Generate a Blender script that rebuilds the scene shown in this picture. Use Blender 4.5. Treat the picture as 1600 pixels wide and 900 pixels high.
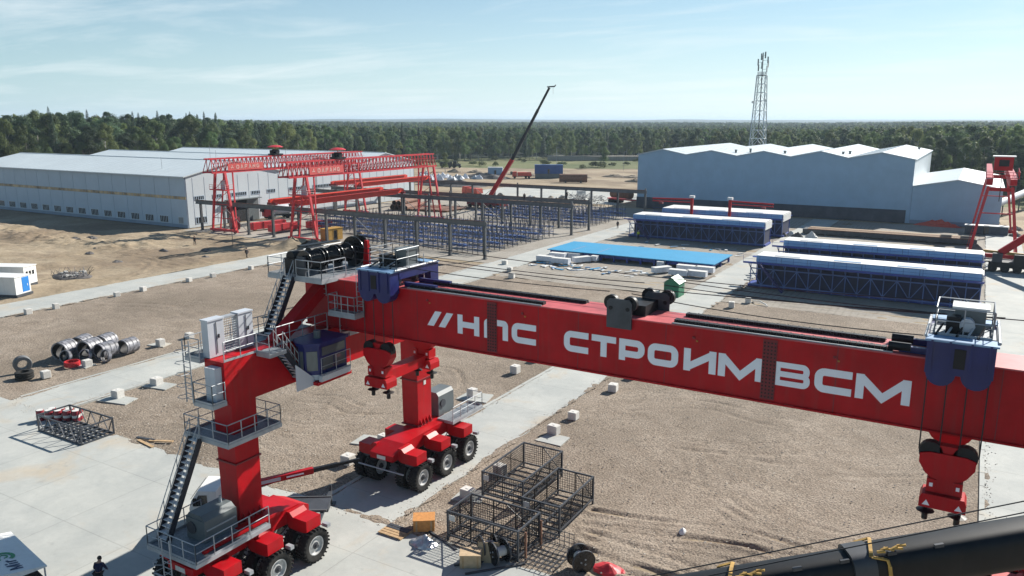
import bpy, bmesh, math, random
import numpy as np
from mathutils import Vector, Matrix, noise as mnoise
R = math.radians
for o in list(bpy.data.objects):
    bpy.data.objects.remove(o)
SC = bpy.context.scene
COL = SC.collection
# ------------------------------------------------------------------ camera
CAM_H = 24.0
PITCH = math.atan(262 / 1230.0)
YAW = R(30.5)
cd = bpy.data.cameras.new('camera')
cam = bpy.data.objects.new('camera', cd)
COL.objects.link(cam)
cam.location = (0, 0, CAM_H)
cam.rotation_euler = (math.pi / 2 - PITCH, 0, YAW)
cd.sensor_width = 36
cd.lens = 36 * 1230 / 1600.0
cd.clip_start = 0.5
cd.clip_end = 40000
SC.camera = cam
# ------------------------------------------------------------------ sky, sun, exposure
SUN_AZ, SUN_EL = 71.0, 33.0            # direction to the sun, degrees from +X towards +Y
world = bpy.data.worlds.new('World')
SC.world = world
world.use_nodes = True
wn = world.node_tree
wn.nodes.clear()
def WN(t, **k):
    n = wn.nodes.new(t)
    for a, b in k.items():
        setattr(n, a, b)
    return n
sky = WN('ShaderNodeTexSky', sky_type='NISHITA', sun_disc=False, sun_elevation=R(SUN_EL),
         sun_rotation=R(90 - SUN_AZ), altitude=150, air_density=1.0, dust_density=0.3, ozone_density=3.0)
tint = WN('ShaderNodeMix', data_type='RGBA', blend_type='MULTIPLY')
tint.inputs['Factor'].default_value = 1.0
tint.inputs['B'].default_value = (0.60, 0.945, 1.04, 1)
wn.links.new(sky.outputs[0], tint.inputs['A'])
tc = WN('ShaderNodeTexCoord')
sep = WN('ShaderNodeSeparateXYZ')
wn.links.new(tc.outputs['Generated'], sep.inputs[0])
zc = WN('ShaderNodeMath', operation='ADD'); zc.inputs[1].default_value = 0.06
wn.links.new(sep.outputs['Z'], zc.inputs[0])
div = WN('ShaderNodeVectorMath', operation='DIVIDE')
wn.links.new(tc.outputs['Generated'], div.inputs[0])
wn.links.new(zc.outputs[0], div.inputs[1])
mp = WN('ShaderNodeMapping')
mp.inputs['Rotation'].default_value = (0, 0, R(40))
mp.inputs['Scale'].default_value = (0.75, 1.5, 0.0)
mp.inputs['Location'].default_value = (1.2, 2.3, 0)
wn.links.new(div.outputs[0], mp.inputs[0])
cn = WN('ShaderNodeTexNoise'); cn.inputs['Scale'].default_value = 0.55
cn.inputs['Detail'].default_value = 7; cn.inputs['Roughness'].default_value = 0.62; cn.inputs['Distortion'].default_value = 0.5
wn.links.new(mp.outputs[0], cn.inputs['Vector'])
cr = WN('ShaderNodeValToRGB')
cr.color_ramp.elements[0].position = 0.47; cr.color_ramp.elements[0].color = (0, 0, 0, 1)
cr.color_ramp.elements[1].position = 0.74; cr.color_ramp.elements[1].color = (1, 1, 1, 1)
wn.links.new(cn.outputs[0], cr.inputs[0])
cm = WN('ShaderNodeMath', operation='MULTIPLY'); cm.inputs[1].default_value = 0.5
wn.links.new(cr.outputs[0], cm.inputs[0])
cl = WN('ShaderNodeMix', data_type='RGBA')
cl.inputs['B'].default_value = (11.0, 11.7, 11.8, 1)
wn.links.new(cm.outputs[0], cl.inputs['Factor'])
# pale haze towards the horizon, the same all round
hzf = WN('ShaderNodeMath', operation='MULTIPLY'); hzf.inputs[1].default_value = -7.0
zab = WN('ShaderNodeMath', operation='ABSOLUTE'); wn.links.new(sep.outputs['Z'], zab.inputs[0])
wn.links.new(zab.outputs[0], hzf.inputs[0])
hze = WN('ShaderNodeMath', operation='EXPONENT'); wn.links.new(hzf.outputs[0], hze.inputs[0])
hzm = WN('ShaderNodeMath', operation='MULTIPLY'); hzm.inputs[1].default_value = 0.92
wn.links.new(hze.outputs[0], hzm.inputs[0])
SVEC = (math.cos(R(SUN_AZ)) * math.cos(R(SUN_EL)), math.sin(R(SUN_AZ)) * math.cos(R(SUN_EL)), math.sin(R(SUN_EL)))
dts = WN('ShaderNodeVectorMath', operation='DOT_PRODUCT'); dts.inputs[1].default_value = SVEC
wn.links.new(tc.outputs['Generated'], dts.inputs[0])
mrs = WN('ShaderNodeMapRange'); mrs.inputs['From Min'].default_value = 0.05; mrs.inputs['From Max'].default_value = 0.85
wn.links.new(dts.outputs['Value'], mrs.inputs['Value'])
hzc = WN('ShaderNodeMix', data_type='RGBA'); hzc.inputs['A'].default_value = (6.5, 8.5, 9.3, 1); hzc.inputs['B'].default_value = (11.2, 12.4, 12.6, 1)
wn.links.new(mrs.outputs[0], hzc.inputs['Factor'])
hz = WN('ShaderNodeMix', data_type='RGBA'); wn.links.new(hzc.outputs['Result'], hz.inputs['B'])
wn.links.new(hzm.outputs[0], hz.inputs['Factor']); wn.links.new(tint.outputs['Result'], hz.inputs['A'])
wn.links.new(hz.outputs['Result'], cl.inputs['A'])
bg = WN('ShaderNodeBackground'); bg.inputs['Strength'].default_value = 0.052
wn.links.new(cl.outputs['Result'], bg.inputs['Color'])
wo = WN('ShaderNodeOutputWorld')
wn.links.new(bg.outputs[0], wo.inputs[0])
sd = bpy.data.lights.new('sun', 'SUN')
sd.energy = 5.0; sd.angle = R(0.55); sd.color = (1.0, 0.95, 0.87)
sun = bpy.data.objects.new('sun', sd)
COL.objects.link(sun)
SV = Vector((math.cos(R(SUN_AZ)) * math.cos(R(SUN_EL)), math.sin(R(SUN_AZ)) * math.cos(R(SUN_EL)), math.sin(R(SUN_EL))))
sun.rotation_euler = SV.to_track_quat('Z', 'Y').to_euler()
sun.location = SV * 100
SC.view_settings.view_transform = 'Standard'
SC.view_settings.look = 'None'
SC.view_settings.gamma = 1
SC.view_settings.exposure = 0.82
SC.view_settings.use_curve_mapping = False
SC.render.engine = 'CYCLES'
SC.cycles.max_bounces = 5
SC.cycles.diffuse_bounces = 2
SC.cycles.glossy_bounces = 2
SC.cycles.transparent_max_bounces = 6
SC.cycles.volume_bounces = 0
# ------------------------------------------------------------------ materials
MT = {}
def mat(name, col, rough=0.6, metal=0.0, var=0.12, scale=1.0, col2=None, bump=0.0, bscale=None, detail=4, streak=0.0, spec=0.5, objrand=0.0, coat=0.0):
    """Principled with colour variation between col*(1-var) and col2 or col*(1+var); object space."""
    m = bpy.data.materials.new(name); m.use_nodes = True
    nt = m.node_tree; N = nt.nodes; L = nt.links
    b = N['Principled BSDF']
    b.inputs['Roughness'].default_value = rough
    b.inputs['Metallic'].default_value = metal
    b.inputs['Specular IOR Level'].default_value = spec
    if coat: b.inputs['Coat Weight'].default_value = coat
    t = N.new('ShaderNodeTexCoord')
    n = N.new('ShaderNodeTexNoise'); n.inputs['Scale'].default_value = scale; n.inputs['Detail'].default_value = detail
    n.inputs['Roughness'].default_value = 0.6
    L.new(t.outputs['Object'], n.inputs['Vector'])
    r = N.new('ShaderNodeValToRGB')
    r.color_ramp.elements[0].position = 0.3; r.color_ramp.elements[1].position = 0.7
    r.color_ramp.elements[0].color = tuple(c * (1 - var) for c in col) + (1,)
    r.color_ramp.elements[1].color = tuple(min(1, c * (1 + var)) for c in (col2 or col)) + (1,)
    L.new(n.outputs[0], r.inputs[0])
    out = r.outputs[0]
    if streak:
        mpn = N.new('ShaderNodeMapping'); mpn.inputs['Scale'].default_value = (3, 3, 0.25)
        L.new(t.outputs['Object'], mpn.inputs[0])
        n2 = N.new('ShaderNodeTexNoise'); n2.inputs['Scale'].default_value = 1.3; n2.inputs['Detail'].default_value = 6
        L.new(mpn.outputs[0], n2.inputs['Vector'])
        r2 = N.new('ShaderNodeValToRGB'); r2.color_ramp.elements[0].position = 0.52; r2.color_ramp.elements[1].position = 0.8
        r2.color_ramp.elements[0].color = (0, 0, 0, 1); r2.color_ramp.elements[1].color = (streak,) * 3 + (1,)
        L.new(n2.outputs[0], r2.inputs[0])
        mx = N.new('ShaderNodeMix'); mx.data_type = 'RGBA'
        mx.inputs['B'].default_value = (0.11, 0.085, 0.065, 1)
        L.new(r2.outputs[0], mx.inputs['Factor']); L.new(out, mx.inputs['A'])
        out = mx.outputs['Result']
    if objrand:
        oi = N.new('ShaderNodeObjectInfo')
        hs = N.new('ShaderNodeHueSaturation')
        mr = N.new('ShaderNodeMapRange'); mr.inputs['To Min'].default_value = 1 - objrand; mr.inputs['To Max'].default_value = 1 + objrand
        L.new(oi.outputs['Random'], mr.inputs['Value']); L.new(mr.outputs[0], hs.inputs['Value'])
        mr2 = N.new('ShaderNodeMapRange'); mr2.inputs['To Min'].default_value = 0.5 - objrand * 0.07; mr2.inputs['To Max'].default_value = 0.5 + objrand * 0.05
        ml = N.new('ShaderNodeMath'); ml.operation = 'MULTIPLY'; ml.inputs[1].default_value = 7.31
        fr = N.new('ShaderNodeMath'); fr.operation = 'FRACT'
        L.new(oi.outputs['Random'], ml.inputs[0]); L.new(ml.outputs[0], fr.inputs[0]); L.new(fr.outputs[0], mr2.inputs['Value'])
        L.new(mr2.outputs[0], hs.inputs['Hue'])
        L.new(out, hs.inputs['Color']); out = hs.outputs[0]
    L.new(out, b.inputs['Base Color'])
    if bump:
        bn = N.new('ShaderNodeTexNoise'); bn.inputs['Scale'].default_value = bscale or scale * 4; bn.inputs['Detail'].default_value = 5
        L.new(t.outputs['Object'], bn.inputs['Vector'])
        bp = N.new('ShaderNodeBump'); bp.inputs['Strength'].default_value = bump; bp.inputs['Distance'].default_value = 0.05
        L.new(bn.outputs[0], bp.inputs['Height']); L.new(bp.outputs[0], b.inputs['Normal'])
    MT[name] = m
    return m

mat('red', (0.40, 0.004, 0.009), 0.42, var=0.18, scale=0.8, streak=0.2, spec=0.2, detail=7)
mat('red_glare', (0.46, 0.085, 0.092), 0.55, var=0.30, scale=0.9, detail=7, spec=0.45)  # pinkish copy of the red; sun glare put into the colour
mat('stone', (0.50, 0.45, 0.38), 0.9, var=0.35, scale=3)
mat('red_dark', (0.17, 0.006, 0.012), 0.5, var=0.15, scale=1.2)
mat('gantry_red', (0.52, 0.022, 0.030), 0.5, var=0.18, scale=0.6, streak=0.25)
mat('orange_red', (0.70, 0.040, 0.018), 0.45, var=0.08, scale=0.3, streak=0.2)
mat('blue', (0.004, 0.010, 0.105), 0.45, var=0.18, scale=0.9, streak=0.18)
mat('form_blue', (0.014, 0.045, 0.27), 0.5, var=0.25, scale=0.5, streak=0.25)
mat('form_panel', (0.25, 0.43, 0.63), 0.5, var=0.10, scale=0.4, streak=0.12)
mat('form_truss', (0.07, 0.13, 0.33), 0.5, var=0.25, scale=0.5)
mat('form_shade', (0.003, 0.008, 0.045), 0.7, var=0.3, scale=0.5)  # near-black blue; shade of the formwork interior put into the colour
mat('rack_blue', (0.035, 0.075, 0.21), 0.55, var=0.35, scale=0.4)
mat('sheet_blue', (0.15, 0.27, 0.43), 0.5, var=0.10, scale=0.4, streak=0.1)
mat('tarp_blue', (0.022, 0.26, 0.47), 0.55, var=0.06, scale=0.35, bump=0.15, bscale=2)
mat('white', (0.70, 0.70, 0.68), 0.5, var=0.06, scale=0.8, streak=0.12)
mat('offwhite', (0.62, 0.61, 0.58), 0.7, var=0.10, scale=2.0, streak=0.2)
mat('letter', (0.76, 0.79, 0.84), 0.5, var=0.04, scale=1.5)
mat('galv', (0.36, 0.38, 0.40), 0.55, metal=0.3, var=0.15, scale=2)
mat('grating', (0.20, 0.22, 0.24), 0.6, metal=0.3, var=0.3, scale=9)
mat('stair_black', (0.018, 0.020, 0.030), 0.6, var=0.2, scale=2)
mat('tread', (0.72, 0.74, 0.76), 0.5, metal=0.2, var=0.2, scale=5)
mat('black', (0.009, 0.009, 0.011), 0.5, var=0.3, scale=2, spec=0.3)
mat('drum_black', (0.014, 0.014, 0.016), 0.22, var=0.3, scale=3, bump=0.1, bscale=9)
mat('dark_steel', (0.055, 0.060, 0.070), 0.55, metal=0.2, var=0.25, scale=1.5)
mat('steel_grey', (0.12, 0.125, 0.13), 0.6, metal=0.1, var=0.25, scale=0.8, streak=0.3)
mat('cabinet', (0.50, 0.53, 0.57), 0.45, var=0.06, scale=1.0, streak=0.1)
mat('grey_box', (0.115, 0.135, 0.14), 0.5, var=0.12, scale=1.0, streak=0.15)
mat('rubber', (0.013, 0.013, 0.014), 0.85, var=0.35, scale=4, col2=(0.026, 0.025, 0.023), spec=0.25)
mat('rim', (0.55, 0.55, 0.54), 0.5, metal=0.2, var=0.15, scale=5)
mat('concrete_block', (0.58, 0.56, 0.52), 0.85, var=0.12, scale=4, bump=0.2)
mat('wood', (0.42, 0.28, 0.15), 0.8, var=0.25, scale=5)
mat('wood_orange', (0.50, 0.22, 0.06), 0.75, var=0.2, scale=5)
mat('cardboard', (0.46, 0.34, 0.21), 0.85, var=0.15, scale=4)
mat('green', (0.02, 0.17, 0.085), 0.55, var=0.15, scale=2, streak=0.15)
mat('green_roof', (0.38, 0.56, 0.46), 0.5, var=0.08, scale=2)
mat('barrel_red', (0.22, 0.012, 0.022), 0.45, var=0.15, scale=4)
mat('pipe_black', (0.075, 0.075, 0.085), 0.48, var=0.5, scale=2.5, col2=(0.22, 0.22, 0.24))
mat('pipe_inner', (0.012, 0.012, 0.014), 0.7, var=0.3, scale=3)
mat('rust', (0.16, 0.075, 0.045), 0.8, var=0.35, scale=2)
mat('yellow', (0.36, 0.20, 0.03), 0.6, var=0.25, scale=3)
mat('strap', (0.42, 0.25, 0.06), 0.8, var=0.35, scale=6)
mat('boom_paint', (0.007, 0.009, 0.012), 0.5, var=0.35, scale=1.2, streak=0.08, spec=0.3)
mat('hi_vis', (0.55, 0.65, 0.03), 0.8, var=0.1, scale=5)
mat('cloth_navy', (0.010, 0.014, 0.05), 0.9, var=0.2, scale=8)
mat('cloth_dark', (0.018, 0.018, 0.022), 0.9, var=0.2, scale=8)
mat('skin', (0.45, 0.25, 0.17), 0.6, var=0.08, scale=8)
mat('hair', (0.012, 0.010, 0.009), 0.7, var=0.2, scale=20)
mat('rope', (0.020, 0.020, 0.022), 0.6, var=0.2, scale=2)
mat('foil', (0.45, 0.46, 0.48), 0.3, metal=0.6, var=0.4, scale=4, bump=0.4, bscale=8)
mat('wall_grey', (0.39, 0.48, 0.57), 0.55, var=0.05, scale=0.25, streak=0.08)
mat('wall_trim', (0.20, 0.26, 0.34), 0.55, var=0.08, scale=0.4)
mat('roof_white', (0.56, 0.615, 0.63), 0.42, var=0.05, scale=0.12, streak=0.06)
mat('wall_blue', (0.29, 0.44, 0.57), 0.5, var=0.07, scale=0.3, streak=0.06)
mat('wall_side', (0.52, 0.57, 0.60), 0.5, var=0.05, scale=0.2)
mat('base_band', (0.055, 0.065, 0.085), 0.8, var=0.3, scale=0.5)  # dark tone; on the hall it carries painted shade
mat('brass_glass', (0.13, 0.11, 0.085), 0.25, var=0.6, scale=0.35, col2=(0.42, 0.32, 0.18))
mat('door_dark', (0.008, 0.008, 0.010), 0.9, var=0.2, scale=1)
mat('earth_pile', (0.23, 0.185, 0.135), 0.95, var=0.3, scale=1.5, bump=0.6, bscale=5)
mat('dark_pile', (0.11, 0.10, 0.095), 0.95, var=0.4, scale=1.2, bump=0.6, bscale=5)
mat('truck_orange', (0.50, 0.055, 0.025), 0.5, var=0.15, scale=2)
mat('sack_white', (0.58, 0.60, 0.64), 0.7, var=0.15, scale=1.5, bump=0.3)
mat('container_blue', (0.015, 0.07, 0.25), 0.5, var=0.15, scale=1, streak=0.2)
mat('panel_blue', (0.01, 0.17, 0.50), 0.5, var=0.06, scale=1)
mat('logo_green', (0.03, 0.24, 0.10), 0.6, var=0.1, scale=2)
mat('ink', (0.03, 0.05, 0.12), 0.6, var=0.1, scale=2)
mat('sign_text', (0.75, 0.42, 0.36), 0.5, var=0.08, scale=1)
mat('sign_red', (0.60, 0.085, 0.075), 0.5, var=0.08, scale=1)
mat('trunk', (0.20, 0.18, 0.15), 0.9, var=0.3, scale=2)
mat('trunk_birch', (0.45, 0.43, 0.39), 0.9, var=0.4, scale=3)

def leaf_mat(name, c, var):
    m = mat(name, c, 0.6, var=var, scale=0.35, objrand=0.42, spec=0.25)
    b = m.node_tree.nodes['Principled BSDF']
    tr = m.node_tree.nodes.new('ShaderNodeBsdfTranslucent')
    mx = m.node_tree.nodes.new('ShaderNodeMixShader'); mx.inputs[0].default_value = 0.45
    src = b.inputs['Base Color'].links[0].from_socket
    m.node_tree.links.new(src, tr.inputs[0])
    o = m.node_tree.nodes['Material Output']
    m.node_tree.links.new(b.outputs[0], mx.inputs[1]); m.node_tree.links.new(tr.outputs[0], mx.inputs[2])
    m.node_tree.links.new(mx.outputs[0], o.inputs[0])
leaf_mat('leaf_birch', (0.150, 0.200, 0.066), 0.35)
leaf_mat('leaf_aspen', (0.108, 0.162, 0.056), 0.35)
leaf_mat('leaf_pine', (0.064, 0.108, 0.052), 0.35)
leaf_mat('leaf_spruce', (0.036, 0.068, 0.040), 0.35)
leaf_mat('bush', (0.095, 0.115, 0.045), 0.4)

def glass_mat(name, col, rough=0.08):
    m = bpy.data.materials.new(name); m.use_nodes = True
    b = m.node_tree.nodes['Principled BSDF']
    nz = m.node_tree.nodes.new('ShaderNodeTexNoise'); nz.inputs['Scale'].default_value = 1.5
    rp = m.node_tree.nodes.new('ShaderNodeValToRGB')
    rp.color_ramp.elements[0].color = tuple(c * .7 for c in col) + (1,); rp.color_ramp.elements[1].color = tuple(c * 1.3 for c in col) + (1,)
    m.node_tree.links.new(nz.outputs[0], rp.inputs[0]); m.node_tree.links.new(rp.outputs[0], b.inputs['Base Color'])
    b.inputs['Roughness'].default_value = rough
    b.inputs['Specular IOR Level'].default_value = 0.6
    MT[name] = m
glass_mat('window_dark', (0.012, 0.014, 0.018), 0.15)
glass_mat('cab_glass', (0.10, 0.12, 0.12), 0.06)

def ground_mat(name, cols, nscale, fine, rings=0.0, bump=0.4, rough=0.92, patches=None, speck=0.0, lines=0.0, joints=0.0):
    """Layered ground: large patches, mid mottling, fine speckle, curved tyre tracks."""
    m = bpy.data.materials.new(name); m.use_nodes = True
    nt = m.node_tree; N = nt.nodes; L = nt.links
    b = N['Principled BSDF']; b.inputs['Roughness'].default_value = rough; b.inputs['Specular IOR Level'].default_value = 0.2
    g = N.new('ShaderNodeNewGeometry')
    def nz(s, d=5, ro=0.6, dist=0.0):
        n = N.new('ShaderNodeTexNoise'); n.inputs['Scale'].default_value = s; n.inputs['Detail'].default_value = d
        n.inputs['Roughness'].default_value = ro; n.inputs['Distortion'].default_value = dist
        L.new(g.outputs['Position'], n.inputs['Vector']); return n.outputs[0]
    def ramp(src, p0, c0, p1, c1):
        r = N.new('ShaderNodeValToRGB'); r.color_ramp.elements[0].position = p0; r.color_ramp.elements[1].position = p1
        r.color_ramp.elements[0].color = tuple(c0) + (1,); r.color_ramp.elements[1].color = tuple(c1) + (1,)
        L.new(src, r.inputs[0]); return r.outputs[0]
    def mix(f, a, bb, mode='MIX'):
        x = N.new('ShaderNodeMix'); x.data_type = 'RGBA'; x.blend_type = mode
        if isinstance(f, float): x.inputs['Factor'].default_value = f
        else: L.new(f, x.inputs['Factor'])
        L.new(a, x.inputs['A'])
        if isinstance(bb, tuple): x.inputs['B'].default_value = bb + (1,)
        else: L.new(bb, x.inputs['B'])
        return x.outputs['Result']
    c = ramp(nz(nscale, 6, 0.65, 0.3), 0.32, cols[0], 0.68, cols[1])
    if patches:
        f = ramp(nz(patches[0], 5, 0.6, 0.6), patches[1], (0, 0, 0), patches[2], (patches[4],) * 3)
        c = mix(f, c, patches[3])
    sp = nz(fine, 3, 0.7)
    c = mix(speck, c, ramp(sp, 0.3, (0.25,) * 3, 0.72, (1.0,) * 3), 'MULTIPLY') if speck else c
    if rings:
        ht = None
        for cx_, cy_, sc_ in ((-6.0, 58.0, .30), (-50.0, 52.0, .36), (-19.0, 78.0, .26), (-84.0, 70.0, .26)):
            w = N.new('ShaderNodeTexWave'); w.wave_type = 'RINGS'; w.rings_direction = 'Z'
            w.inputs['Scale'].default_value = sc_; w.inputs['Distortion'].default_value = 3.2; w.inputs['Detail'].default_value = 4
            w.inputs['Detail Scale'].default_value = 1.3; w.inputs['Detail Roughness'].default_value = 0.65
            mpn = N.new('ShaderNodeMapping'); mpn.inputs['Location'].default_value = (-cx_, -cy_, 0)
            L.new(g.outputs['Position'], mpn.inputs[0]); L.new(mpn.outputs[0], w.inputs['Vector'])
            f = ramp(w.outputs[0], 0.62, (0, 0, 0), 0.98, (1, 1, 1))
            ln = N.new('ShaderNodeVectorMath'); ln.operation = 'LENGTH'; L.new(mpn.outputs[0], ln.inputs[0])
            mr_ = N.new('ShaderNodeMapRange'); mr_.inputs['From Min'].default_value = 24; mr_.inputs['From Max'].default_value = 9; L.new(ln.outputs['Value'], mr_.inputs['Value'])
            k = ramp(nz(0.22, 4), 0.47, (0, 0, 0), 0.62, (rings,) * 3)
            ff = mix(1.0, mix(1.0, f, k, 'MULTIPLY'), mr_.outputs[0], 'MULTIPLY')
            c = mix(ff, c, tuple(x * 0.60 for x in cols[0]))
    if joints:
        bt = N.new('ShaderNodeTexBrick'); bt.offset = 0.0; bt.inputs['Scale'].default_value = 1.0
        bt.inputs['Brick Width'].default_value = 5.9; bt.inputs['Row Height'].default_value = 6.2; bt.inputs['Mortar Size'].default_value = 0.035; bt.inputs['Mortar Smooth'].default_value = 0.3
        bt.inputs['Color1'].default_value = (1, 1, 1, 1); bt.inputs['Color2'].default_value = (0.9, 0.91, 0.93, 1); bt.inputs['Mortar'].default_value = (0.55, 0.55, 0.55, 1)
        mpj = N.new('ShaderNodeMapping'); mpj.inputs['Location'].default_value = (-1.2, 0.7, 0)
        L.new(g.outputs['Position'], mpj.inputs[0]); L.new(mpj.outputs[0], bt.inputs['Vector'])
        c = mix(joints, c, bt.outputs['Color'], 'MULTIPLY')
        st = ramp(nz(0.9, 6, 0.7, 1.5), 0.60, (0, 0, 0), 0.72, (0.45,) * 3)
        c = mix(st, c, tuple(x * 0.72 for x in cols[0]))
    if lines:
        w = N.new('ShaderNodeTexWave'); w.wave_type = 'BANDS'; w.bands_direction = 'X'
        w.inputs['Scale'].default_value = 0.35; w.inputs['Distortion'].default_value = 14; w.inputs['Detail'].default_value = 4
        w.inputs['Detail Scale'].default_value = 0.05
        L.new(g.outputs['Position'], w.inputs['Vector'])
        f = ramp(w.outputs[0], 0.72, (0, 0, 0), 0.97, (1, 1, 1))
        k = ramp(nz(0.05, 3), 0.46, (0, 0, 0), 0.62, (lines,) * 3)
        c = mix(mix(1.0, f, k, 'MULTIPLY'), c, tuple(x * 0.55 for x in cols[0]))
    L.new(c, b.inputs['Base Color'])
    bp = N.new('ShaderNodeBump'); bp.inputs['Strength'].default_value = bump; bp.inputs['Distance'].default_value = 0.10
    L.new(sp, bp.inputs['Height']); L.new(bp.outputs[0], b.inputs['Normal'])
    MT[name] = m
ground_mat('gravel', ((0.369, 0.295, 0.225), (0.505, 0.420, 0.334)), 0.45, 7.0, rings=0.75, bump=1.0, speck=1.0,
           patches=(0.05, 0.46, 0.66, (0.29, 0.235, 0.18), 0.8))
ground_mat('concrete', ((0.365, 0.377, 0.358), (0.475, 0.477, 0.441)), 0.22, 2.2, bump=0.06, speck=0.10, rough=0.8,
           patches=(0.16, 0.55, 0.74, (0.47, 0.38, 0.27), 0.75), joints=0.5)
ground_mat('sand', ((0.317, 0.248, 0.163), (0.446, 0.362, 0.257)), 0.11, 1.6, bump=0.8, speck=0.45, rings=0.0,
           patches=(0.05, 0.47, 0.60, (0.235, 0.175, 0.12), 0.85), lines=0.8)
ground_mat('yard_sand', ((0.289, 0.258, 0.215), (0.392, 0.362, 0.317)), 0.10, 1.8, bump=0.4, speck=0.3,
           patches=(0.05, 0.5, 0.66, (0.26, 0.225, 0.185), 0.6), lines=0.5)
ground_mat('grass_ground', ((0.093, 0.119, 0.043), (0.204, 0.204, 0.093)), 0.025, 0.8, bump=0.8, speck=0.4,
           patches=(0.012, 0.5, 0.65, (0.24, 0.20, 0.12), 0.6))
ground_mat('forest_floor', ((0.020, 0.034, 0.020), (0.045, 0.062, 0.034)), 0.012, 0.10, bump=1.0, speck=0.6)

# ------------------------------------------------------------------ mesh helpers
ORG = {}
STUFF = set('roof_seams wall_seams glazing_bars posts arms rails side_lattice floor_grid back_grid bolts chain_pins cable_chain hoist_ropes boom_ropes hoist_rope branches pale_scraps pieces dark_pieces girder_lattice cross_bracing truss feet bracing mesh_panel mesh_guard mullions lettering cross_brace railing'.split())
ORDN = ('nearest', 'second nearest', 'third', 'fourth', 'fifth', 'sixth', 'seventh', 'eighth', 'ninth', 'tenth')
class MB:
    def __init__(s): s.v = []; s.f = []
    def add(s, vs, fs):
        o = len(s.v); s.v += [tuple(p) for p in vs]; s.f += [tuple(i + o for i in f) for f in fs]; return s
    def box(s, x0, x1, y0, y1, z0, z1):
        return s.add([(x0, y0, z0), (x1, y0, z0), (x1, y1, z0), (x0, y1, z0), (x0, y0, z1), (x1, y0, z1), (x1, y1, z1), (x0, y1, z1)],
                     [(0, 3, 2, 1), (4, 5, 6, 7), (0, 1, 5, 4), (1, 2, 6, 5), (2, 3, 7, 6), (3, 0, 4, 7)])
    def frame(s, p0, p1):
        p0 = Vector(p0); p1 = Vector(p1); d = (p1 - p0)
        d.normalize()
        up = Vector((0, 0, 1)) if abs(d.z) < 0.95 else Vector((0, 1, 0))
        a = d.cross(up).normalized(); b = a.cross(d).normalized()
        return p0, p1, a, b
    def bar(s, p0, p1, w, h=None, w2=None, h2=None):
        h = w if h is None else h; w2 = w if w2 is None else w2; h2 = h if h2 is None else h2
        p0, p1, a, b = s.frame(p0, p1)
        vs = []
        for p, ww, hh in ((p0, w, h), (p1, w2, h2)):
            for sa, sb in ((-1, -1), (1, -1), (1, 1), (-1, 1)):
                vs.append(p + a * (sa * ww / 2) + b * (sb * hh / 2))
        return s.add(vs, [(0, 3, 2, 1), (4, 5, 6, 7), (0, 1, 5, 4), (1, 2, 6, 5), (2, 3, 7, 6), (3, 0, 4, 7)])
    def tube(s, p0, p1, r, n=6, r2=None, cap=True):
        r2 = r if r2 is None else r2
        p0, p1, a, b = s.frame(p0, p1)
        vs = []
        for p, rr in ((p0, r), (p1, r2)):
            for i in range(n):
                t = 2 * math.pi * i / n
                vs.append(p + a * (rr * math.cos(t)) + b * (rr * math.sin(t)))
        fs = [(i, (i + 1) % n, n + (i + 1) % n, n + i) for i in range(n)]
        if cap: fs += [tuple(reversed(range(n))), tuple(range(n, 2 * n))]
        return s.add(vs, fs)
    def path(s, pts, r, n=5):
        for a, b in zip(pts[:-1], pts[1:]): s.tube(a, b, r, n)
        return s
    def prism(s, pts, axis, a, b):
        """polygon of (u,v) extruded along axis: x -> (u,v)=(y,z); y -> (x,z); z -> (x,y)"""
        def P(u, v, w): return {'x': (w, u, v), 'y': (u, w, v), 'z': (u, v, w)}[axis]
        n = len(pts)
        vs = [P(u, v, a) for u, v in pts] + [P(u, v, b) for u, v in pts]
        fs = [(i, (i + 1) % n, n + (i + 1) % n, n + i) for i in range(n)] + [tuple(reversed(range(n))), tuple(range(n, 2 * n))]
        return s.add(vs, fs)
    def lathe(s, prof, axis, c, n=24, closed=True):
        """prof: list of (r, w) along axis through c; closed ring profile"""
        k = len(prof); vs = []
        for i in range(n):
            t = 2 * math.pi * i / n; ct, st = math.cos(t), math.sin(t)
            for r, w in prof:
                p = {'x': (w, r * ct, r * st), 'y': (r * ct, w, r * st), 'z': (r * ct, r * st, w)}[axis]
                vs.append((c[0] + p[0], c[1] + p[1], c[2] + p[2]))
        fs = []
        m = k if closed else k - 1
        for i in range(n):
            j = (i + 1) % n
            for q in range(m):
                fs.append((i * k + q, j * k + q, j * k + (q + 1) % k, i * k + (q + 1) % k))
        return s.add(vs, fs)
    def build(s, name, m, parent=None, smooth=False, sharp=35, org=None):
        o3 = org or (ORG.get(parent.name, (0, 0, 0)) if parent else (0, 0, 0))
        me = bpy.data.meshes.new(name)
        me.from_pydata([(x - o3[0], y - o3[1], z - o3[2]) for x, y, z in s.v], [], s.f)
        bm = bmesh.new(); bm.from_mesh(me); bmesh.ops.recalc_face_normals(bm, faces=bm.faces); bm.to_mesh(me); bm.free()
        me.materials.append(MT[m] if isinstance(m, str) else m)
        if smooth:
            me.shade_smooth(); me.set_sharp_from_angle(angle=R(sharp))
        o = bpy.data.objects.new(name, me); COL.objects.link(o)
        if parent and name in STUFF: o['kind'] = 'stuff'
        if parent:
            o.parent = parent; ORG[o.name] = ORG.get(parent.name, (0, 0, 0))
        elif org: o.location = org; ORG[o.name] = tuple(org)
        return o
def tag(o, label, cat, group=None):
    o['label'] = label; o['category'] = cat
    if group: o['group'] = group
    return o
def thing(name, label, cat, loc, group=None):
    o = bpy.data.objects.new(name, None); COL.objects.link(o); o.location = loc; o.empty_display_size = 0.5
    ORG[o.name] = tuple(loc)
    return tag(o, label, cat, group)
def struct(o, kind='structure'):
    o['kind'] = kind; return o
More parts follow.
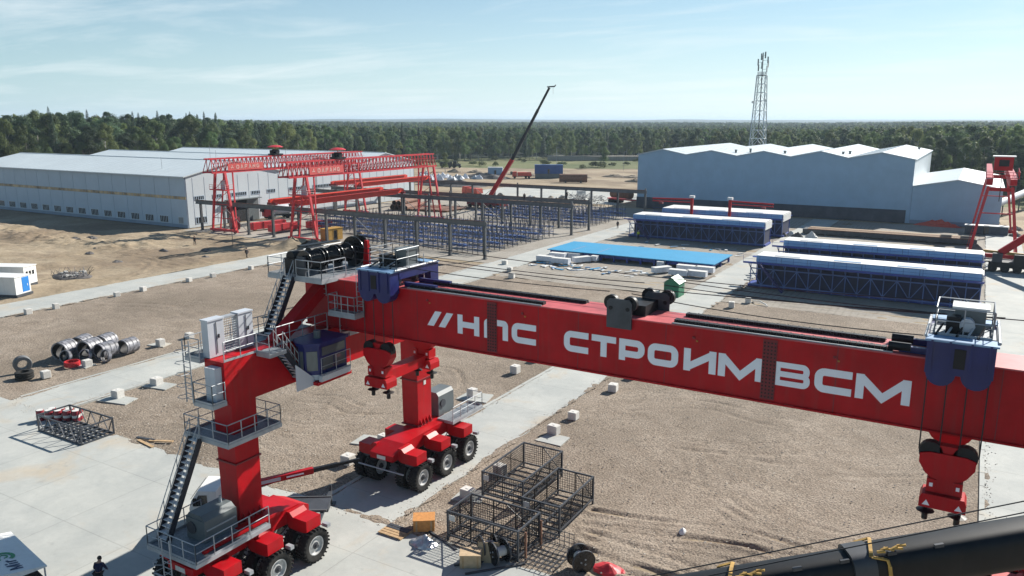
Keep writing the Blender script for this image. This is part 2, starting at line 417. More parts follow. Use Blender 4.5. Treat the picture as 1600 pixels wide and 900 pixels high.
def dup(o, parent=None, loc=None, rz=None, label=None, group=None, scale=None):
    c = o.copy(); COL.objects.link(c)
    if parent is not None: c.parent = parent
    if loc is not None: c.location = loc
    if rz is not None: c.rotation_euler = (0, 0, rz)
    if scale is not None: c.scale = scale
    if label: c['label'] = label
    if group: c['group'] = group
    for ch in list(o.children): dup(ch, c)
    return c
def place(root, loc, rz):
    root.location = loc; root.rotation_euler = (0, 0, rz)
def railing(pts, h=1.05, z=None, r=0.028, step=1.0, closed=False, gaps=()):
    """guard rail along pts: posts, top, middle and toe rail, joined"""
    m = MB()
    P = list(pts) + ([pts[0]] if closed else [])
    for i, (a, b) in enumerate(zip(P[:-1], P[1:])):
        if i in gaps: continue
        a = Vector(a); b = Vector(b); L = (b - a).length; n = max(1, int(round(L / step)))
        for k in range(n + 1):
            p = a.lerp(b, k / n); m.tube(p, p + Vector((0, 0, h)), r, 5)
        for hh, rr in ((h, r), (h * 0.55, r * 0.85)):
            m.tube(a + Vector((0, 0, hh)), b + Vector((0, 0, hh)), rr, 5)
        m.bar(a + Vector((0, 0, 0.07)), b + Vector((0, 0, 0.07)), 0.02, 0.12)
    return m
rng = random.Random(7)
# ------------------------------------------------------------------ ground, roads
nr = np.random.RandomState(11)
def vnoise(x, y, scale, seed):
    rs = np.random.RandomState(seed); G = rs.rand(256, 256)
    u = x / scale + 1000.0; v = y / scale + 1000.0
    i = np.floor(u).astype(int); j = np.floor(v).astype(int)
    a = u - i; b = v - j; a = a * a * (3 - 2 * a); b = b * b * (3 - 2 * b)
    g = lambda p, q: G[p % 256, q % 256]
    return (g(i, j) * (1 - a) + g(i + 1, j) * a) * (1 - b) + (g(i, j + 1) * (1 - a) + g(i + 1, j + 1) * a) * b - 0.5
def seg_dist(x, y, pts):
    d = np.full(x.shape, 1e9)
    for (ax, ay), (bx, by) in zip(pts[:-1], pts[1:]):
        dx, dy = bx - ax, by - ay; l2 = dx * dx + dy * dy + 1e-9
        t = np.clip(((x - ax) * dx + (y - ay) * dy) / l2, 0, 1)
        d = np.minimum(d, np.hypot(x - ax - t * dx, y - ay - t * dy))
    return d
def smooth_line(pts, k=8):
    out = []
    P = [pts[0]] + list(pts) + [pts[-1]]
    for i in range(1, len(P) - 2):
        p0, p1, p2, p3 = (np.array(q) for q in P[i - 1:i + 3])
        for s in range(k):
            t = s / k
            out.append(tuple(0.5 * ((2 * p1) + (-p0 + p2) * t + (2 * p0 - 5 * p1 + 4 * p2 - p3) * t * t + (-p0 + 3 * p1 - 3 * p2 + p3) * t ** 3)))
    out.append(tuple(pts[-1])); return out
def sheet(name, x0, x1, y0, y1, res, m, amp=0.05, ruts=(), z=0.0, edge=0.0, seed=3, mounds=(), bank=None):
    nx = max(2, int((x1 - x0) / res) + 1); ny = max(2, int((y1 - y0) / res) + 1)
    X, Y = np.meshgrid(np.linspace(x0, x1, nx), np.linspace(y0, y1, ny))
    Z = amp * (vnoise(X, Y, 5.0, seed) + 0.6 * vnoise(X, Y, 1.7, seed + 1) + 0.35 * vnoise(X, Y, 0.6, seed + 2))
    for pts, w, dep in ruts:
        P = smooth_line(pts)
        for off in (-0.95, 0.95):
            Q = []
            for i, p in enumerate(P):
                a = P[max(0, i - 1)]; b = P[min(len(P) - 1, i + 1)]
                tx, ty = b[0] - a[0], b[1] - a[1]; l = math.hypot(tx, ty) + 1e-6
                Q.append((p[0] - ty / l * off, p[1] + tx / l * off))
            d = seg_dist(X, Y, Q)
            w2 = w * .8; dep *= 1.0; brk = np.clip(.5 + 1.6 * vnoise(X, Y, 2.2, seed + 31), .1, 1.2)
            Z += brk * (-dep * np.exp(-(d / w2) ** 2) + 0.5 * dep * np.exp(-((d - 2.0 * w2) / w2) ** 2))
    if bank:
        k = np.exp(-((Y - bank[0] - 0.06 * (X + 170)) / bank[1]) ** 2) * np.clip((-(X + 128)) / 12, 0, 1)
        Z += k * (.5 * np.abs(vnoise(X, Y, 3.2, seed + 20)) + .9 * np.abs(vnoise(X, Y, 1.5, seed + 21)) + .55 * vnoise(X, Y, .8, seed + 22))
    for mx, my, mr, mh in mounds:
        Z += (mh if mh > 1.4 else .5 * mh) * np.exp(-(((X - mx) ** 2 + (Y - my) ** 2) / mr ** 2)) * (1 + 0.5 * vnoise(X, Y, 1.2, seed + 9))
    if edge:
        for ax, (A, lo, hi) in enumerate(((X, x0, x1), (Y, y0, y1))):
            o = Y if ax == 0 else X
            j = edge * 2 * (vnoise(o, o * 0 + 3.3, 1.3, seed + 5) + 0.5 * vnoise(o, o * 0 + 7.7, 0.4, seed + 6))
            A[:] = np.where(np.isclose(A, lo), A + j, np.where(np.isclose(A, hi), A + j, A))
    Z += z
    idx = np.arange(nx * ny).reshape(ny, nx)
    F = np.stack([idx[:-1, :-1], idx[:-1, 1:], idx[1:, 1:], idx[1:, :-1]], -1).reshape(-1, 4)
    V = np.stack([X, Y, Z], -1).reshape(-1, 3)
    me = bpy.data.meshes.new(name)
    me.vertices.add(len(V)); me.vertices.foreach_set('co', V.ravel())
    me.loops.add(F.size); me.loops.foreach_set('vertex_index', F.ravel().astype(np.int32))
    me.polygons.add(len(F)); me.polygons.foreach_set('loop_start', np.arange(0, F.size, 4, dtype=np.int32))
    me.update(calc_edges=True); me.validate()
    me.shade_smooth(); me.materials.append(MT[m])
    o = bpy.data.objects.new(name, me); COL.objects.link(o)
    return struct(o)
# base sheet to the horizon
g = MB(); ring = 96; rad = [0, 600, 1500, 4000, 12000, 30000]
vs = [(0, 0, -0.25)]; fs = []
for r in rad[1:]:
    for i in range(ring):
        t = 2 * math.pi * i / ring; vs.append((r * math.cos(t), r * math.sin(t), -0.25))
for i in range(ring):
    fs.append((0, 1 + i, 1 + (i + 1) % ring))
    for k in range(len(rad) - 2):
        a = 1 + k * ring; b = a + ring
        fs.append((a + i, b + i, b + (i + 1) % ring, a + (i + 1) % ring))
g.add(vs, fs); struct(g.build('ground', 'grass_ground'))
# sandy building site with a ragged rim
poly = [(-420, -120), (-420, 205), (-300, 300), (-262, 335), (-205, 352), (-150, 378), (-112, 360), (-80, 300), (-62, 262), (120, 262), (120, -120)]
P2 = []
for (ax, ay), (bx, by) in zip(poly, poly[1:] + poly[:1]):
    n = max(1, int(math.hypot(bx - ax, by - ay) / 5))
    for k in range(n):
        t = k / n; P2.append((ax + (bx - ax) * t + rng.uniform(-2.5, 2.5), ay + (by - ay) * t + rng.uniform(-2.5, 2.5), -0.12))
s = MB(); s.add(P2, [tuple(range(len(P2)))]); struct(s.build('sandy_ground', 'sand'))
ruts1 = [([(-18.6, 40.9), (-15.6, 41.5), (-12.8, 42.4), (-9.5, 43.3), (-6.5, 43.0)], 0.24, 0.26),
         ([(-17.9, 39.4), (-14.6, 40.3), (-11.8, 41.0), (-8.3, 41.6), (-4, 41.9)], 0.24, 0.20),
         ([(-17.9, 38.4), (-15.5, 38.2), (-12.6, 38.1), (-9, 37.2)], 0.28, 0.30),
         ([(-16.9, 36.4), (-15.3, 36.4), (-12.4, 36.2), (-8, 35.4)], 0.28, 0.30),
         ([(-19, 48.6), (-16.8, 47.9), (-14.0, 47.7), (-11.2, 46.2), (-9, 44.2), (-8, 41), (-8, 37)], 0.3, 0.05),
         ([(-14.5, 53), (-13.4, 50), (-10.8, 47.1), (-7.2, 45.9), (-2, 46)], 0.3, 0.06),
         ([(-14.3, 53.7), (-12.5, 53.7), (-10.0, 54.1), (-5.3, 56.4), (-1, 60), (0, 68)], 0.35, 0.05),
         ([(-17.4, 54.8), (-15.8, 55.1), (-11.7, 57), (-9, 60), (-8.4, 66), (-11, 72)], 0.35, 0.05),
         ([(-24, 60), (-18, 64), (-12, 63), (-6, 66), (-2, 72)], 0.35, 0.05),
         ([(-27, 80), (-20, 78), (-12, 80), (-4, 79), (2, 82)], 0.4, 0.06),
         ([(-27, 93), (-18, 92), (-8, 94), (2, 93)], 0.4, 0.08)]
sheet('gravel_field', -28.6, 2.6, 33.9, 104, 0.18, 'gravel', 0.075, ruts1, -0.03, seed=5)
ruts2 = [([(-48.6, 63), (-45.5, 59.8), (-42.8, 60.2), (-39.8, 56), (-42, 51)], 0.25, 0.08),
         ([(-51.8, 52), (-50.7, 46.2), (-50.8, 42.4), (-47, 38), (-40, 37)], 0.25, 0.07),
         ([(-53.8, 49), (-49.8, 47.6), (-46.8, 48.5), (-43.3, 47.8), (-40, 50)], 0.25, 0.08),
         ([(-55, 40.5), (-47.6, 41.9), (-43.9, 42.5), (-41.3, 45.6), (-42, 50), (-46, 54)], 0.25, 0.07),
         ([(-60, 58), (-52, 60), (-46, 66), (-44, 74)], 0.3, 0.05),
         ([(-62, 90), (-54, 88), (-46, 90), (-37, 88)], 0.35, 0.07)]
sheet('gravel_field', -65.1, -34.2, 33.9, 104, 0.25, 'gravel', 0.10, ruts2, -0.03, seed=15)
sheet('gravel_field', -103.1, -70.9, 33.9, 111, 0.4, 'gravel', 0.12, [([(-100, 60), (-90, 64), (-80, 62), (-74, 66)], 0.4, 0.06), ([(-100, 98), (-88, 100), (-74, 97)], 0.4, 0.08)], -0.03, seed=25)
cross = [([(-64, 105.5), (-50, 106.2), (-36, 106)], 0.45, 0.16), ([(-64, 111.5), (-50, 110.5), (-36, 111.5)], 0.5, 0.14)]
sheet('work_yard', -65.1, -34.2, 104, 206, 0.6, 'yard_sand', 0.16, cross, -0.05, seed=35)
cross2 = [([(-28, 106), (-14, 106.5), (2, 106.2)], 0.45, 0.16), ([(-28, 110.5), (-12, 110), (2, 110.6)], 0.5, 0.14)]
sheet('work_yard', -28.6, 2.6, 104, 206, 0.6, 'yard_sand', 0.16, cross2, -0.05, seed=45)
sheet('storage_yard', -152, -70.9, 113, 206, 1.0, 'yard_sand', 0.12, (), -0.06, seed=55)
tr = [([(-144.1, 70.5), (-141.1, 79.9), (-132.4, 86.6), (-112.7, 84.4)], 0.5, 0.14), ([(-136, 82), (-131, 91.7), (-113, 88)], 0.5, 0.12),
      ([(-114.1, 64), (-113.6, 70.5), (-116.9, 79.6), (-122, 84)], 0.45, 0.14), ([(-157, 77), (-155, 84.4), (-148, 90), (-138, 94)], 0.5, 0.15),
      ([(-145, 113), (-142, 101.8), (-150, 91.6), (-165, 84)], 0.5, 0.14), ([(-180, 90), (-165, 92), (-150, 97), (-128, 97)], 0.5, 0.12)]
mnd = [(-112.5, 107.5, 2.6, 1.7), (-109.5, 110.5, 2.4, 1.5), (-172, 90, 4, 0.9), (-180, 88, 5, 1.2), (-168, 86.5, 3, 0.8), (-160, 88, 3, 0.6), (-150, 88, 2.5, 0.5),
       (-190, 93, 6, 1.0), (-142, 95, 3, 0.5), (-126, 76, 1.6, 0.5), (-134, 71, 2, .5), (-133, 74, 2, .6), (-205, 98, 6, .9), (-186, 96, 3, .8), (-176, 95, 2.5, .6)]
sheet('sandy_ground', -230, -110, 34, 113, 0.5, 'sand', 0.34, tr, -0.02, seed=65, mounds=mnd, bank=(90.5, 5.5))
# concrete: roads as raised slabs with a worn edge
def slab(name, x0, x1, y0, y1, z=0.05, jit=0.10, seed=1):
    rs = random.Random(seed); m = MB(); n = max(2, int((y1 - y0) / 0.45))
    L = [(x0 + rs.uniform(-jit, jit), y0 + (y1 - y0) * k / n) for k in range(n + 1)]
    Rr = [(x1 + rs.uniform(-jit, jit), y0 + (y1 - y0) * k / n) for k in range(n + 1)]
    vs = []; fs = []
    for (lx, ly), (rx, ry) in zip(L, Rr):
        vs += [(lx, ly, -0.3), (lx, ly, z), (rx, ry, z), (rx, ry, -0.3)]
    for k in range(n):
        a = 4 * k; b = a + 4
        fs += [(a, b, b + 1, a + 1), (a + 1, b + 1, b + 2, a + 2), (a + 2, b + 2, b + 3, a + 3)]
    fs += [(0, 1, 2, 3), (4 * n + 3, 4 * n + 2, 4 * n + 1, 4 * n)]
    m.add(vs, fs)
    return struct(m.build(name, 'concrete'))
slab('concrete_road', -34.3, -28.5, 34, 206, seed=1)
slab('concrete_road', -71, -65, 34, 206, seed=2)
slab('concrete_road', -110.2, -103, 34, 113, seed=3)
slab('concrete_road', 2.5, 8.6, 34, 206, seed=4)
slab('concrete_road', -150, -90, 212, 262, z=0.02, jit=0.6, seed=6)
slab('concrete_apron', -112, 9, -60, 34, jit=0.0, seed=5)
# loose stones strewn along the slab edges
rs = np.random.RandomState(4); V = []; Fc = []
def stones(n, xf, yf, smin, smax):
    for _ in range(n):
        x, y = xf(), yf(); s = rs.uniform(smin, smax); k = len(V); z = .05 if True else 0
        p = rs.uniform(.6, 1.2, 6) * s
        V.extend([(x - p[0], y, z + s * .3), (x + p[1], y, z + s * .3), (x, y - p[2], z + s * .3), (x, y + p[3], z + s * .3), (x, y, z + p[4] * .9), (x, y, z - .03)])
        Fc.extend([(k, k + 2, k + 4), (k + 2, k + 1, k + 4), (k + 1, k + 3, k + 4), (k + 3, k, k + 4), (k + 2, k, k + 5), (k + 1, k + 2, k + 5), (k + 3, k + 1, k + 5), (k, k + 3, k + 5)])
for ex, sg in ((-34.3, 1), (-28.5, -1), (-71, 1), (-65, -1), (-103, -1), (2.5, 1)):
    stones(900, lambda: ex + sg * (rs.exponential(.22) - .15), lambda: 34 + rs.beta(1, 2.2) * 100, .02, .06)
stones(900, lambda: rs.uniform(-70, 2.4), lambda: 34 - rs.exponential(.25) + .12, .02, .06)
stones(900, lambda: rs.uniform(-28, 2.4), lambda: 34 + rs.beta(1, 2) * 40, .03, .085)
stones(900, lambda: rs.uniform(-65, -34), lambda: 34 + rs.beta(1, 2) * 40, .03, .085)
me = bpy.data.meshes.new('loose_stones'); me.from_pydata(V, [], Fc); me.materials.append(MT['stone'])
o = bpy.data.objects.new('loose_stones', me); COL.objects.link(o); struct(o, 'stuff'); tag(o, 'loose gravel stones strewn along the concrete edges', 'gravel')
# gravel washed over the slab edges in ragged tongues
sp = MB(); rs4 = random.Random(44)
def spill(x, y, rx, ry):
    n = 11; o0 = len(sp.v); vs = [(x, y, .075)]
    for i in range(n):
        a = 2 * math.pi * i / n; k = rs4.uniform(.55, 1.15); vs.append((x + rx * k * math.cos(a), y + ry * k * math.sin(a), .045))
    sp.add(vs, [(0, 1 + i, 1 + (i + 1) % n) for i in range(n)])
for ex in (-34.3, -28.5, -71.0, -65.0, -103.0, 2.5):
    for _ in range(42): spill(ex + rs4.uniform(-.12, .12), 34 + 90 * rs4.random() ** 1.5, rs4.uniform(.12, .42), rs4.uniform(.4, 1.7))
for _ in range(70): spill(rs4.uniform(-64, 2), 34 + rs4.uniform(-.15, .1), rs4.uniform(.4, 1.6), rs4.uniform(.12, .5))
struct(sp.build('gravel_spill', 'gravel'))
# edge beam of pale concrete along the gravel (lit kerb line)
for nm, x0, x1, y0, y1 in (('kerb', -34.55, -34.25, 35, 104), ('kerb', -65.0, -64.7, 35, 104), ('kerb', 2.2, 2.5, 35, 104), ('kerb', -71.3, -71.0, 35, 112)):
    m = MB(); n = 30
    for k in range(n):
        a = y0 + (y1 - y0) * k / n; b = y0 + (y1 - y0) * (k + 1) / n - 0.03
        m.box(x0, x1, a, b, -0.2, 0.075 + 0.012 * ((k * 7) % 3))
    struct(m.build(nm, 'concrete'))

# ------------------------------------------------------------------ trees
def crown_mesh(name, kind, seed, nleaf, size):
    rs = np.random.RandomState(seed); V = []; F = []
    def leaf(p, s, nrm):
        a = np.cross(nrm, rs.randn(3)); a /= np.linalg.norm(a) + 1e-9; b = np.cross(nrm, a)
        k = len(V); w = s * rs.uniform(.6, 1.2); h = s * rs.uniform(.5, 1.0)
        V.extend([p - a * w, p - b * h * .8, p + a * w * .9, p + b * h]); F.append((k, k + 1, k + 2, k + 3))
    if kind in ('spruce',):
        for _ in range(nleaf):
            t = rs.beta(1.1, 1.5); z = 0.08 + 0.92 * t
            rr = 0.15 * (1 - z) ** 0.85 * (1 + 0.25 * math.sin(z * 55)) + 0.006
            an = rs.uniform(0, 6.283); q = rr * math.sqrt(rs.uniform(.35, 1))
            p = np.array([q * math.cos(an), q * math.sin(an), z - 0.25 * q]); n = np.array([math.cos(an), math.sin(an), .8]) + rs.randn(3) * .35
            leaf(p, size * (1.15 - .6 * z), n / np.linalg.norm(n))
    else:
        lobes = []
        n = {'birch': 13, 'aspen': 12, 'pine': 10, 'bush': 6}[kind]
        for i in range(n):
            if kind == 'pine':
                z = rs.uniform(.55, .93); spread = .13 * (1 - abs(z - .7) * 1.6); r = rs.uniform(.07, .12)
            elif kind == 'bush':
                z = rs.uniform(.3, .75); spread = .42; r = rs.uniform(.2, .34)
            else:
                z = rs.uniform(.24, .90); spread = .17 * math.sin(math.pi * min(1, (z - .10) / .95)) ** .8; r = rs.uniform(.075, .13) * (1.15 - .5 * z)
            an = rs.uniform(0, 6.283); d = spread * math.sqrt(rs.uniform(0, 1))
            lobes.append((np.array([d * math.cos(an), d * math.sin(an), z]), r))
        if kind in ('birch', 'aspen', 'pine'): lobes.append((np.array([0, 0, .93]), .055))
        for _ in range(nleaf):
            c, r = lobes[rs.randint(len(lobes))]
            d = rs.randn(3); d /= np.linalg.norm(d)
            if d[2] < -.5: d[2] *= -.6
            p = c + d * r * np.array([1, 1, 1.25 if kind != 'pine' else .75]) * rs.uniform(.55, 1.12)
            nn = d + rs.randn(3) * .38
            leaf(p, size * rs.uniform(.7, 1.3), nn / np.linalg.norm(nn))
    me = bpy.data.meshes.new(name); me.from_pydata([tuple(v) for v in V], [], F)
    me.materials.append(MT['leaf_' + kind] if kind != 'bush' else MT['bush'])
    return me
def trunk_mesh(name, kind, seed):
    rs = random.Random(seed); m = MB()
    top = .9 if kind in ('spruce',) else .82
    m.tube((0, 0, -0.01), (rs.uniform(-.01, .01), rs.uniform(-.01, .01), .45), .0115, 6, .008)
    m.tube((0, 0, .45), (rs.uniform(-.02, .02), rs.uniform(-.02, .02), top), .008, 5, .002)
    for i in range(7):
        z = rs.uniform(.3, .75); a = rs.uniform(0, 6.28); l = rs.uniform(.06, .15)
        m.tube((0, 0, z), (l * math.cos(a), l * math.sin(a), z + l * .7), .0035, 4, .001)
    me = bpy.data.meshes.new(name); me.from_pydata(m.v, [], m.f); me.materials.append(MT['trunk_birch' if kind == 'birch' else 'trunk']); return me
PROTO = {}
for kind, k in (('birch', 3), ('aspen', 3), ('pine', 3), ('spruce', 2)):
    PROTO[kind] = [(crown_mesh('crown_' + kind, kind, 40 + 7 * i + len(kind), 9500 if kind != 'spruce' else 7000, .0085 if kind != 'spruce' else .0088), trunk_mesh('trunk_' + kind, kind, 90 + i)) for i in range(k)]
def edge_dist(az):      # how far off the wood begins, by compass bearing
    return float(np.interp(az, [80, 84.9, 88, 92.8, 97, 102.9, 111.5, 115, 120.5, 127.7, 134, 140.2, 147.8, 153, 158, 163],
                           [265, 280, 300, 330, 400, 440, 520, 500, 505, 470, 430, 375, 350, 345, 345, 345]))
def tree_h(az): return float(np.interp(az, [80, 93, 100, 111, 127, 134, 141, 150, 160], [22, 21, 19, 19, 20, 21, 24.5, 26.5, 27]))
trs = random.Random(99)
def pick_kind(az, front):
    w = {'birch': 4, 'aspen': 4, 'pine': 2, 'spruce': 1.5} if front else {'birch': 2, 'aspen': 2.5, 'pine': 5, 'spruce': 3}
    t = trs.uniform(0, sum(w.values()))
    for k, v in w.items():
        t -= v
        if t <= 0: return k
    return 'pine'
ZONES = ((140.5, 165, 'in the wood edge behind the long grey shed', 'trees behind the long grey shed'),
         (111.5, 140.5, 'in the wood edge across the green field', 'trees along the green field'),
         (93.5, 111.5, 'in the wood edge rising behind the blue-grey hall', 'trees behind the blue-grey hall'),
         (70, 93.5, 'standing beyond the lower annex hall', 'trees beyond the annex hall'))
az = 82.5
cnt = 0
while az < 157.5:
    for row in range(2):
        a = az + trs.uniform(-.3, .3); d = edge_dist(a) + row * 11 + trs.uniform(-5, 5)
        k = pick_kind(a, True); cm_, tm_ = trs.choice(PROTO[k]); h = tree_h(a) * trs.uniform(.62, 1.08) * (1.0 if row else .88) * (1.1 if k == 'spruce' else 1)
        for lo, hi, lab, grp in ZONES:
            if lo <= a < hi: break
        t = thing('pine_tree' if k == 'pine' else 'spruce_tree' if k == 'spruce' else 'birch_tree' if k == 'birch' else 'aspen_tree', {'birch': 'pale green birch, ', 'aspen': 'broad-crowned leafy tree, ', 'pine': 'dark pine with bare lower trunk, ', 'spruce': 'narrow dark spruce, '}[k] + lab, 'tree', (d * math.cos(R(a)), d * math.sin(R(a)), -0.3), grp)
        t.scale = (h * trs.uniform(.9, 1.2), h * trs.uniform(.9, 1.2), h); t.rotation_euler = (0, 0, trs.uniform(0, 6.28))
        for nm, me in (('crown', cm_), ('trunk', tm_)):
            o = bpy.data.objects.new(nm, me); COL.objects.link(o); o.parent = t
        cnt += 1
    az += 0.62
for i in range(46):      # conifers standing above the skyline on the left
    a = trs.uniform(140.6, 157); d = edge_dist(a) + trs.uniform(26, 75); k = trs.choice(('spruce', 'spruce', 'pine')); cm_, tm_ = trs.choice(PROTO[k]); h = tree_h(a) * trs.uniform(.98, 1.16)
    t = thing('spruce_tree' if k == 'spruce' else 'pine_tree', 'dark %s rising above the skyline behind the long grey shed' % ('pointed spruce' if k == 'spruce' else 'pine'), 'tree', (d * math.cos(R(a)), d * math.sin(R(a)), -0.3), 'conifers above the left skyline')
    t.scale = (h * .9, h * .9, h); t.rotation_euler = (0, 0, trs.uniform(0, 6.28))
    for nm, me in (('crown', cm_), ('trunk', tm_)):
        o = bpy.data.objects.new(nm, me); COL.objects.link(o); o.parent = t
# lone trees and scrub in the field
def lone(a, d, h, k, lab, name):
    cm_, tm_ = PROTO[k][0]
    t = thing(name, lab, 'tree', (d * math.cos(R(a)), d * math.sin(R(a)), -0.3)); t.scale = (h * 1.5, h * 1.5, h)
    for nm, me in (('crown', cm_), ('trunk', tm_)):
        o = bpy.data.objects.new(nm, me); COL.objects.link(o); o.parent = t
lone(113.9, 425, 13.5, 'aspen', 'dark rounded tree standing alone left of the blue-grey hall', 'aspen_tree')
lone(125.3, 380, 9.5, 'birch', 'small pale tree standing alone in the field right of the left shed', 'birch_tree')
bm_ = [crown_mesh('bush_leaves', 'bush', 5 + i, 420, .075) for i in range(3)]
for i in range(46):
    a = trs.uniform(108, 131); d = edge_dist(a) - trs.uniform(4, 70); h = trs.uniform(1.5, 4.2)
    if 112 < a < 117: d = edge_dist(a) - trs.uniform(60, 100)
    o = bpy.data.objects.new('bush', trs.choice(bm_)); COL.objects.link(o)
    o.location = (d * math.cos(R(a)), d * math.sin(R(a)), -0.4); o.scale = (h * 1.5, h * 1.5, h); o.rotation_euler = (0, 0, trs.uniform(0, 6))
    tag(o, 'low green bush in the rough grass before the wood', 'bush', 'bushes in the rough grass')
# the wood behind the front row: one mass of instanced trees
pcol = bpy.data.collections.new('tree_kinds')
for kind in PROTO:
    for i in range(2):
        cmh = crown_mesh('far_crown_' + kind, kind, 300 + i * 13 + len(kind), 2400, .0165 if kind != 'spruce' else .016)
        o = bpy.data.objects.new('far_tree_' + kind, cmh); pcol.objects.link(o)
        o['kind'] = 'stuff'
pts = []; scl = []
for d0, d1, dens in ((0, 260, 1 / 38.), (260, 800, 1 / 75.), (800, 2100, 1 / 190.)):
    A = R(163 - 78); n = int(A * ((500 + d1) ** 2 - (500 + d0) ** 2) / 2 * dens)
    for _ in range(n):
        a = trs.uniform(78, 163); e = edge_dist(a) + 24
        r = math.sqrt(trs.uniform((e + d0) ** 2, (e + d1) ** 2))
        x, y = r * math.cos(R(a)), r * math.sin(R(a))
        ex, ey = x + 190, y - 470
        pts.append((x, y, -0.5)); b = 0.25 * math.sin(x * .006 + 1) + 0.25 * math.sin(y * .008)
        k = 1.0 if r - e < 800 else 1.12
        h = (tree_h(a) * (0.86 if r - e > 150 else .95)) * trs.uniform(.60, 1.12) * (1 + .10 * b) * k
        scl.append((h * 1.1 * (1.4 if d0 >= 800 else 1), h * 1.1 * (1.4 if d0 >= 800 else 1), h))
me = bpy.data.meshes.new('wood'); me.from_pydata(pts, [], [])
at = me.attributes.new('scl', 'FLOAT_VECTOR', 'POINT'); at.data.foreach_set('vector', np.array(scl, dtype=np.float32).ravel())
wood = bpy.data.objects.new('far_wood', me); COL.objects.link(wood)
struct(wood, 'stuff'); tag(wood, 'dense mixed wood stretching back to the horizon', 'wood')
ng = bpy.data.node_groups.new('scatter', 'GeometryNodeTree')
ng.interface.new_socket('Geometry', in_out='INPUT', socket_type='NodeSocketGeometry')
ng.interface.new_socket('Geometry', in_out='OUTPUT', socket_type='NodeSocketGeometry')
gi = ng.nodes.new('NodeGroupInput'); go = ng.nodes.new('NodeGroupOutput')
ip = ng.nodes.new('GeometryNodeInstanceOnPoints'); ci = ng.nodes.new('GeometryNodeCollectionInfo')
ci.inputs['Collection'].default_value = pcol; ci.inputs['Separate Children'].default_value = True; ci.inputs['Reset Children'].default_value = True
na = ng.nodes.new('GeometryNodeInputNamedAttribute'); na.data_type = 'FLOAT_VECTOR'; na.inputs['Name'].default_value = 'scl'
rv = ng.nodes.new('FunctionNodeRandomValue'); rv.data_type = 'FLOAT_VECTOR'; rv.inputs['Max'].default_value = (0, 0, 6.28)
ri = ng.nodes.new('FunctionNodeRandomValue'); ri.data_type = 'INT'; ri.inputs[4].default_value = 0; ri.inputs[5].default_value = 7
ng.links.new(gi.outputs[0], ip.inputs['Points']); ng.links.new(ci.outputs[0], ip.inputs['Instance'])
ip.inputs['Pick Instance'].default_value = True
ng.links.new(na.outputs['Attribute'], ip.inputs['Scale']); ng.links.new(rv.outputs[0], ip.inputs['Rotation'])
ng.links.new(ri.outputs[2], ip.inputs['Instance Index'])
ng.links.new(ip.outputs[0], go.inputs[0])
md = wood.modifiers.new('scatter', 'NODES'); md.node_group = ng
# distant wooded land beyond, as rolling terrain
m = MB(); ks = list(range(60, 182, 1)); rr_ = [430, 900, 1500, 2200, 3000, 4500, 7000, 11000, 17000]
vs = []; fs = []
for j, r in enumerate(rr_):
    for a in ks:
        rr2 = r if j else edge_dist(min(163, max(80, a))) + 30
        z = -0.2 if j == 0 else (6 if r < 2000 else 13) + (4 * math.sin(a * .31 + j) + 3 * math.sin(a * .77 + 2 * j)) * (1 if r > 2000 else .3)
        if r >= 7000: z += 5 + 9 * max(0, math.sin(a * .09 + 0.4 * j)) * (r / 9000) + (22 if j == 8 and a < 100 else 8)
        vs.append((rr2 * math.cos(R(a)), rr2 * math.sin(R(a)), z))
n = len(ks)
for j in range(len(rr_) - 1):
    for i in range(n - 1): fs.append((j * n + i, j * n + i + 1, (j + 1) * n + i + 1, (j + 1) * n + i))
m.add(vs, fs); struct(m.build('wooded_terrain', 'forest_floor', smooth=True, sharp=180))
# embankment road crossing behind the field
m = MB()
for (x0, y0), (x1, y1) in (((-232, 437), (-170, 470)), ((-170, 470), (-90, 500))):
    m.bar((x0, y0, 1.2), (x1, y1, 1.2), 9, 2.6)
struct(m.build('embankment', 'yard_sand'))
# ------------------------------------------------------------------ stroke lettering
def stroke(m, pts, t, closed=False, to3=None, d0=0.0, d1=0.02):
    """thick polyline of width t in (u,v), extruded from d0 to d1 through to3(u,v,d)"""
    n = len(pts); Lf = []; Rt = []
    for i in range(n):
        if closed: a, b, c = pts[i - 1], pts[i], pts[(i + 1) % n]
        else: a, b, c = pts[max(0, i - 1)], pts[i], pts[min(n - 1, i + 1)]
        def un(p, q):
            dx, dy = q[0] - p[0], q[1] - p[1]; l = math.hypot(dx, dy)
            return (dx / l, dy / l) if l > 1e-9 else None
        d1_, d2_ = un(a, b), un(b, c); d1_ = d1_ or d2_; d2_ = d2_ or d1_
        nx, ny = -(d1_[1] + d2_[1]), d1_[0] + d2_[0]; l = math.hypot(nx, ny); nx /= l; ny /= l
        k = 1 / max(.5, nx * -d1_[1] + ny * d1_[0])
        Lf.append((b[0] + nx * t / 2 * k, b[1] + ny * t / 2 * k)); Rt.append((b[0] - nx * t / 2 * k, b[1] - ny * t / 2 * k))
    vs = [to3(u, v, d) for d in (d0, d1) for u, v in Lf + Rt]; fs = []
    N2 = 2 * n
    for i in range(n if closed else n - 1):
        j = (i + 1) % n
        fs += [(i, j, n + j, n + i), (N2 + i, N2 + n + i, N2 + n + j, N2 + j), (i, N2 + i, N2 + j, j), (n + i, n + j, N2 + n + j, N2 + n + i)]
    if not closed:
        fs += [(0, n, N2 + n, N2), (n - 1, N2 + n - 1, N2 + 2 * n - 1, 2 * n - 1)]
    m.add(vs, fs)
def arc(cx, cy, rx, ry, a0, a1, n=5): return [(cx + rx * math.cos(R(a0 + (a1 - a0) * k / n)), cy + ry * math.sin(R(a0 + (a1 - a0) * k / n))) for k in range(n + 1)]
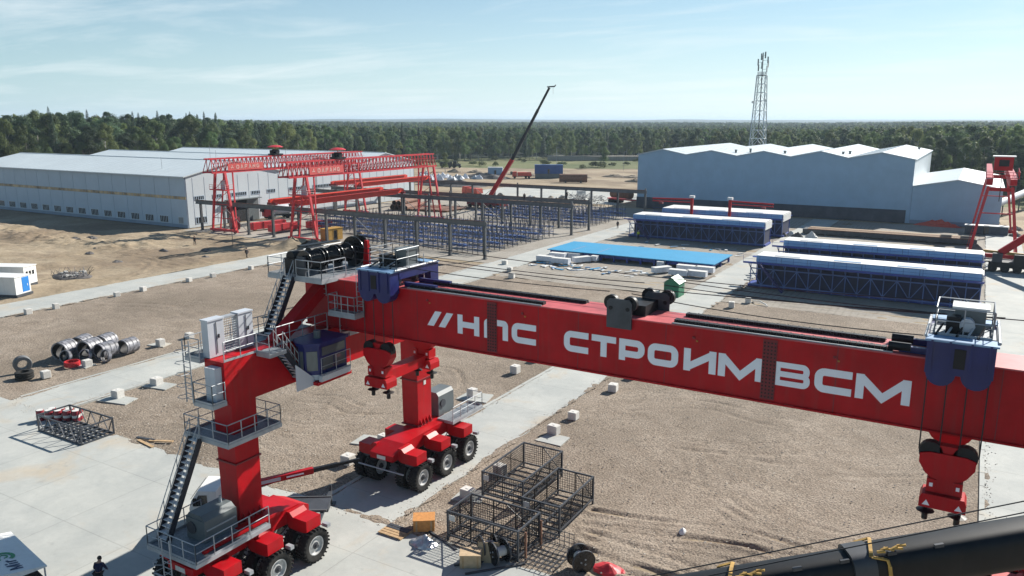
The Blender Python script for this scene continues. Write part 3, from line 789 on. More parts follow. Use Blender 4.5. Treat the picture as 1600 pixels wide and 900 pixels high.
def glyph(ch, w, h, t):
    """list of (points, closed) strokes inside a w x h cell"""
    q = t / 2; x0, x1, y0, y1 = q, w - q, q, h - q; r = min(w, h) * .22
    rr = lambda: arc(x1 - r, y1 - r, r, r, 0, 90) + arc(x0 + r, y1 - r, r, r, 90, 180) + arc(x0 + r, y0 + r, r, r, 180, 270) + arc(x1 - r, y0 + r, r, r, 270, 360)
    if ch == 'Н': return [([(x0, 0), (x0, h)], 0), ([(x1, 0), (x1, h)], 0), ([(x0, h / 2), (x1, h / 2)], 0)]
    if ch == 'П': return [([(x0, 0)] + arc(x0 + r * .5, y1 - r * .5, r * .5, r * .5, 180, 90, 3) + arc(x1 - r * .5, y1 - r * .5, r * .5, r * .5, 90, 0, 3) + [(x1, 0)], 0)]
    if ch == 'С' or ch == 'C': return [([(w, y1)] + arc(x0 + r, y1 - r, r, r, 90, 180) + arc(x0 + r, y0 + r, r, r, 180, 270) + [(w, y0)], 0)]
    if ch == 'S': return [([(x1, h * .68)] + arc(x1 - r, y1 - r, r, r, 0, 90) + arc(x0 + r, y1 - r, r, r, 90, 180) + arc(x0 + r, y0 + r, r, r, 180, 270) + arc(x1 - r, y0 + r, r, r, 270, 360) + [(x1, h * .32)], 0)]
    if ch == 'Т': return [([(0, y1), (w, y1)], 0), ([(w / 2, 0), (w / 2, h)], 0)]
    if ch == 'Р': return [([(x0, 0), (x0, h)], 0), ([(x0, y1)] + arc(x1 - r, y1 - r, r, r, 90, 0) + arc(x1 - r, h * .32 + r, r, r, 0, -90) + [(x0, h * .32)], 0)]
    if ch == 'О': return [(rr(), 1)]
    if ch == 'И': return [([(x0, 0), (x0, h)], 0), ([(x1, 0), (x1, h)], 0), ([(x0, y0), (x1, y1)], 0)]
    if ch == 'М': return [([(x0, 0), (x0, h)], 0), ([(x1, 0), (x1, h)], 0), ([(x0 + q * .4, h - q), (w / 2, q * .9), (x1 - q * .4, h - q)], 0)]
    if ch == 'В':
        k = h / 2; r2 = h * .16
        return [([(x0, 0), (x0, h)], 0), ([(x0, y1)] + arc(x1 - r2 - .03, y1 - r2, r2, r2, 90, 0) + arc(x1 - r2 - .03, k + r2, r2, r2, 0, -90) + [(x0, k)], 0),
                ([(x0, k)] + arc(x1 - r2, k - r2, r2, r2, 90, 0) + arc(x1 - r2, y0 + r2, r2, r2, 0, -90) + [(x0, y0)], 0)]
    if ch == 'D': return [([(x0, 0), (x0, h)], 0), ([(x0, y1)] + arc(x1 - r, y1 - r, r, r, 90, 0) + arc(x1 - r, y0 + r, r, r, 0, -90) + [(x0, y0)], 0)]
    if ch == 'A': return [([(0 + q, 0), (w / 2, h), (w - q, 0)], 0), ([(w * .25, h * .3), (w * .75, h * .3)], 0)]
    if ch == 'F': return [([(x0, 0), (x0, h)], 0), ([(x0, y1), (w, y1)], 0), ([(x0, h * .5), (w * .85, h * .5)], 0)]
    if ch == 'N': return [([(x0, 0), (x0, h)], 0), ([(x1, 0), (x1, h)], 0), ([(x0, y1), (x1, y0)], 0)]
    if ch == 'G': return [([(x1, h * .75)] + arc(x1 - r, y1 - r, r, r, 0, 90) + arc(x0 + r, y1 - r, r, r, 90, 180) + arc(x0 + r, y0 + r, r, r, 180, 270) + arc(x1 - r, y0 + r, r, r, 270, 360) + [(x1, h * .5), (w * .5, h * .5)], 0)]
    if ch == 'i': return [([(w / 2, 0), (w / 2, h * .68)], 0), ([(w / 2, h * .82), (w / 2, h)], 0)]
    if ch == 'r': return [([(x0, 0), (x0, h * .7)], 0), ([(x0, h * .5)] + arc(x1 - .01, h * .45, x1 - x0, h * .22, 170, 90, 4), 0)]
    if ch == '/': return [([(0, 0), (w, h)], 0)]
    return []
# ------------------------------------------------------------------ long grey shed on the left
XR, XL, YF, YB, ZE, ZR = -153.5, -245.0, 115.8, 199.8, 11.55, 14.4
sh = thing('warehouse', 'long light grey industrial shed with triple white roof on the left', 'warehouse', (XR, YF, 0))
MB().box(XL, XR - .05, YF + .06, YF + .3, 0, ZE - .05).build('wall', 'wall_trim', sh)
bay = 5.37; nb = 17
for k in range(nb):
    a = XR - .12 - k * bay
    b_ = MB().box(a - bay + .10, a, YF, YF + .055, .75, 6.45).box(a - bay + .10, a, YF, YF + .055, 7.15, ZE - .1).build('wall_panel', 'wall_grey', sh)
MB().box(XL, XR, YF - .03, YF + .058, 6.47, 7.13).build('glazing_band', 'brass_glass', sh)
mul = MB()
for k in range(nb * 5):
    x = XR - .6 - k * bay / 5; mul.box(x - .04, x + .04, YF - .05, YF - .03, 6.47, 7.13)
mul.build('glazing_bars', 'wall_trim', sh)
MB().box(XL, XR, YF - .07, YF + .057, 0, .73).build('base_band', 'wall_trim', sh)
wp = None
for k in range(nb):
    xc = XR - 2.9 - k * bay - (0 if k else -.6); w = 1.45 if k else .8
    wd = MB().box(xc - w, xc + w, YF - .02, YF + .02, .98, 2.38).build('window', 'window_dark', sh)
    f = MB().box(xc - w - .08, xc + w + .08, YF - .06, YF - .022, 2.38, 2.48).box(xc - w - .08, xc + w + .08, YF - .06, YF - .022, .88, .98)
    for j in range(6):
        x = xc - w + (2 * w) * j / 5; f.box(x - .06, x + .06, YF - .055, YF - .022, .98, 2.38)
    f.build('mullions', 'wall_side', wd)
# right gable wall with three gables
rid = [129.8, 157.8, 185.8]; val = [YF, 143.8, 171.8, YB]
prof = [(YF + .3, 0), (YB, 0), (YB, ZE), (185.8, ZR - .1), (171.8, ZE), (157.8, ZR - .1), (143.8, ZE), (129.8, ZR - .1), (YF + .3, ZE)]
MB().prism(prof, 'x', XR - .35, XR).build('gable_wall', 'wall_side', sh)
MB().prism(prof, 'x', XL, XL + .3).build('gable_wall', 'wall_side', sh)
MB().box(XL, XR, YB - .2, YB, 0, ZE).build('rear_wall', 'wall_side', sh)
ms = MB()
for k in range(26):
    y = YF + 2 + k * 3.2; ms.box(XR, XR + .025, y - .04, y + .04, .5, ZE - .3)
ms.build('wall_seams', 'wall_trim', sh)
for i in range(3):
    for a, b_ in ((val[i], rid[i]), (val[i + 1], rid[i])):
        za, zb = ZE, ZR
        ea = a + (-.5 if a < b_ else .5) * (1 if a in (YF, YB) else 0)
        zz = za - (.1 if a in (YF, YB) else 0)
        o = MB().add([(XL - .5, ea, zz), (XR + .4, ea, zz), (XR + .4, b_, zb), (XL - .5, b_, zb), (XL - .5, ea, zz + .22), (XR + .4, ea, zz + .22), (XR + .4, b_, zb + .22), (XL - .5, b_, zb + .22)],
                     [(0, 3, 2, 1), (4, 5, 6, 7), (0, 1, 5, 4), (1, 2, 6, 5), (2, 3, 7, 6), (3, 0, 4, 7)]).build('roof', 'roof_white', sh)
        s_ = MB()
        for k in range(1, 34):
            x = XL + k * 2.7
            s_.bar((x, ea, zz + .235), (x, b_, zb + .235), .05, .04)
        s_.build('roof_seams', 'roof_white', o)
    MB().bar((XL - .5, rid[i], ZR + .25), (XR + .42, rid[i], ZR + .25), .5, .12).build('ridge_cap', 'roof_white', sh)
MB().bar((XL, YF - .55, ZE - .02), (XR, YF - .55, ZE - .02), .18, .2).build('gutter', 'wall_side', sh)
def swin(y0, y1, z0, z1, n):
    wd = MB().box(XR + .01, XR + .05, y0, y1, z0, z1).build('window', 'window_dark', sh)
    f = MB()
    for j in range(n + 1):
        y = y0 + (y1 - y0) * j / n; f.box(XR + .052, XR + .08, y - .06, y + .06, z0, z1)
    f.box(XR + .052, XR + .085, y0 - .1, y1 + .1, z1, z1 + .1).box(XR + .052, XR + .085, y0 - .1, y1 + .1, z0 - .1, z0)
    f.build('mullions', 'wall_grey', wd)
for y0, y1, n in ((118.1, 120.6, 5), (123.1, 125.6, 5), (128.4, 133, 8), (134.6, 137.2, 5), (139.6, 142.2, 5), (147, 151, 7), (155.5, 162.4, 12), (168, 174, 10)):
    swin(y0, y1, 6.25, 7.0, n)
for y0, y1, n in ((118, 121, 5), (141, 144.6, 6)): swin(y0, y1, .85, 2.2, n)
d = MB().box(XR + .02, XR + .06, 126.8, 133, 0, 5.2).build('doorway', 'door_dark', sh)
MB().box(XR + .065, XR + .2, 132.8, 136.4, 0, 5.3).build('door_leaf', 'grey_box', sh)
MB().box(XR + .03, XR + 1.3, 126.4, 136.6, 5.3, 5.5).build('canopy', 'grey_box', sh)
MB().tube((XR - 14, 120.5, ZE), (XR - 14, 120.5, ZE + 4), .05, 5).build('aerial', 'galv', sh)
# ------------------------------------------------------------------ blue-grey hall on the right
hy, hb = 209.0, 276.0
pk = [(-82.3, 14.6), (-75.2, 16.2), (-68.6, 14.9), (-61.7, 16.1), (-55.0, 14.85), (-48.2, 16.2), (-41.5, 14.95), (-34.3, 16.4), (-27.9, 14.95), (-20.5, 16.4), (-13.3, 14.85)]
hl = thing('hall', 'windowless blue-grey hall with a zigzag row of five white gables', 'hall', (-48, hy, 0))
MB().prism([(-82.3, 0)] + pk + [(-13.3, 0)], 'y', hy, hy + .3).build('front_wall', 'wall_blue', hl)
ss = MB()
for k in range(23):
    x = -82.2 + 3 * k; ss.box(x - .03, x + .03, hy - .02, hy, 3.2, 14.4)
ss.build('wall_seams', 'wall_blue', hl)
MB().prism([(-82.3, 0)] + pk + [(-13.3, 0)], 'y', hb - .3, hb).build('rear_wall', 'wall_blue', hl)
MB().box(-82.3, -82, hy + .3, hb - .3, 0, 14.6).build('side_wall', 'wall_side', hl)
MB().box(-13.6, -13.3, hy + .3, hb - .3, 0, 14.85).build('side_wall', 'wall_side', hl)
MB().box(-82.4, -14.2, hy - .12, hy - .03, 0, 3.05).build('base_band', 'base_band', hl)  # shade behind the formworks painted as a dark band on the wall
for k in range(10):
    (xa, za), (xb, zb) = pk[k], pk[k + 1]
    if k == 0: xa -= .3
    if k == 9: xb += .3
    o = MB().add([(xa, hy - .35, za), (xb, hy - .35, zb), (xb, hb, zb), (xa, hb, za), (xa, hy - .35, za + .2), (xb, hy - .35, zb + .2), (xb, hb, zb + .2), (xa, hb, za + .2)],
                 [(0, 3, 2, 1), (4, 5, 6, 7), (0, 1, 5, 4), (1, 2, 6, 5), (2, 3, 7, 6), (3, 0, 4, 7)]).build('roof', 'roof_white', hl)
    q = MB()
    for j in range(1, 14):
        y = hy + j * 4.8; q.bar((xa, y, za + .21), (xb, y, zb + .21), .05, .04)
    q.build('roof_seams', 'roof_white', o)
for x, y in ((-57.2, 216), (-55.8, 226), (-44, 214), (-30.2, 216), (-29.4, 222), (-16, 262)):
    MB().tube((x, y, 14.9), (x, y, 16.1), .28, 8).tube((x, y, 16.1), (x, y, 16.3), .4, 8).build('roof_vent', 'grey_box', hl)
an = thing('annex_hall', 'lower blue-grey gabled annex against the right end of the hall', 'annex', (-4, hy, 0))
ap = [(-13.25, 8.75), (-4.0, 10.5), (5.0, 8.8)]
MB().prism([(-13.25, 0)] + ap + [(5.0, 0)], 'y', hy - .1, hy + .2).build('front_wall', 'wall_blue', an)
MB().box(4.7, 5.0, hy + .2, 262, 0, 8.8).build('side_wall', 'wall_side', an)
MB().prism([(-13.25, 0)] + ap + [(5.0, 0)], 'y', 262, 262.3).build('rear_wall', 'wall_blue', an)
for (xa, za), (xb, zb) in ((ap[0], ap[1]), (ap[1], (5.35, 8.73))):
    MB().add([(xa, hy - .4, za), (xb, hy - .4, zb), (xb, 262.5, zb), (xa, 262.5, za), (xa, hy - .4, za + .18), (xb, hy - .4, zb + .18), (xb, 262.5, zb + .18), (xa, 262.5, za + .18)],
             [(0, 3, 2, 1), (4, 5, 6, 7), (0, 1, 5, 4), (1, 2, 6, 5), (2, 3, 7, 6), (3, 0, 4, 7)]).build('roof', 'roof_white', an)
MB().box(-13.2, 5, hy - .2, hy - .11, 0, .9).build('base_band', 'wall_trim', an)
# ------------------------------------------------------------------ lattice mast
tx, ty = -72.0, 301.5
tw = thing('lattice_mast', 'tall pale lattice mast with antennas behind the blue-grey hall', 'mast', (tx, ty, 0))
def hw(z): return 3.1 * (1 - z / 52) + 1.0 * (z / 52)
lv = [0, 4.5, 8.5, 11.5, 14.5, 17.5, 20.5, 24, 27.5, 31, 34, 37, 40]
for sx in (-1, 1):
    for sy in (-1, 1): MB().tube((tx + sx * hw(0), ty + sy * hw(0), 0), (tx + sx * hw(40), ty + sy * hw(40), 40), .15, 6).build('corner_tube', 'galv', tw)
m = MB()
for a, b_ in zip(lv[:-1], lv[1:]):
    for s1, s2 in (((-1, -1), (1, -1)), ((1, -1), (1, 1)), ((1, 1), (-1, 1)), ((-1, 1), (-1, -1))):
        pa = (tx + s1[0] * hw(b_), ty + s1[1] * hw(b_), b_); pb = (tx + s2[0] * hw(b_), ty + s2[1] * hw(b_), b_)
        m.tube(pa, pb, .09, 5)
        if True:
            mid = (tx + (s1[0] + s2[0]) / 2 * hw(b_), ty + (s1[1] + s2[1]) / 2 * hw(b_), b_)
            m.tube((tx + s1[0] * hw(a), ty + s1[1] * hw(a), a), mid, .08, 5); m.tube((tx + s2[0] * hw(a), ty + s2[1] * hw(a), a), mid, .08, 5)
m.build('bracing', 'wall_side', tw)
MB().bar((tx, ty, 0), (tx, ty, 40), .35).build('cable_ladder', 'dark_steel', tw)
MB().tube((tx, ty, 39.9), (tx, ty, 40.1), 1.7, 10).build('platform', 'dark_steel', tw)
railing([(tx + 1.65 * math.cos(k * 1.0472), ty + 1.65 * math.sin(k * 1.0472), 40.1) for k in range(6)], closed=True, r=.05).build('railing', 'galv', tw)
MB().tube((tx, ty, 40), (tx, ty, 48), .18, 6).build('top_pole', 'galv', tw)
for k in range(9):
    a = k * 2.4; rr = 1.6 + .9 * (k % 2); z = 41.0 + .62 * k
    if k > 5: rr = .8
    x, y = tx + rr * math.cos(a), ty + rr * math.sin(a)
    o = MB().box(x - .22, x + .22, y - .14, y + .14, z, z + 2.3).build('antenna', 'grey_box' if k % 3 else 'offwhite', tw)
    MB().tube((tx, ty, z + 1.1), (x, y, z + 1.1), .06, 5).build('antenna_arm', 'galv', o)
for z, s in ((31, 1), (30.5, -1)):
    MB().tube((tx + s * 2.2, ty - 1.6, z), (tx + s * 2.3, ty - 2.0, z), .45, 10).build('dish', 'offwhite', tw)
# ------------------------------------------------------------------ red lattice gantry cranes
def gantry(xc, y0, y1, ly0, ly1, lab, ytr, hook):
    t = thing('gantry_crane', lab, 'gantry crane', (xc, ly0, 0), 'red lattice gantry cranes over the storage yard')
    zb, zt = 13.15, 16.0
    for s in (-1, 1):
        MB().bar((xc + s * 1.45, y0, zb), (xc + s * 1.45, y1, zb), .30, .34).build('girder_chord', 'gantry_red', t)
        MB().bar((xc + s * .75, y0, zt), (xc + s * .75, y1, zt), .26, .28).build('girder_chord', 'gantry_red', t)
    n = int((y1 - y0) / 1.15); q = MB()
    for k in range(n):
        a = y0 + (y1 - y0) * k / n; b_ = y0 + (y1 - y0) * (k + 1) / n; mid = (a + b_) / 2
        for s in (-1, 1):
            q.tube((xc + s * 1.45, a, zb), (xc + s * .75, mid, zt), .085, 5); q.tube((xc + s * .75, mid, zt), (xc + s * 1.45, b_, zb), .085, 5)
        q.tube((xc - 1.45, a, zb), (xc + 1.45, a, zb), .07, 5); q.tube((xc - .75, mid, zt), (xc + .75, mid, zt), .07, 5)
        q.tube((xc - 1.45, a, zb), (xc + 1.45, b_, zb), .05, 4)
    q.build('girder_lattice', 'gantry_red', t)
    MB().bar((xc + 1.55, y0, zt - .9), (xc + 1.55, y1, zt - .9), .05, .05).bar((xc - .1, y0, zt + .02), (xc - .1, y1, zt + .02), .7, .05).build('walkway', 'gantry_red', t)
    s_ = MB().box(xc + 1.63, xc + 1.70, ly0 + .8, ly0 + 10.5, zb + .25, zb + 1.75).build('sign', 'sign_red', t)
    lt = MB(); y = ly0 + 3.0
    for ch in 'DAFANG':
        for pts, cl_ in glyph(ch, .8, .85, .2): stroke(lt, pts, .2, cl_, lambda u, v, dd, y=y: (xc + 1.70 + dd, y + u, zb + .58 + v), 0, .03)
        y += 1.12
    for k in range(3):
        a = R(90 + 120 * k); lt.bar((xc + 1.72, ly0 + 1.9, zb + 1.0), (xc + 1.72, ly0 + 1.9 + .4 * math.cos(a), zb + 1.0 + .4 * math.sin(a)), .04, .22)
    lt.build('lettering', 'sign_text', s_)
    for ly in (ly0, ly1):
        for s in (-1, 1):
            MB().bar((xc + s * 3.65, ly, .55), (xc + s * 1.5, ly, zb - .1), .34, .42, .42, .5).build('leg', 'gantry_red', t)
            MB().bar((xc + s * 2.6, ly + (1.2 if ly == ly0 else -1.2), 2.2 if False else .55), (xc + s * 1.35, ly + (2.2 if ly == ly0 else -2.2), zb - .1), .22, .26).build('strut', 'gantry_red', t)
            w_ = MB().lathe([(.0, -.12), (.36, -.12), (.36, .12), (.0, .12)], 'y', (xc + s * 3.4, ly, .36), 12, False).build('wheel', 'dark_steel', t)
        MB().bar((xc - 4.3, ly, .6), (xc + 4.3, ly, .6), .45, .5).build('sill_beam', 'gantry_red', t)
        q = MB()
        for z0 in (3.2, 6.2, 9.2):
            w0 = 3.65 - 2.15 * (z0 - .5) / 12.5; w1 = 3.65 - 2.15 * (z0 + 2.5) / 12.5
            q.tube((xc - w0, ly, z0), (xc + w0, ly, z0), .08, 5); q.tube((xc - w0, ly, z0), (xc + w1, ly, z0 + 3), .06, 5)
        q.build('cross_bracing', 'gantry_red', t)
    p = MB().box(xc - 2.5, xc + 2.4, ly0 - 1.0, ly0 + 1.2, 9.3, 9.42).build('platform', 'gantry_red', t)
    railing([(xc - 2.5, ly0 - 1, 9.42), (xc + 2.4, ly0 - 1, 9.42), (xc + 2.4, ly0 + 1.2, 9.42)], r=.035).build('railing', 'gantry_red', p)
    MB().box(xc - .2, xc + 1.2, ly0 + .1, ly0 + 1.0, 9.43, 11.3).build('control_cabin', 'cabinet', t)
    l = MB()
    for s in (-.25, .25): l.tube((xc + 3.3 + s, ly0 - .45, .6), (xc + 1.6 + s, ly0 - .45, zb), .04, 5)
    for k in range(26):
        f = k / 26; l.tube((xc + 3.05 - 1.7 * f, ly0 - .45, .6 + 12.5 * f), (xc + 3.55 - 1.7 * f, ly0 - .45, .6 + 12.5 * f), .025, 4)
    l.build('ladder', 'gantry_red', t)
    w_ = MB().box(xc - 1.1, xc + 1.1, ytr - 1.3, ytr + 1.3, zt + .16, zt + .5).tube((xc - .8, ytr, zt + .95), (xc + .8, ytr, zt + .95), .55, 10).box(xc - .7, xc - .1, ytr - 1.1, ytr - .4, zt + .5, zt + 1.3).build('winch', 'black', t)
    MB().lathe([(.01, zt + 2.35), (1.0, zt + 2.25), (1.75, zt + 1.95), (1.75, zt + 2.03), (1.0, zt + 2.35), (.01, zt + 2.45)], 'z', (xc, ytr, 0), 14).build('rain_canopy', 'gantry_red', t)
    MB().tube((xc, ytr, zt + 1.4), (xc, ytr, zt + 2.3), .07, 5).build('canopy_post', 'gantry_red', w_)
    if hook:
        MB().box(xc - .9, xc + .9, hook - .5, hook + .5, zb - .65, zb - .18).build('hoist_carriage', 'black', t)
        q = MB()
        for s in (-.25, 0, .25): q.tube((xc + s, hook, 7.2), (xc + s, hook, zb - .6), .045, 5)
        q.build('hoist_rope', 'rope', t)
        MB().prism([(-.38, 0), (.38, 0), (.3, -.9), (.08, -1.5), (-.08, -1.5), (-.3, -.9)], 'y', -.15, .15).build('hook', 'form_blue', t).location = (0, hook - ly0, 7.2)
    for k in range(2):
        MB().tube((xc - .6 + k * 1.2, y0 + 1.5 + k * .5, zt), (xc - .6 + k * 1.2, y0 + 1.5 + k * .5, zt + 2.8 - k), .04, 4).build('lightning_rod', 'galv', t)
    return t
gantry(-140.5, 111.8, 160.0, 115.0, 157.4, 'rear left red lattice gantry crane standing close to the grey shed', 131, 143.5)
gantry(-116.0, 109.8, 158.0, 114.3, 156.8, 'front red lattice gantry crane standing left of the dark runway columns', 125.2, None)
# ------------------------------------------------------------------ steel crane runways with columns
def runway(y, xs, xl, lab, braces, mono=False):
    t = thing('crane_runway', lab, 'crane runway', (xs[0], y, 0))
    for i, x in enumerate(xs):
        MB().box(x - .22, x + .22, y - .05, y + .05, 0.05, 5.75).box(x - .22, x - .17, y - .22, y + .22, .05, 5.75).box(x + .17, x + .22, y - .22, y + .22, .05, 5.75).box(x - .4, x + .4, y - .4, y + .4, 0, .05).build('column', 'steel_grey', t)
    MB().box(xl, xs[0] + .35, y - .04, y + .04, 5.8, 6.5).box(xl, xs[0] + .35, y - .2, y + .2, 5.751, 5.81).box(xl, xs[0] + .35, y - .22, y + .22, 6.5, 6.56).build('runway_beam', 'steel_grey', t)
    MB().box(xl, xs[0] + .2, y - .04, y + .04, 6.56, 6.68).build('rail', 'rust', t)
    for i in braces:
        a, b_ = xs[i], xs[i + 1]
        MB().bar((a, y + .1, .3), (b_, y + .1, 5.5), .1).bar((a, y - .1, 5.5), (b_, y - .1, .3), .1).build('cross_brace', 'steel_grey', t)
    for i in (0, len(xs) // 2):
        MB().bar((xs[i], y, 6.2), (xs[i], y, 7.1), .3, .3).build('end_stop', 'steel_grey', t)
    return t
xs = [-73.9 - 7.5 * k for k in range(11)]
runway(116.0, xs, -150.5, 'nearest dark steel crane runway on columns, in front of the blue racks', (3, 8))
runway(150.5, xs, -150.5, 'middle dark steel crane runway, nearer of the adjoining pair', (2, 5))
runway(159.2, xs, -150.5, 'middle dark steel crane runway, farther of the adjoining pair', (4,))
runway(190.0, [-72.6 - 7.5 * k for k in range(11)], -150.5, 'farthest dark steel crane runway, ending beside the blue-grey hall', (2, 6))
def bridge(x, y0, y1, lab):
    z0, z1 = 6.75, 8.0
    pr_ = [(y0, z0 + .55), (y0 + 2.6, z0), (y1 - 2.6, z0), (y1, z0 + .55), (y1, z1 - .15), (y1 - .6, z1), (y0 + .6, z1), (y0, z1 - .15)]
    t = thing('bridge_crane_girder', lab, 'girder', (x, y0, z0))
    MB().prism(pr_, 'x', x - .38, x + .38).build('box_girder', 'orange_red', t)
    MB().box(x - .06, x + .06, y0 + .5, y1 - .5, z1 + .002, z1 + .08).build('rail', 'rust', t)
    MB().box(x + .385, x + .9, y0 + 1, y1 - 1, z1 - .12, z1 - .06).build('walkway', 'orange_red', t)
    for y in (y0 + .8, y1 - .8): MB().box(x - 1.3, x + 1.3, y - .25, y + .25, z0 + .0, z0 + .5).build('end_carriage', 'red_dark', t)
bridge(-126.3, 115.2, 151.5, 'left bright red box girder laid across the near runways')
bridge(-120.0, 115.2, 151.5, 'right bright red box girder laid across the near runways')
bridge(-149.5, 158.4, 190.8, 'left bright red box girder laid across the far runways')
bridge(-141.0, 158.4, 190.8, 'right bright red box girder laid across the far runways')
# ------------------------------------------------------------------ blue racks between the runways
def rack_proto(seed):
    rs = random.Random(seed)
    t = thing('storage_rack', '', 'rack', (0, 0, 0))
    p = MB(); h = MB(); a_ = MB()
    for k in range(9):
        x = k * 1.15
        for y in (0, 1.7):
            p.bar((x, y, 0), (x, y, rs.uniform(2.7, 3.5)), .09)
        a_.bar((x, -.35, 2.2), (x, 2.05, 2.2), .07); a_.bar((x, 0, 1.1), (x, 1.7, 1.1), .07)
        if rs.random() < .5: a_.bar((x, 0, 1.1), (x, 1.7, 2.2), .06)
    for z in (.55, 1.15, 2.25):
        for y in (0, 1.7): h.bar((-.2, y, z), (9.4, y, z), .08)
    p.build('posts', 'dark_steel', t); h.build('rails', 'rack_blue', t); a_.build('arms', 'rack_blue', t)
    for k in range(3):
        x0 = rs.uniform(0, 6); y0 = rs.uniform(.1, .7)
        MB().box(x0, x0 + rs.uniform(2, 4), y0, y0 + .8, 1.2, 1.2 + rs.uniform(.15, .35)).build('bundle', 'rack_blue', t)
    return t
RP = [rack_proto(k) for k in range(3)]
used = set(); rr5 = random.Random(5)
for gi_, (ys_, x0, lab, grp) in enumerate((((119.5, 124.6, 129.7, 134.8, 139.9, 145), (-85.5, -96.2, -106.9, -117.6, -128.3), 'of blue racks, near bay', 'blue racks in the near bay'),
                                     ((162, 167.2, 172.4, 177.6, 182.8), (-85.0, -95.7, -106.4), 'of blue racks, far bay', 'blue racks in the far bay'))):
    for iy, y in enumerate(ys_):
        for ix, x in enumerate(x0):
            if ix > 2 and iy < 2: continue
            lab_ = lab; lab = '%s rack from right in the %s row %s' % (('first', 'second', 'third', 'fourth', 'fifth')[ix], ORDN[iy], lab_)
            k = rr5.randrange(3); xx = x + rr5.uniform(-.3, .3); yy = y + rr5.uniform(-.3, .3)
            if k not in used:
                used.add(k); t = RP[k]; t.location = (xx, yy, 0); t['label'] = lab; t['group'] = grp
            else: dup(RP[k], loc=(xx, yy, 0), label=lab, group=grp)
            lab = lab_
# ------------------------------------------------------------------ blue beam formworks
def form(x0, x1, yf, yb, lab, stair=True):
    t = thing('beam_formwork', lab, 'formwork', (x0, yf, 0), 'long blue formworks on the casting yard')
    MB().box(x0 + 1.6, x1 - .3, yf, yb, 4.75, 4.85).build('top_slab', 'white', t)
    n = 8
    for k in range(n):
        a = x0 + 1.6 + (x1 - x0 - 1.9) * k / n; b_ = x0 + 1.6 + (x1 - x0 - 1.9) * (k + 1) / n - .05
        MB().add([(a, yf - .25, 3.95), (b_, yf - .25, 3.95), (b_, yf - .02, 4.84), (a, yf - .02, 4.84), (a, yf - .05, 3.95), (b_, yf - .05, 3.95), (b_, yf + .06, 4.74), (a, yf + .06, 4.74)],
                 [(0, 1, 2, 3), (5, 4, 7, 6), (0, 4, 5, 1), (3, 2, 6, 7), (1, 5, 6, 2), (4, 0, 3, 7)]).build('side_panel', 'form_panel', t)
    MB().box(x0 + 1.6, x1 - .3, yb - .15, yb - .02, 3.95, 4.74).build('side_panel', 'form_panel', t)
    MB().box(x0 + 1.7, x1 - .35, yf + .45, yb - .45, .5, 4.6).build('core_or_shade', 'form_shade', t)  # dark block added behind the truss as painted interior shade
    wk = MB().box(x0, x1, yf - 1.3, yf - .27, 3.8, 3.92).build('walkway', 'form_blue', t)
    MB().box(x0, x1, yb + .02, yb + 1.0, 3.8, 3.92).build('walkway', 'form_blue', t)
    railing([(x0, yf - 1.25, 3.92), (x1, yf - 1.25, 3.92)], r=.022, step=2.4).build('railing', 'form_blue', wk)
    q = MB(); y = yf + .2
    n = 18
    q.bar((x0 + .8, y, .5), (x1 - .3, y, .5), .16); q.bar((x0 + .8, y, 2.9), (x1 - .3, y, 2.9), .16); q.bar((x0 + .6, y - .6, 3.7), (x1 - .3, y - .6, 3.7), .14)
    for k in range(n + 1):
        a = x0 + .8 + (x1 - x0 - 1.1) * k / n
        q.bar((a, y, .05), (a, y, 3.7), .12); q.bar((a, y, 2.9), (a, y - 1.35, 3.78), .08)
        if k < n:
            b_ = x0 + .8 + (x1 - x0 - 1.1) * (k + 1) / n
            q.bar((a if k % 2 else b_, y, .5), (b_ if k % 2 else a, y, 2.9), .1)
    q.build('truss', 'form_truss', t)
    q2 = MB(); y = yb - .2
    for k in range(n + 1):
        a = x0 + .8 + (x1 - x0 - 1.1) * k / n; q2.bar((a, y, .05), (a, y, 3.7), .12)
    q2.bar((x0 + .8, y, .5), (x1 - .3, y, .5), .16).bar((x0 + .8, y, 2.9), (x1 - .3, y, 2.9), .16)
    q2.build('truss', 'form_blue', t)
    MB().box(x0 + .4, x1, yf + .5, yb - .5, .1, .45).build('base_frame', 'form_blue', t)
    MB().box(x1 - .28, x1 - .1, yf + .05, yb - .05, 3.3, 4.7).build('end_plate', 'white', t)
    for k in range(4): MB().tube((x0 - .1, yf + .3 + k * .9, 1.0 + .5 * (k % 2)), (x0 + .8, yf + .3 + k * .9, 1.0 + .5 * (k % 2)), .09, 6).build('jack', 'galv', t)
    if stair:
        s_ = MB()
        for s in (0, .7): s_.bar((x0 + 2.6, yf - 1.5 - s, 3.85), (x0 + 5.9, yf - 1.5 - s, .1), .07, .24)
        for k in range(13):
            f = (k + .5) / 13; s_.box(x0 + 2.6 + 3.3 * f - .13, x0 + 2.6 + 3.3 * f + .13, yf - 2.2, yf - 1.5, 3.85 - 3.75 * f, 3.89 - 3.75 * f)
        s_.build('stair', 'blue', t)
    for k in range(3):
        a = x0 + 4 + k * 8; MB().box(a, a + 3.5, yf + .5, yf + 1.2, 4.85, 4.9).build('hatch', 'sheet_blue' if k else 'galv', t)
    return t
form(-28.2, 2.0, 115.2, 119.4, 'nearest blue truss formwork with white top right of the concrete road')
form(-28.0, 2.0, 132.6, 136.8, 'second blue truss formwork, directly behind the nearest one on the right', False)
form(-63.0, -34.2, 154.2, 159.6, 'blue truss formwork with white top behind the bright blue platform')
form(-62.0, -34.0, 169.0, 176.5, 'farthest blue formwork with two red jib hoists above its wide white top', False)
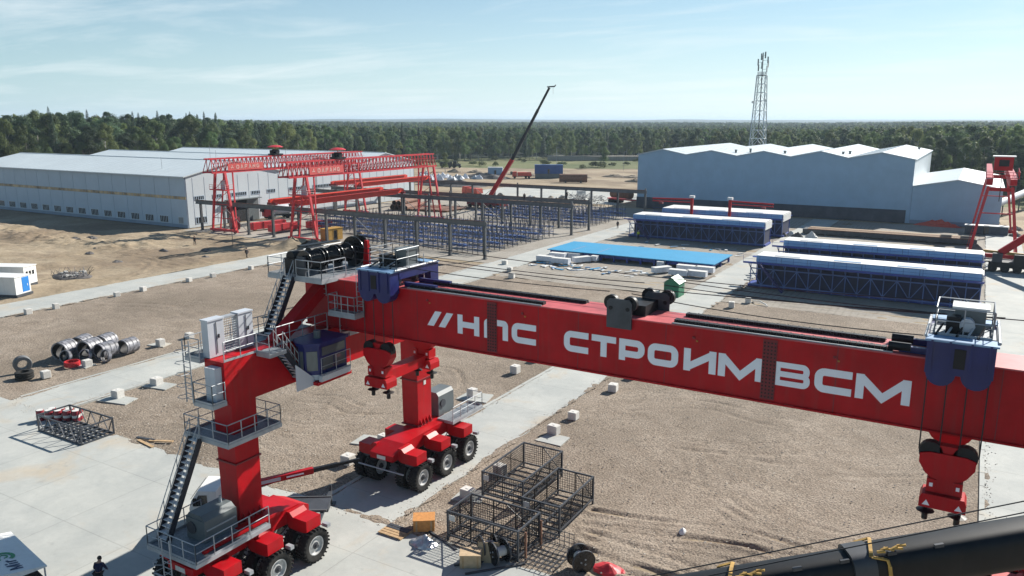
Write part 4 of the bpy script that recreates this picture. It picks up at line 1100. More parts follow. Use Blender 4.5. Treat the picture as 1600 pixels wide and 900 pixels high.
for mx, s, lab in ((-53.3, -1, 'left red jib hoist pointing left above the farthest formwork'), (-45.0, 1, 'right red jib hoist pointing right above the farthest formwork')):
    t = thing('jib_hoist', lab, 'hoist', (mx, 168.0, 3.9), 'red jib hoists on the farthest formwork')
    MB().bar((mx, 167.7, 0), (mx, 167.7, 7.5), .55, .5).build('mast', 'red', t)
    MB().box(mx - .5, mx + .5, 167.2, 168.2, 7.5, 8.0).build('head', 'offwhite', t)
    MB().bar((mx + s * .3, 167.7, 7.2), (mx + s * 9.0, 167.7, 7.0), .28, .32).bar((mx + s * .3, 167.7, 6.5), (mx + s * 9.0, 167.7, 6.45), .22, .2).build('jib', 'red', t)
    MB().bar((mx + s * 5, 167.7, 7.1), (mx + s * 5, 167.7, 5.6), .06).build('hoist_rope', 'rope', t)
    MB().box(mx + s * 7 - .4, mx + s * 7 + .4, 167.3, 168.1, 5.9, 6.3).build('hoist', 'red_dark', t)
# open bottom form with its bright blue top
t = thing('blue_platform', 'long flat bright blue form platform lying low beside the road', 'platform', (-66, 124, 0))
MB().box(-65.8, -35.3, 124.2, 135.2, 1.15, 1.27).build('deck', 'tarp_blue', t)
MB().box(-65.2, -35.9, 124.9, 134.6, .5, 1.14).build('side_skirt', 'form_blue', t)
q = MB()
for k in range(13):
    for y in (124.8, 129.7, 134.7): q.box(-65.4 + k * 2.45, -65.1 + k * 2.45, y - .15, y + .15, 0, 1.15)
q.build('feet', 'form_blue', t)
for x in (-61.5, -56.5): MB().box(x, x + .3, 125.3, 131, 1.272, 1.29).build('strip', 'sheet_blue', t)
# right-hand gantry seen end-on
t = thing('gantry_crane', 'red twin-girder gantry crane at the right edge seen end-on', 'gantry crane', (3.4, 162, 0))
for s in (-1, 1):
    xg = 3.4 + s * 1.75
    MB().prism([(158.3, 13.2), (166, 12.6), (206, 12.6), (206, 14.6), (166, 14.6), (158.3, 14.2)], 'x', xg - .5, xg + .5).build('box_girder', 'red', t)
    for ly in (162.0, 200.0):
        MB().bar((3.4 + s * 3.7, ly, .6), (3.4 + s * 1.8, ly, 12.6), .36, .42, .5, .55).build('leg', 'gantry_red', t)
    MB().bar((3.4 + s * 3.4, 163.2, .6), (3.4 + s * 1.8, 163.8, 12.6), .18).build('strut', 'gantry_red', t)
for ly in (162.0, 200.0):
    MB().bar((-.9, ly, .5), (7.7, ly, .5), .6, .7).build('sill_beam', 'red', t)
    MB().bar((1.4, ly, 12.2), (5.4, ly, 12.2), .5, .6).build('cross_beam', 'red', t)
    MB().bar((.7, ly, 8), (6.1, ly, 8), .2, .2).build('cross_beam', 'gantry_red', t)
railing([(1.0, 158.4, 14.3), (5.9, 158.4, 14.3), (5.9, 166, 14.7)], r=.04).build('railing', 'gantry_red', t)
MB().box(2.0, 4.8, 159.4, 162.0, 15.6, 17.9).build('trolley', 'red', t)
MB().box(1.7, 5.1, 159.1, 162.3, 17.9, 18.05).build('trolley_roof', 'white', t)
MB().box(2.7, 4.2, 159.3, 159.39, 16.3, 17.4).build('trolley_opening', 'black', t)
MB().tube((3.4, 161, 10.2), (3.4, 161, 15), .07, 5).build('hoist_rope', 'rope', t)
MB().prism([(-.45, 0), (.45, 0), (.35, -.9), (.1, -1.7), (-.1, -1.7), (-.35, -.9)], 'y', -.2, .2).build('hook', 'black', t).location = (0, -1, 10.2)
l = MB()
for k in range(22): l.bar((-.8 + k * .085, 161.4, .8 + k * .53), (-.2 + k * .085, 161.4, .8 + k * .53), .04)
for s in (0, .6): l.bar((-.8 + s, 161.4, .5), (1.07 + s, 161.4, 12.5), .05)
l.build('ladder', 'gantry_red', t)
# ------------------------------------------------------------------ the big red rubber-tyred gantry
LX0, LX1 = -33.35, -31.95           # leg, across
AZ0, AZ1 = 9.6, 12.0                # cross girder
BY0, BY1, BZ0, BZ1 = 33.3, 35.3, 12.1, 15.05   # main beam
CR = thing('mobile_gantry_crane', 'huge red rubber-tyred gantry crane with white lettering on its main beam', 'gantry crane', (-32, 34, 0))
bm0 = MB().box(-33.9, 8.5, BY0, BY1, BZ0 + .06, BZ1 - .06).build('main_beam', 'red', CR)
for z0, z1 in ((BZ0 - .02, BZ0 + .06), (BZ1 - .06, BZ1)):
    MB().box(-33.95, 8.55, BY0 - .10, BY1 + .10, z0, z1).build('flange', 'red' if z0 < 13 else 'red_glare', bm0)  # upper flange takes the paler red with painted sun glare
def XZ(yy): return lambda u, v, d: (u, yy - d, v)
LET = [('Н', -22.95, -21.59), ('П', -21.29, -19.85), ('С', -19.63, -18.22), ('С', -16.66, -15.35), ('Т', -15.18, -13.92), ('Р', -13.76, -12.49), ('О', -12.33, -10.88),
       ('И', -10.62, -9.15), ('М', -9.05, -7.12), ('В', -6.64, -5.19), ('С', -5.01, -3.57), ('М', -3.43, -1.42)]
for ch, a, b_ in LET:
    m = MB(); t_ = .245 if ch in 'В' else .315
    for i, (pts, cl_) in enumerate(glyph(ch, b_ - a, 1.04, t_)):
        stroke(m, pts, t_, cl_, lambda u, v, d, a=a: (a + u, BY0 - d, 12.96 + v), .0, .012 + .0015 * i)
    m.build('letter', 'letter', bm0)
for a in (-24.93, -24.18):
    m = MB().add([(a, BY0 - .012, 13.15), (a + .42, BY0 - .012, 13.15), (a + .95, BY0 - .012, 13.98), (a + .53, BY0 - .012, 13.98), (a, BY0, 13.15), (a + .42, BY0, 13.15), (a + .95, BY0, 13.98), (a + .53, BY0, 13.98)],
                 [(0, 1, 2, 3), (4, 7, 6, 5), (0, 4, 5, 1), (1, 5, 6, 2), (2, 6, 7, 3), (3, 7, 4, 0)]).build('letter', 'letter', bm0)
for xc in (-20.8, -6.88):
    s_ = MB().box(xc - .30, xc + .30, BY0 - .03, BY0 - .013, 12.25, 14.9).build('splice_plate', 'red_dark', bm0)
    b2 = MB()
    for i in range(4):
        for j in range(16):
            x = xc - .22 + i * .147; z = 12.36 + j * .16
            b2.box(x - .03, x + .03, BY0 - .06, BY0 - .03, z - .03, z + .03)
    b2.build('bolts', 'black', s_)
for x in (-30.8, 1.55, 3.1, -15.9, -25.6, -11.5, -4.2, -18.1, 5.5):
    MB().box(x - .02, x + .02, BY0 - .004, BY0, BZ0 + .07, BZ1 - .07).build('weld_seam', 'red_dark', bm0)
for x in (-24.9, -19.0, -10.2, -4.3):
    MB().box(x - .06, x + .06, BY0 - .06, BY0, 14.48, 14.58).build('lug', 'red_dark', bm0)
    MB().box(x + .12, x + .2, BY0 - .05, BY0, 14.36, 14.42).build('lug', 'yellow', bm0)
# cable chain trays lying on the beam top
for y, segs in ((33.62, ((-26.2, -17.9), (-11.2, -2.2))), (34.95, ((-25.6, -16.2), (-11.1, -2.6)))):
    for a, b_ in segs:
        m = MB(); n = int((b_ - a) / .22)
        for k in range(n):
            x = a + (b_ - a) * k / n
            m.box(x, x + .205, y - .15, y + .15, BZ1, BZ1 + .15)
        c = m.build('cable_chain', 'black', CR)
        m = MB()
        for k in range(0, n, 2):
            x = a + (b_ - a) * k / n
            for s in (-.16, .12): m.box(x + .06, x + .10, y + s, y + s + .04, BZ1 + .10, BZ1 + .165)
        m.build('chain_pins', 'dark_steel', c)
        m = MB().box(a, b_, BY0 - .06 if y < 34 else y + .2, BY0 + .0 if y < 34 else y + .25, BZ1 + .001, BZ1 + .05).build('tray', 'galv', c)
for y in (33.62, 34.95):
    MB().tube((-2.4, y, BZ1 + .20), (-1.6, y, BZ1 + .20), .18, 10).build('chain_bend', 'black', CR)
    for xa, xb in ((-26.6, -24.5), (-2.0, -1.0)):
        MB().box(xa, xb, y - .11, y + .11, BZ1 + .02, BZ1 + .26).build('push_rod', 'blue', CR)
# pulley brackets in the middle of the beam
for y, x in ((BY0 - .12, -13.75), (BY1 + .15, -12.75)):
    p = MB().prism([(x - .62, 14.5), (x + .62, 14.5), (x + .62, 15.75), (x + .48, 15.9), (x - .48, 15.9), (x - .62, 15.75)], 'y', y - .05, y + .05).build('pulley_bracket', 'dark_steel', CR)
    for s in (-.42, .42):
        MB().tube((x + s * 1.1, y + .06, 15.68), (x + s * 1.1, y + .3, 15.68), .36, 20).build('pulley', 'black', p, smooth=True)
        MB().tube((x + s, y - .07, 15.45), (x + s, y - .05, 15.45), .10, 8).build('pin', 'black', p)
MB().box(-14.1, -12.7, BY0 + .5, BY1 + .2, BZ1 + .001, BZ1 + .5).build('pulley_base', 'black', CR)
# legs, cross girders, knee braces (left pair in view, right pair just outside it)
def side(ox):
    for ly in (25.75, 41.35):
        m = MB()
        x0, x1, y0, y1 = LX0 + ox, LX1 + ox, ly, ly + 1.6
        vs = [(x0 + .05, y0 + .03, 3.0), (x1 - .02, y0 + .03, 3.0), (x1 - .02, y1 - .03, 3.0), (x0 + .05, y1 - .03, 3.0), (x0, y0, AZ0), (x1, y0, AZ0), (x1, y1, AZ0), (x0, y1, AZ0)]
        m.add(vs, [(0, 3, 2, 1), (4, 5, 6, 7), (0, 1, 5, 4), (1, 2, 6, 5), (2, 3, 7, 6), (3, 0, 4, 7)])
        lg = m.build('leg', 'red', CR)
        f = MB()
        for z in (3.0, 6.3): f.box(x0 - .06, x1 + .06, y0 - .06, y1 + .06, z, z + .09)
        f.build('flange', 'red_dark', lg)
        for k in range(4):
            y = y0 + .25 + k * .37
            MB().prism([(x1 - .02, 3.05), (x1 + .22, 3.05), (x1 - .02, 3.5)], 'y', y - .02, y + .02).build('gusset', 'red', lg)
    MB().prism([(25.45, AZ0 + .6), (25.7, AZ0), (43.0, AZ0), (43.5, AZ0 + .8), (43.5, AZ1), (25.45, AZ1)], 'x', LX0 + ox - .03, LX1 + ox + .03).build('cross_girder', 'red', CR)
    for y0, y1 in ((29.4, 33.25), (39.2, 35.35)):
        MB().bar((LX0 + .7 + ox, y0, AZ1 - .1), (LX0 + .7 + ox, y1, 14.35), .75, .62).build('knee_brace', 'red', CR)
side(0); side(37.0)
# bogies and wheels
def sag(a, b_, s, n=10):
    a, b_ = Vector(a), Vector(b_); return [a.lerp(b_, k / n) - Vector((0, 0, s * 4 * (k / n) * (1 - k / n))) for k in range(n + 1)]
def wheel_mesh():
    m = MB(); m.lathe([(.55, -.27), (.70, -.33), (.86, -.33), (.93, -.26), (.945, 0), (.93, .26), (.86, .33), (.70, .33), (.55, .27)], 'x', (0, 0, 0), 36)
    for k in range(26):
        t = 2 * math.pi * k / 26
        for s in (-1, 1):
            tt = t + (.12 if s > 0 else 0); c, n = math.cos(tt), math.sin(tt)
            vs = []
            for rr in (.90, .985):
                for dx, da in ((s * .02, -.045), (s * .345, -.045), (s * .345, .045), (s * .02, .045)):
                    a = tt + da; vs.append((dx, rr * math.cos(a), rr * math.sin(a)))
            m.add(vs, [(4, 5, 6, 7), (0, 1, 5, 4), (1, 2, 6, 5), (2, 3, 7, 6), (3, 0, 4, 7)])
    return m
def rim_mesh():
    m = MB(); m.lathe([(.57, -.26), (.57, .26), (.50, .27), (.47, .12), (.30, .10), (.28, .20), (.0, .20), (.0, -.20), (.28, -.20), (.30, -.1), (.47, -.12), (.50, -.27)], 'x', (0, 0, 0), 24)
    return m
W0 = wheel_mesh().build('wheel', 'rubber', CR, smooth=True, sharp=30, org=(0, 0, 0)); RM = rim_mesh().build('rim', 'rim', W0, smooth=True, sharp=30, org=(0, 0, 0))
HB = MB().tube((-.24, 0, 0), (.24, 0, 0), .2, 12).build('hub', 'dark_steel', W0, org=(0, 0, 0))
W0.location = (0, 0, -50)
first = True
def bogie(cx, cy):
    global first
    body = MB().prism([(cy - 3.9, 2.1), (cy + 3.9, 2.1), (cy + 3.9, 2.55), (cy + 3.2, 2.9), (cy + 1.9, 3.0), (cy - 1.0, 3.0), (cy - 2.6, 2.95), (cy - 3.9, 2.5)], 'x', cx - .95, cx + .95)
    b_ = body.build('bogie_frame', 'red', CR)
    for dy in (-2.75, 0, 2.75):
        for s in (-1, 1):
            pts = [(cx + s * .9, 2.85), (cx + s * 1.2, 2.85), (cx + s * 1.45, 2.62), (cx + s * 2.45, 2.62), (cx + s * 2.45, 1.98), (cx + s * 2.2, 1.9), (cx + s * 1.2, 1.9), (cx + s * .9, 2.05)]
            MB().prism(pts, 'y', cy + dy - .54, cy + dy + .54).build('axle_arm', 'red', b_)
            xm = cx + s * 1.78
            MB().tube((xm, cy + dy, .95), (xm, cy + dy, 1.95), .22, 10).box(xm - .35, xm + .35, cy + dy - .5, cy + dy + .5, 1.72, 1.9).bar((xm - .15, cy + dy + .5, .9), (xm - .15, cy + dy + .3, 1.8), .12).build('axle_fork', 'dark_steel', b_)
            MB().tube((xm - .9, cy + dy, .985), (xm + .9, cy + dy, .985), .10, 8).build('axle', 'dark_steel', b_)
            MB().box(xm + .55, xm + .95, cy + dy + .75, cy + dy + 1.0, 1.75, 1.95).build('lamp_bracket', 'galv', b_)
            for q in (-.52, .52):
                if first: w = W0; first = False
                else: w = dup(W0, CR)
                w.location = (xm + q + 32, cy + dy - 34, .985)
                w.rotation_euler = (rng.uniform(0, 6), 0, 0)
    for s in (-1, 1):
        for k in range(3):
            x = cx + s * (.98 + .05 * k); y0 = cy - 2.2 + 2.6 * (k % 2)
            MB().path(sag((x, y0, 2.3 - .1 * k), (x, y0 + 1.9, 2.25 - .1 * k), .32 + .1 * k, 8), .035, 5).build('hose', 'black', b_)
    MB().box(cx - .35, cx + .35, cy - 3.93, cy - 3.9, 2.15, 2.4).build('label_plate', 'offwhite', b_)
    for y in (cy - 4.0, cy + 3.95):
        MB().tube((cx - 1.9, y, 1.5), (cx + 1.9, y, 1.5), .05, 6).build('bumper_bar', 'galv', b_)
    return b_
for cx in (-32.0, 5.0):
    for cy in (25.9, 41.25): bogie(cx, cy)
# ---- platforms on the near left leg
def deck(x0, x1, y0, y1, z, rail, gaps=(), hole=None, m='grating', step=1.0):
    d = MB()
    if hole:
        a, b_, c, e = hole
        d.box(x0, x1, y0, c, z - .08, z).box(x0, x1, e, y1, z - .08, z).box(x0, a, c, e, z - .08, z).box(b_, x1, c, e, z - .08, z)
    else: d.box(x0, x1, y0, y1, z - .08, z)
    o = d.build('platform', m, CR)
    MB().box(x0 - .04, x1 + .04, y0 - .04, y0, z - .2, z + .02).box(x0 - .04, x1 + .04, y1, y1 + .04, z - .2, z + .02).box(x0 - .04, x0, y0, y1, z - .2, z + .02).box(x1, x1 + .04, y0, y1, z - .2, z + .02).build('platform_edge', 'galv', o)
    if rail: railing(rail, closed=False, gaps=gaps, step=step).build('railing', 'galv', o)
    return o
def flight(p0, p1, w, axis, n, rail=True):
    """stair from low p0 to high p1; w is the width vector"""
    p0, p1, w = Vector(p0), Vector(p1), Vector(w)
    st = MB()
    for q in (Vector((0, 0, 0)), w): st.bar(p0 + q, p1 + q, .07, .30)
    o = st.build('stair', 'stair_black', CR)
    side_ = (p1 - p0); side_.z = 0; side_.normalize()
    wd = w.normalized()
    for k in range(n):
        c = p0.lerp(p1, (k + .5) / n)
        vs = []
        for dz in (0, .04):
            for s in ((-.13, .04), (.13, .04), (.13, w.length - .04), (-.13, w.length - .04)):
                vs.append(c + side_ * s[0] + wd * s[1] + Vector((0, 0, dz)))
        MB().add(vs, [(0, 3, 2, 1), (4, 5, 6, 7), (0, 1, 5, 4), (1, 2, 6, 5), (2, 3, 7, 6), (3, 0, 4, 7)]).build('tread', 'tread', o)
    r_ = MB()
    for q in (Vector((0, 0, 0)), w):
        for h in (.5, 1.0): r_.tube(p0 + q + Vector((0, 0, h)), p1 + q + Vector((0, 0, h)), .024, 5)
        for k in range(6):
            c = p0.lerp(p1, k / 5) + q; r_.tube(c, c + Vector((0, 0, 1.0)), .022, 5)
    r_.build('handrail', 'galv', o)
    return o
# mid platform round the leg
deck(-34.4, -31.1, 24.7, 28.2, 8.0, [(-34.4, 28.2, 8), (-34.4, 24.7, 8), (-31.1, 24.7, 8), (-31.1, 28.2, 8), (-34.4, 28.2, 8)], hole=(LX0, LX1, 25.75, 27.35))
# lower platform beside the leg with power pack
deck(-33.9, -30.25, 21.65, 24.9, 3.2, [(-33.9, 24.9, 3.2), (-33.9, 21.65, 3.2), (-30.25, 21.65, 3.2), (-30.25, 24.9, 3.2)])
deck(-31.0, -30.25, 24.95, 26.2, 3.2, [(-30.25, 24.95, 3.2), (-30.25, 26.2, 3.2)])
pp = MB().box(-32.9, -31.5, 23.2, 25.2, 3.2, 4.35).prism([(-32.9, 4.35), (-31.5, 4.35), (-31.8, 4.6), (-32.7, 4.6)], 'y', 23.25, 25.15).build('power_pack', 'grey_box', CR)
MB().tube((-32.45, 23.19, 3.85), (-32.45, 23.12, 3.85), .32, 14).build('fan_grille', 'dark_steel', pp)
MB().bar((-31.48, 23.3, 3.85), (-31.48, 25.1, 3.85), .04, .08).build('stripe', 'galv', pp)
MB().tube((-32.2, 24.8, 4.6), (-32.2, 24.8, 4.95), .07, 8).build('exhaust', 'galv', pp)
MB().bar((-30.7, 22.4, 3.35), (-30.6, 27.2, 3.35), .16, .16).build('hose_tray', 'red', CR)
flight((-33.88, 22.25, 3.25), (-33.88, 24.62, 7.95), (.75, 0, 0), 'y', 18)
# ladder from the ground to the lower platform
l = MB()
for x in (-32.35, -31.75): l.tube((x, 21.35, .1), (x, 21.35, 4.2), .035, 6)
for k in range(11): l.tube((-32.35, 21.35, .35 + k * .29), (-31.75, 21.35, .35 + k * .29), .022, 5)
for k in range(4):
    z = 1.4 + k * .6; l.path([(-32.35, 21.35, z), (-32.4, 20.85, z), (-32.05, 20.65, z), (-31.7, 20.85, z), (-31.75, 21.35, z)], .018, 4)
l.build('caged_ladder', 'galv', CR)
# end cabinet platform on the near end of the cross girder
ep = deck(-33.3, -31.9, 24.6, 25.4, 9.95, [(-33.3, 25.4, 9.95), (-33.3, 24.6, 9.95), (-31.9, 24.6, 9.95), (-31.9, 25.4, 9.95)])
MB().box(-32.85, -32.1, 25.0, 25.43, 9.97, 11.75).build('switch_cabinet', 'cabinet', CR)
l = MB()
for x in (-33.75, -33.25): l.tube((x, 24.5, 9.9), (x, 24.5, 13.2), .035, 6)
for k in range(11): l.tube((-33.75, 24.5, 10.1 + k * .28), (-33.25, 24.5, 10.1 + k * .28), .022, 5)
for k in range(5):
    z = 10.3 + k * .6; l.path([(-33.75, 24.5, z), (-33.9, 24.2, z), (-33.7, 23.95, z), (-33.3, 23.95, z), (-33.25, 24.5, z)], .018, 4)
l.build('caged_ladder', 'galv', CR)
# walkway on top of the cross girder with three white cabinets
deck(-34.5, LX0 - .05, 25.2, 33.0, AZ1 + .02, [(-34.5, 33.0, AZ1 + .02), (-34.5, 25.2, AZ1 + .02), (LX0 - .05, 25.2, AZ1 + .02)])
cw = [(25.55, 26.55, 'cabinet'), (27.5, 28.45, 'cabinet')]
for a, b_, mm in cw:
    o = MB().box(-33.55, -33.05, a, b_, AZ1 + .03, AZ1 + 1.95).box(-33.6, -33.0, a - .03, b_ + .03, AZ1 + 1.95, AZ1 + 2.03).build('electric_cabinet', 'cabinet', CR)
    MB().box(-33.04, -33.01, (a + b_) / 2 - .012, (a + b_) / 2 + .012, AZ1 + .2, AZ1 + 1.85).box(-33.04, -32.98, (a + b_) / 2 + .1, (a + b_) / 2 + .16, AZ1 + 1.0, AZ1 + 1.2).build('door_seam', 'dark_steel', o)
g_ = MB().box(-33.5, -33.1, 26.56, 27.49, AZ1 + 1.9, AZ1 + 1.98)
for k in range(9): g_.tube((-33.1, 26.58 + k * .11, AZ1 + .05), (-33.1, 26.58 + k * .11, AZ1 + 1.9), .015, 4)
for k in range(14): g_.tube((-33.1, 26.58, AZ1 + .1 + k * .13), (-33.1, 27.47, AZ1 + .1 + k * .13), .012, 4)
g_.build('mesh_guard', 'galv', CR)
railing([(LX1 + .03, 25.5, AZ1), (LX1 + .03, 27.6, AZ1)]).build('railing', 'galv', CR)
railing([(LX1 + .03, 29.0, AZ1), (LX1 + .03, 32.9, AZ1)]).build('railing', 'galv', CR)
deck(LX1 + .08, LX1 + 1.0, 27.6, 28.7, AZ1 + .02, [(LX1 + .08, 27.6, AZ1), (LX1 + 1.0, 27.6, AZ1)])
flight((LX1 + .15, 30.0, AZ0 + .55), (LX1 + .15, 28.7, AZ1), (.7, 0, 0), 'y', 8)
deck(LX1 + .08, LX1 + 1.0, 30.0, 30.75, AZ0 + .5, None)
# blue operator cabin hung on the side of the cross girder
cx0, cx1, cy0, cy1, cz0, cz1 = LX1 + .12, LX1 + 1.85, 29.75, 32.45, 9.75, 11.95
cb = MB().prism([(cx0, cy0 + .55), (cx0 + .75, cy0), (cx1 - .55, cy0), (cx1, cy0 + .55), (cx1, cy1), (cx0, cy1)], 'z', cz0 + .55, cz1).build('cabin', 'blue', CR)
MB().prism([(cx0 - .1, cy0 + .45), (cx0 + .7, cy0 - .12), (cx1 - .5, cy0 - .12), (cx1 + .12, cy0 + .5), (cx1 + .12, cy1 + .1), (cx0 - .1, cy1 + .1)], 'z', cz1, cz1 + .16).build('cabin_roof', 'blue', cb)
MB().prism([(cx0, cy0 + .55), (cx0 + .75, cy0), (cx1 - .55, cy0), (cx1, cy0 + .55), (cx1, cy1), (cx0, cy1)], 'z', cz0 + .25, cz0 + .55).build('cabin_skirt', 'cabinet', cb)
MB().box(cx0 - .1, cx1 + .15, cy0 + .2, cy1 + .2, cz0 + .02, cz0 + .2).build('cabin_floor', 'red', cb)
MB().tube((cx0 + .9, cy0 + 1.3, cz1 + .16), (cx0 + .9, cy0 + 1.3, cz1 + .6), .2, 8).build('roof_lamp', 'grey_box', cb)
for z0, z1, y0, y1 in ((cz0 + .75, cz1 - .75, cy0 + .75, cy0 + 1.6), (cz0 + .75, cz1 - .75, cy0 + 1.7, cy1 - .15), (cz1 - .62, cz1 - .15, cy0 + .75, cy1 - .15)):
    MB().box(cx1 + .002, cx1 + .03, y0, y1, z0, z1).build('window', 'cab_glass', cb)
for x0, x1 in ((cx0 + .85, cx1 - .65),):
    MB().box(x0, x1, cy0 - .03, cy0 - .002, cz0 + .8, cz1 - .3).build('window', 'cab_glass', cb)
for (xa, ya), (xb, yb) in (((cx0 + .07, cy0 + .5), (cx0 + .68, cy0 + .05)), ((cx1 - .48, cy0 + .07), (cx1 - .07, cy0 + .48))):
    nx, ny = (ya - yb), (xb - xa); l_ = math.hypot(nx, ny); nx, ny = -nx / l_ * -.02, -ny / l_ * .02
    ox_, oy_ = (-.02, -.02) if xa < (cx0 + cx1) / 2 - .3 else (.02, -.02)
    MB().add([(xa + ox_, ya + oy_, cz0 + .8), (xb + ox_, yb + oy_, cz0 + .8), (xb + ox_, yb + oy_, cz1 - .3), (xa + ox_, ya + oy_, cz1 - .3), (xa, ya, cz0 + .8), (xb, yb, cz0 + .8), (xb, yb, cz1 - .3), (xa, ya, cz1 - .3)],
             [(0, 1, 2, 3), (7, 6, 5, 4), (0, 4, 5, 1), (3, 2, 6, 7), (1, 5, 6, 2), (4, 0, 3, 7)]).build('window', 'cab_glass', cb)
MB().prism([(cx1 + .04, cz0 + .2), (cx1 + .25, cz0 + .2), (cx1 + .32, cz0 + .55), (cx1 + .04, cz0 + .55)], 'y', cy0 + .4, cy1).build('front_apron', 'cabinet', cb)
railing([(cx1 + .28, cy0 + .4, cz0 + .5), (cx1 + .28, cy1, cz0 + .5)], r=.018).build('guard_rail', 'galv', cb)
MB().prism([(cy0 - 1.0, cz0 + .0), (cy0 + .3, cz0 + .0), (cy0 + .3, cz0 + .4), (cy0 - 1.0, cz0 + 1.5)], 'x', cx1 - .25, cx1 - .2).build('side_shield', 'cabinet', cb)
# far half walkway of the cross girder
deck(LX1 + .05, LX1 + .75, 34.0, 41.0, AZ1 - .3, [(LX1 + .75, 33.2, AZ1 - .3), (LX1 + .75, 43.6, AZ1 - .3)])
# basket hung on the front of the beam and small ladders
bk = deck(-31.3, -29.35, BY0 - .85, BY0 - .12, 13.25, [(-31.3, BY0 - .12, 13.25), (-31.3, BY0 - .85, 13.25), (-29.35, BY0 - .85, 13.25), (-29.35, BY0 - .12, 13.25)], step=.5)
for x0, z0, z1 in ((-29.75, 13.0, 15.9), (-32.6, 14.0, 15.1)):
    l = MB()
    for s in (0, .5): l.tube((x0 + s, BY0 - .16, z0), (x0 + s, BY0 - .16, z1), .028, 5)
    for k in range(int((z1 - z0) / .28) + 1): l.tube((x0, BY0 - .16, z0 + .1 + k * .28), (x0 + .5, BY0 - .16, z0 + .1 + k * .28), .02, 5)
    l.build('ladder', 'galv', CR)
# winch platform on the left end of the beam
wz = BZ1 + .12
deck(-35.4, -31.2, 31.9, 38.2, wz, [(-31.2, 33.9, wz), (-31.2, 31.9, wz), (-33.15, 31.9, wz), (-34.1, 31.9, wz), (-35.4, 31.9, wz), (-35.4, 38.2, wz), (-31.2, 38.2, wz), (-31.2, 36, wz)], gaps=(2,))
flight((-34.05, 30.1, AZ1 + .05), (-34.05, 31.9, wz), (.72, 0, 0), 'y', 13)
def drum(y0, y1, r, fl):
    o = MB().tube((-32.9, y0, wz + .95), (-32.9, y1, wz + .95), r, 26).build('winch_drum', 'drum_black', CR, smooth=True)
    c = MB(); n = int((y1 - y0) / .09)
    for k in range(n):
        y = y0 + .05 + (y1 - y0 - .1) * k / max(1, n - 1)
        c.lathe([(r, y - .03), (r + .035, y), (r, y + .03)], 'y', (-32.9, 0, wz + .95), 26, False)
    c.build('rope_layer', 'black', o, smooth=True)
    for y in (y0, y1):
        MB().tube((-32.9, y - .03, wz + .95), (-32.9, y + .03, wz + .95), fl, 26).build('drum_flange', 'drum_black', o, smooth=True)
    return o
drum(32.35, 33.45, .48, .58); drum(33.75, 34.75, .46, .58); drum(35.05, 35.9, .46, .58); drum(36.5, 37.1, .54, .90)
for y in (32.1, 33.78, 35.12, 36.35, 37.4):
    MB().box(-33.2, -32.6, y - .06, y + .06, wz, wz + 1.2).build('bearing_stand', 'dark_steel', CR)
MB().box(-34.9, -33.9, 32.6, 33.4, wz, wz + .9).tube((-34.4, 32.7, wz + 1.0), (-34.4, 33.7, wz + 1.0), .33, 12).build('winch_motor', 'black', CR)
MB().box(-34.9, -33.9, 34.3, 35.3, wz, wz + .8).tube((-34.4, 34.2, wz + 1.0), (-34.4, 35.4, wz + 1.0), .33, 12).build('winch_motor', 'black', CR)
MB().bar((-33.9, 33.0, wz + 1.62), (-33.5, 35.8, wz + 1.62), .5, .05).build('cover_plate', 'black', CR)
MB().prism([(-32.0, wz), (-31.5, wz), (-31.6, wz + 1.7), (-31.8, wz + 1.7)], 'y', 36.3, 36.5).build('red_bracket', 'red', CR)
# hoisting ropes strung over the beam
rp = MB()
for pts in (sag((-32.4, 33.0, 16.6), (-14.3, 33.25, 16.2), .25), sag((-32.4, 34.4, 16.6), (-1, 34.3, 16.6), .35), sag((-32.4, 35.7, 16.6), (-13.6, 35.9, 16.2), .25), sag((-32.4, 36.9, 17.0), (0, 37.0, 16.6), .45),
            sag((-13.2, 33.25, 16.2), (-1.2, 33.3, 15.9), .2), sag((-12.6, 35.9, 16.2), (1.5, 36.2, 16.3), .2), sag((-12, 37.0, 16.2), (9, 37.2, 16.4), .3)):
    rp.path(pts, .022, 5)
rp.build('hoist_ropes', 'rope', CR)
# power box on the far bogie
pb = MB().box(-33.3, -31.9, 43.7, 45.6, 3.0, 4.5).prism([(-33.3, 4.5), (-31.9, 4.5), (-32.1, 4.75), (-33.1, 4.75)], 'y', 43.72, 45.58).build('power_pack', 'grey_box', CR)
MB().tube((-31.88, 44.2, 3.9), (-31.82, 44.2, 3.9), .3, 12).build('fan_grille', 'dark_steel', pb)
deck(-31.6, -30.3, 43.2, 47.0, 3.1, [(-30.3, 43.2, 3.1), (-30.3, 47.0, 3.1), (-31.6, 47.0, 3.1)])
MB().box(-32.02, -31.93, 42.05, 42.3, 5.9, 6.2).build('notice', 'offwhite', CR)
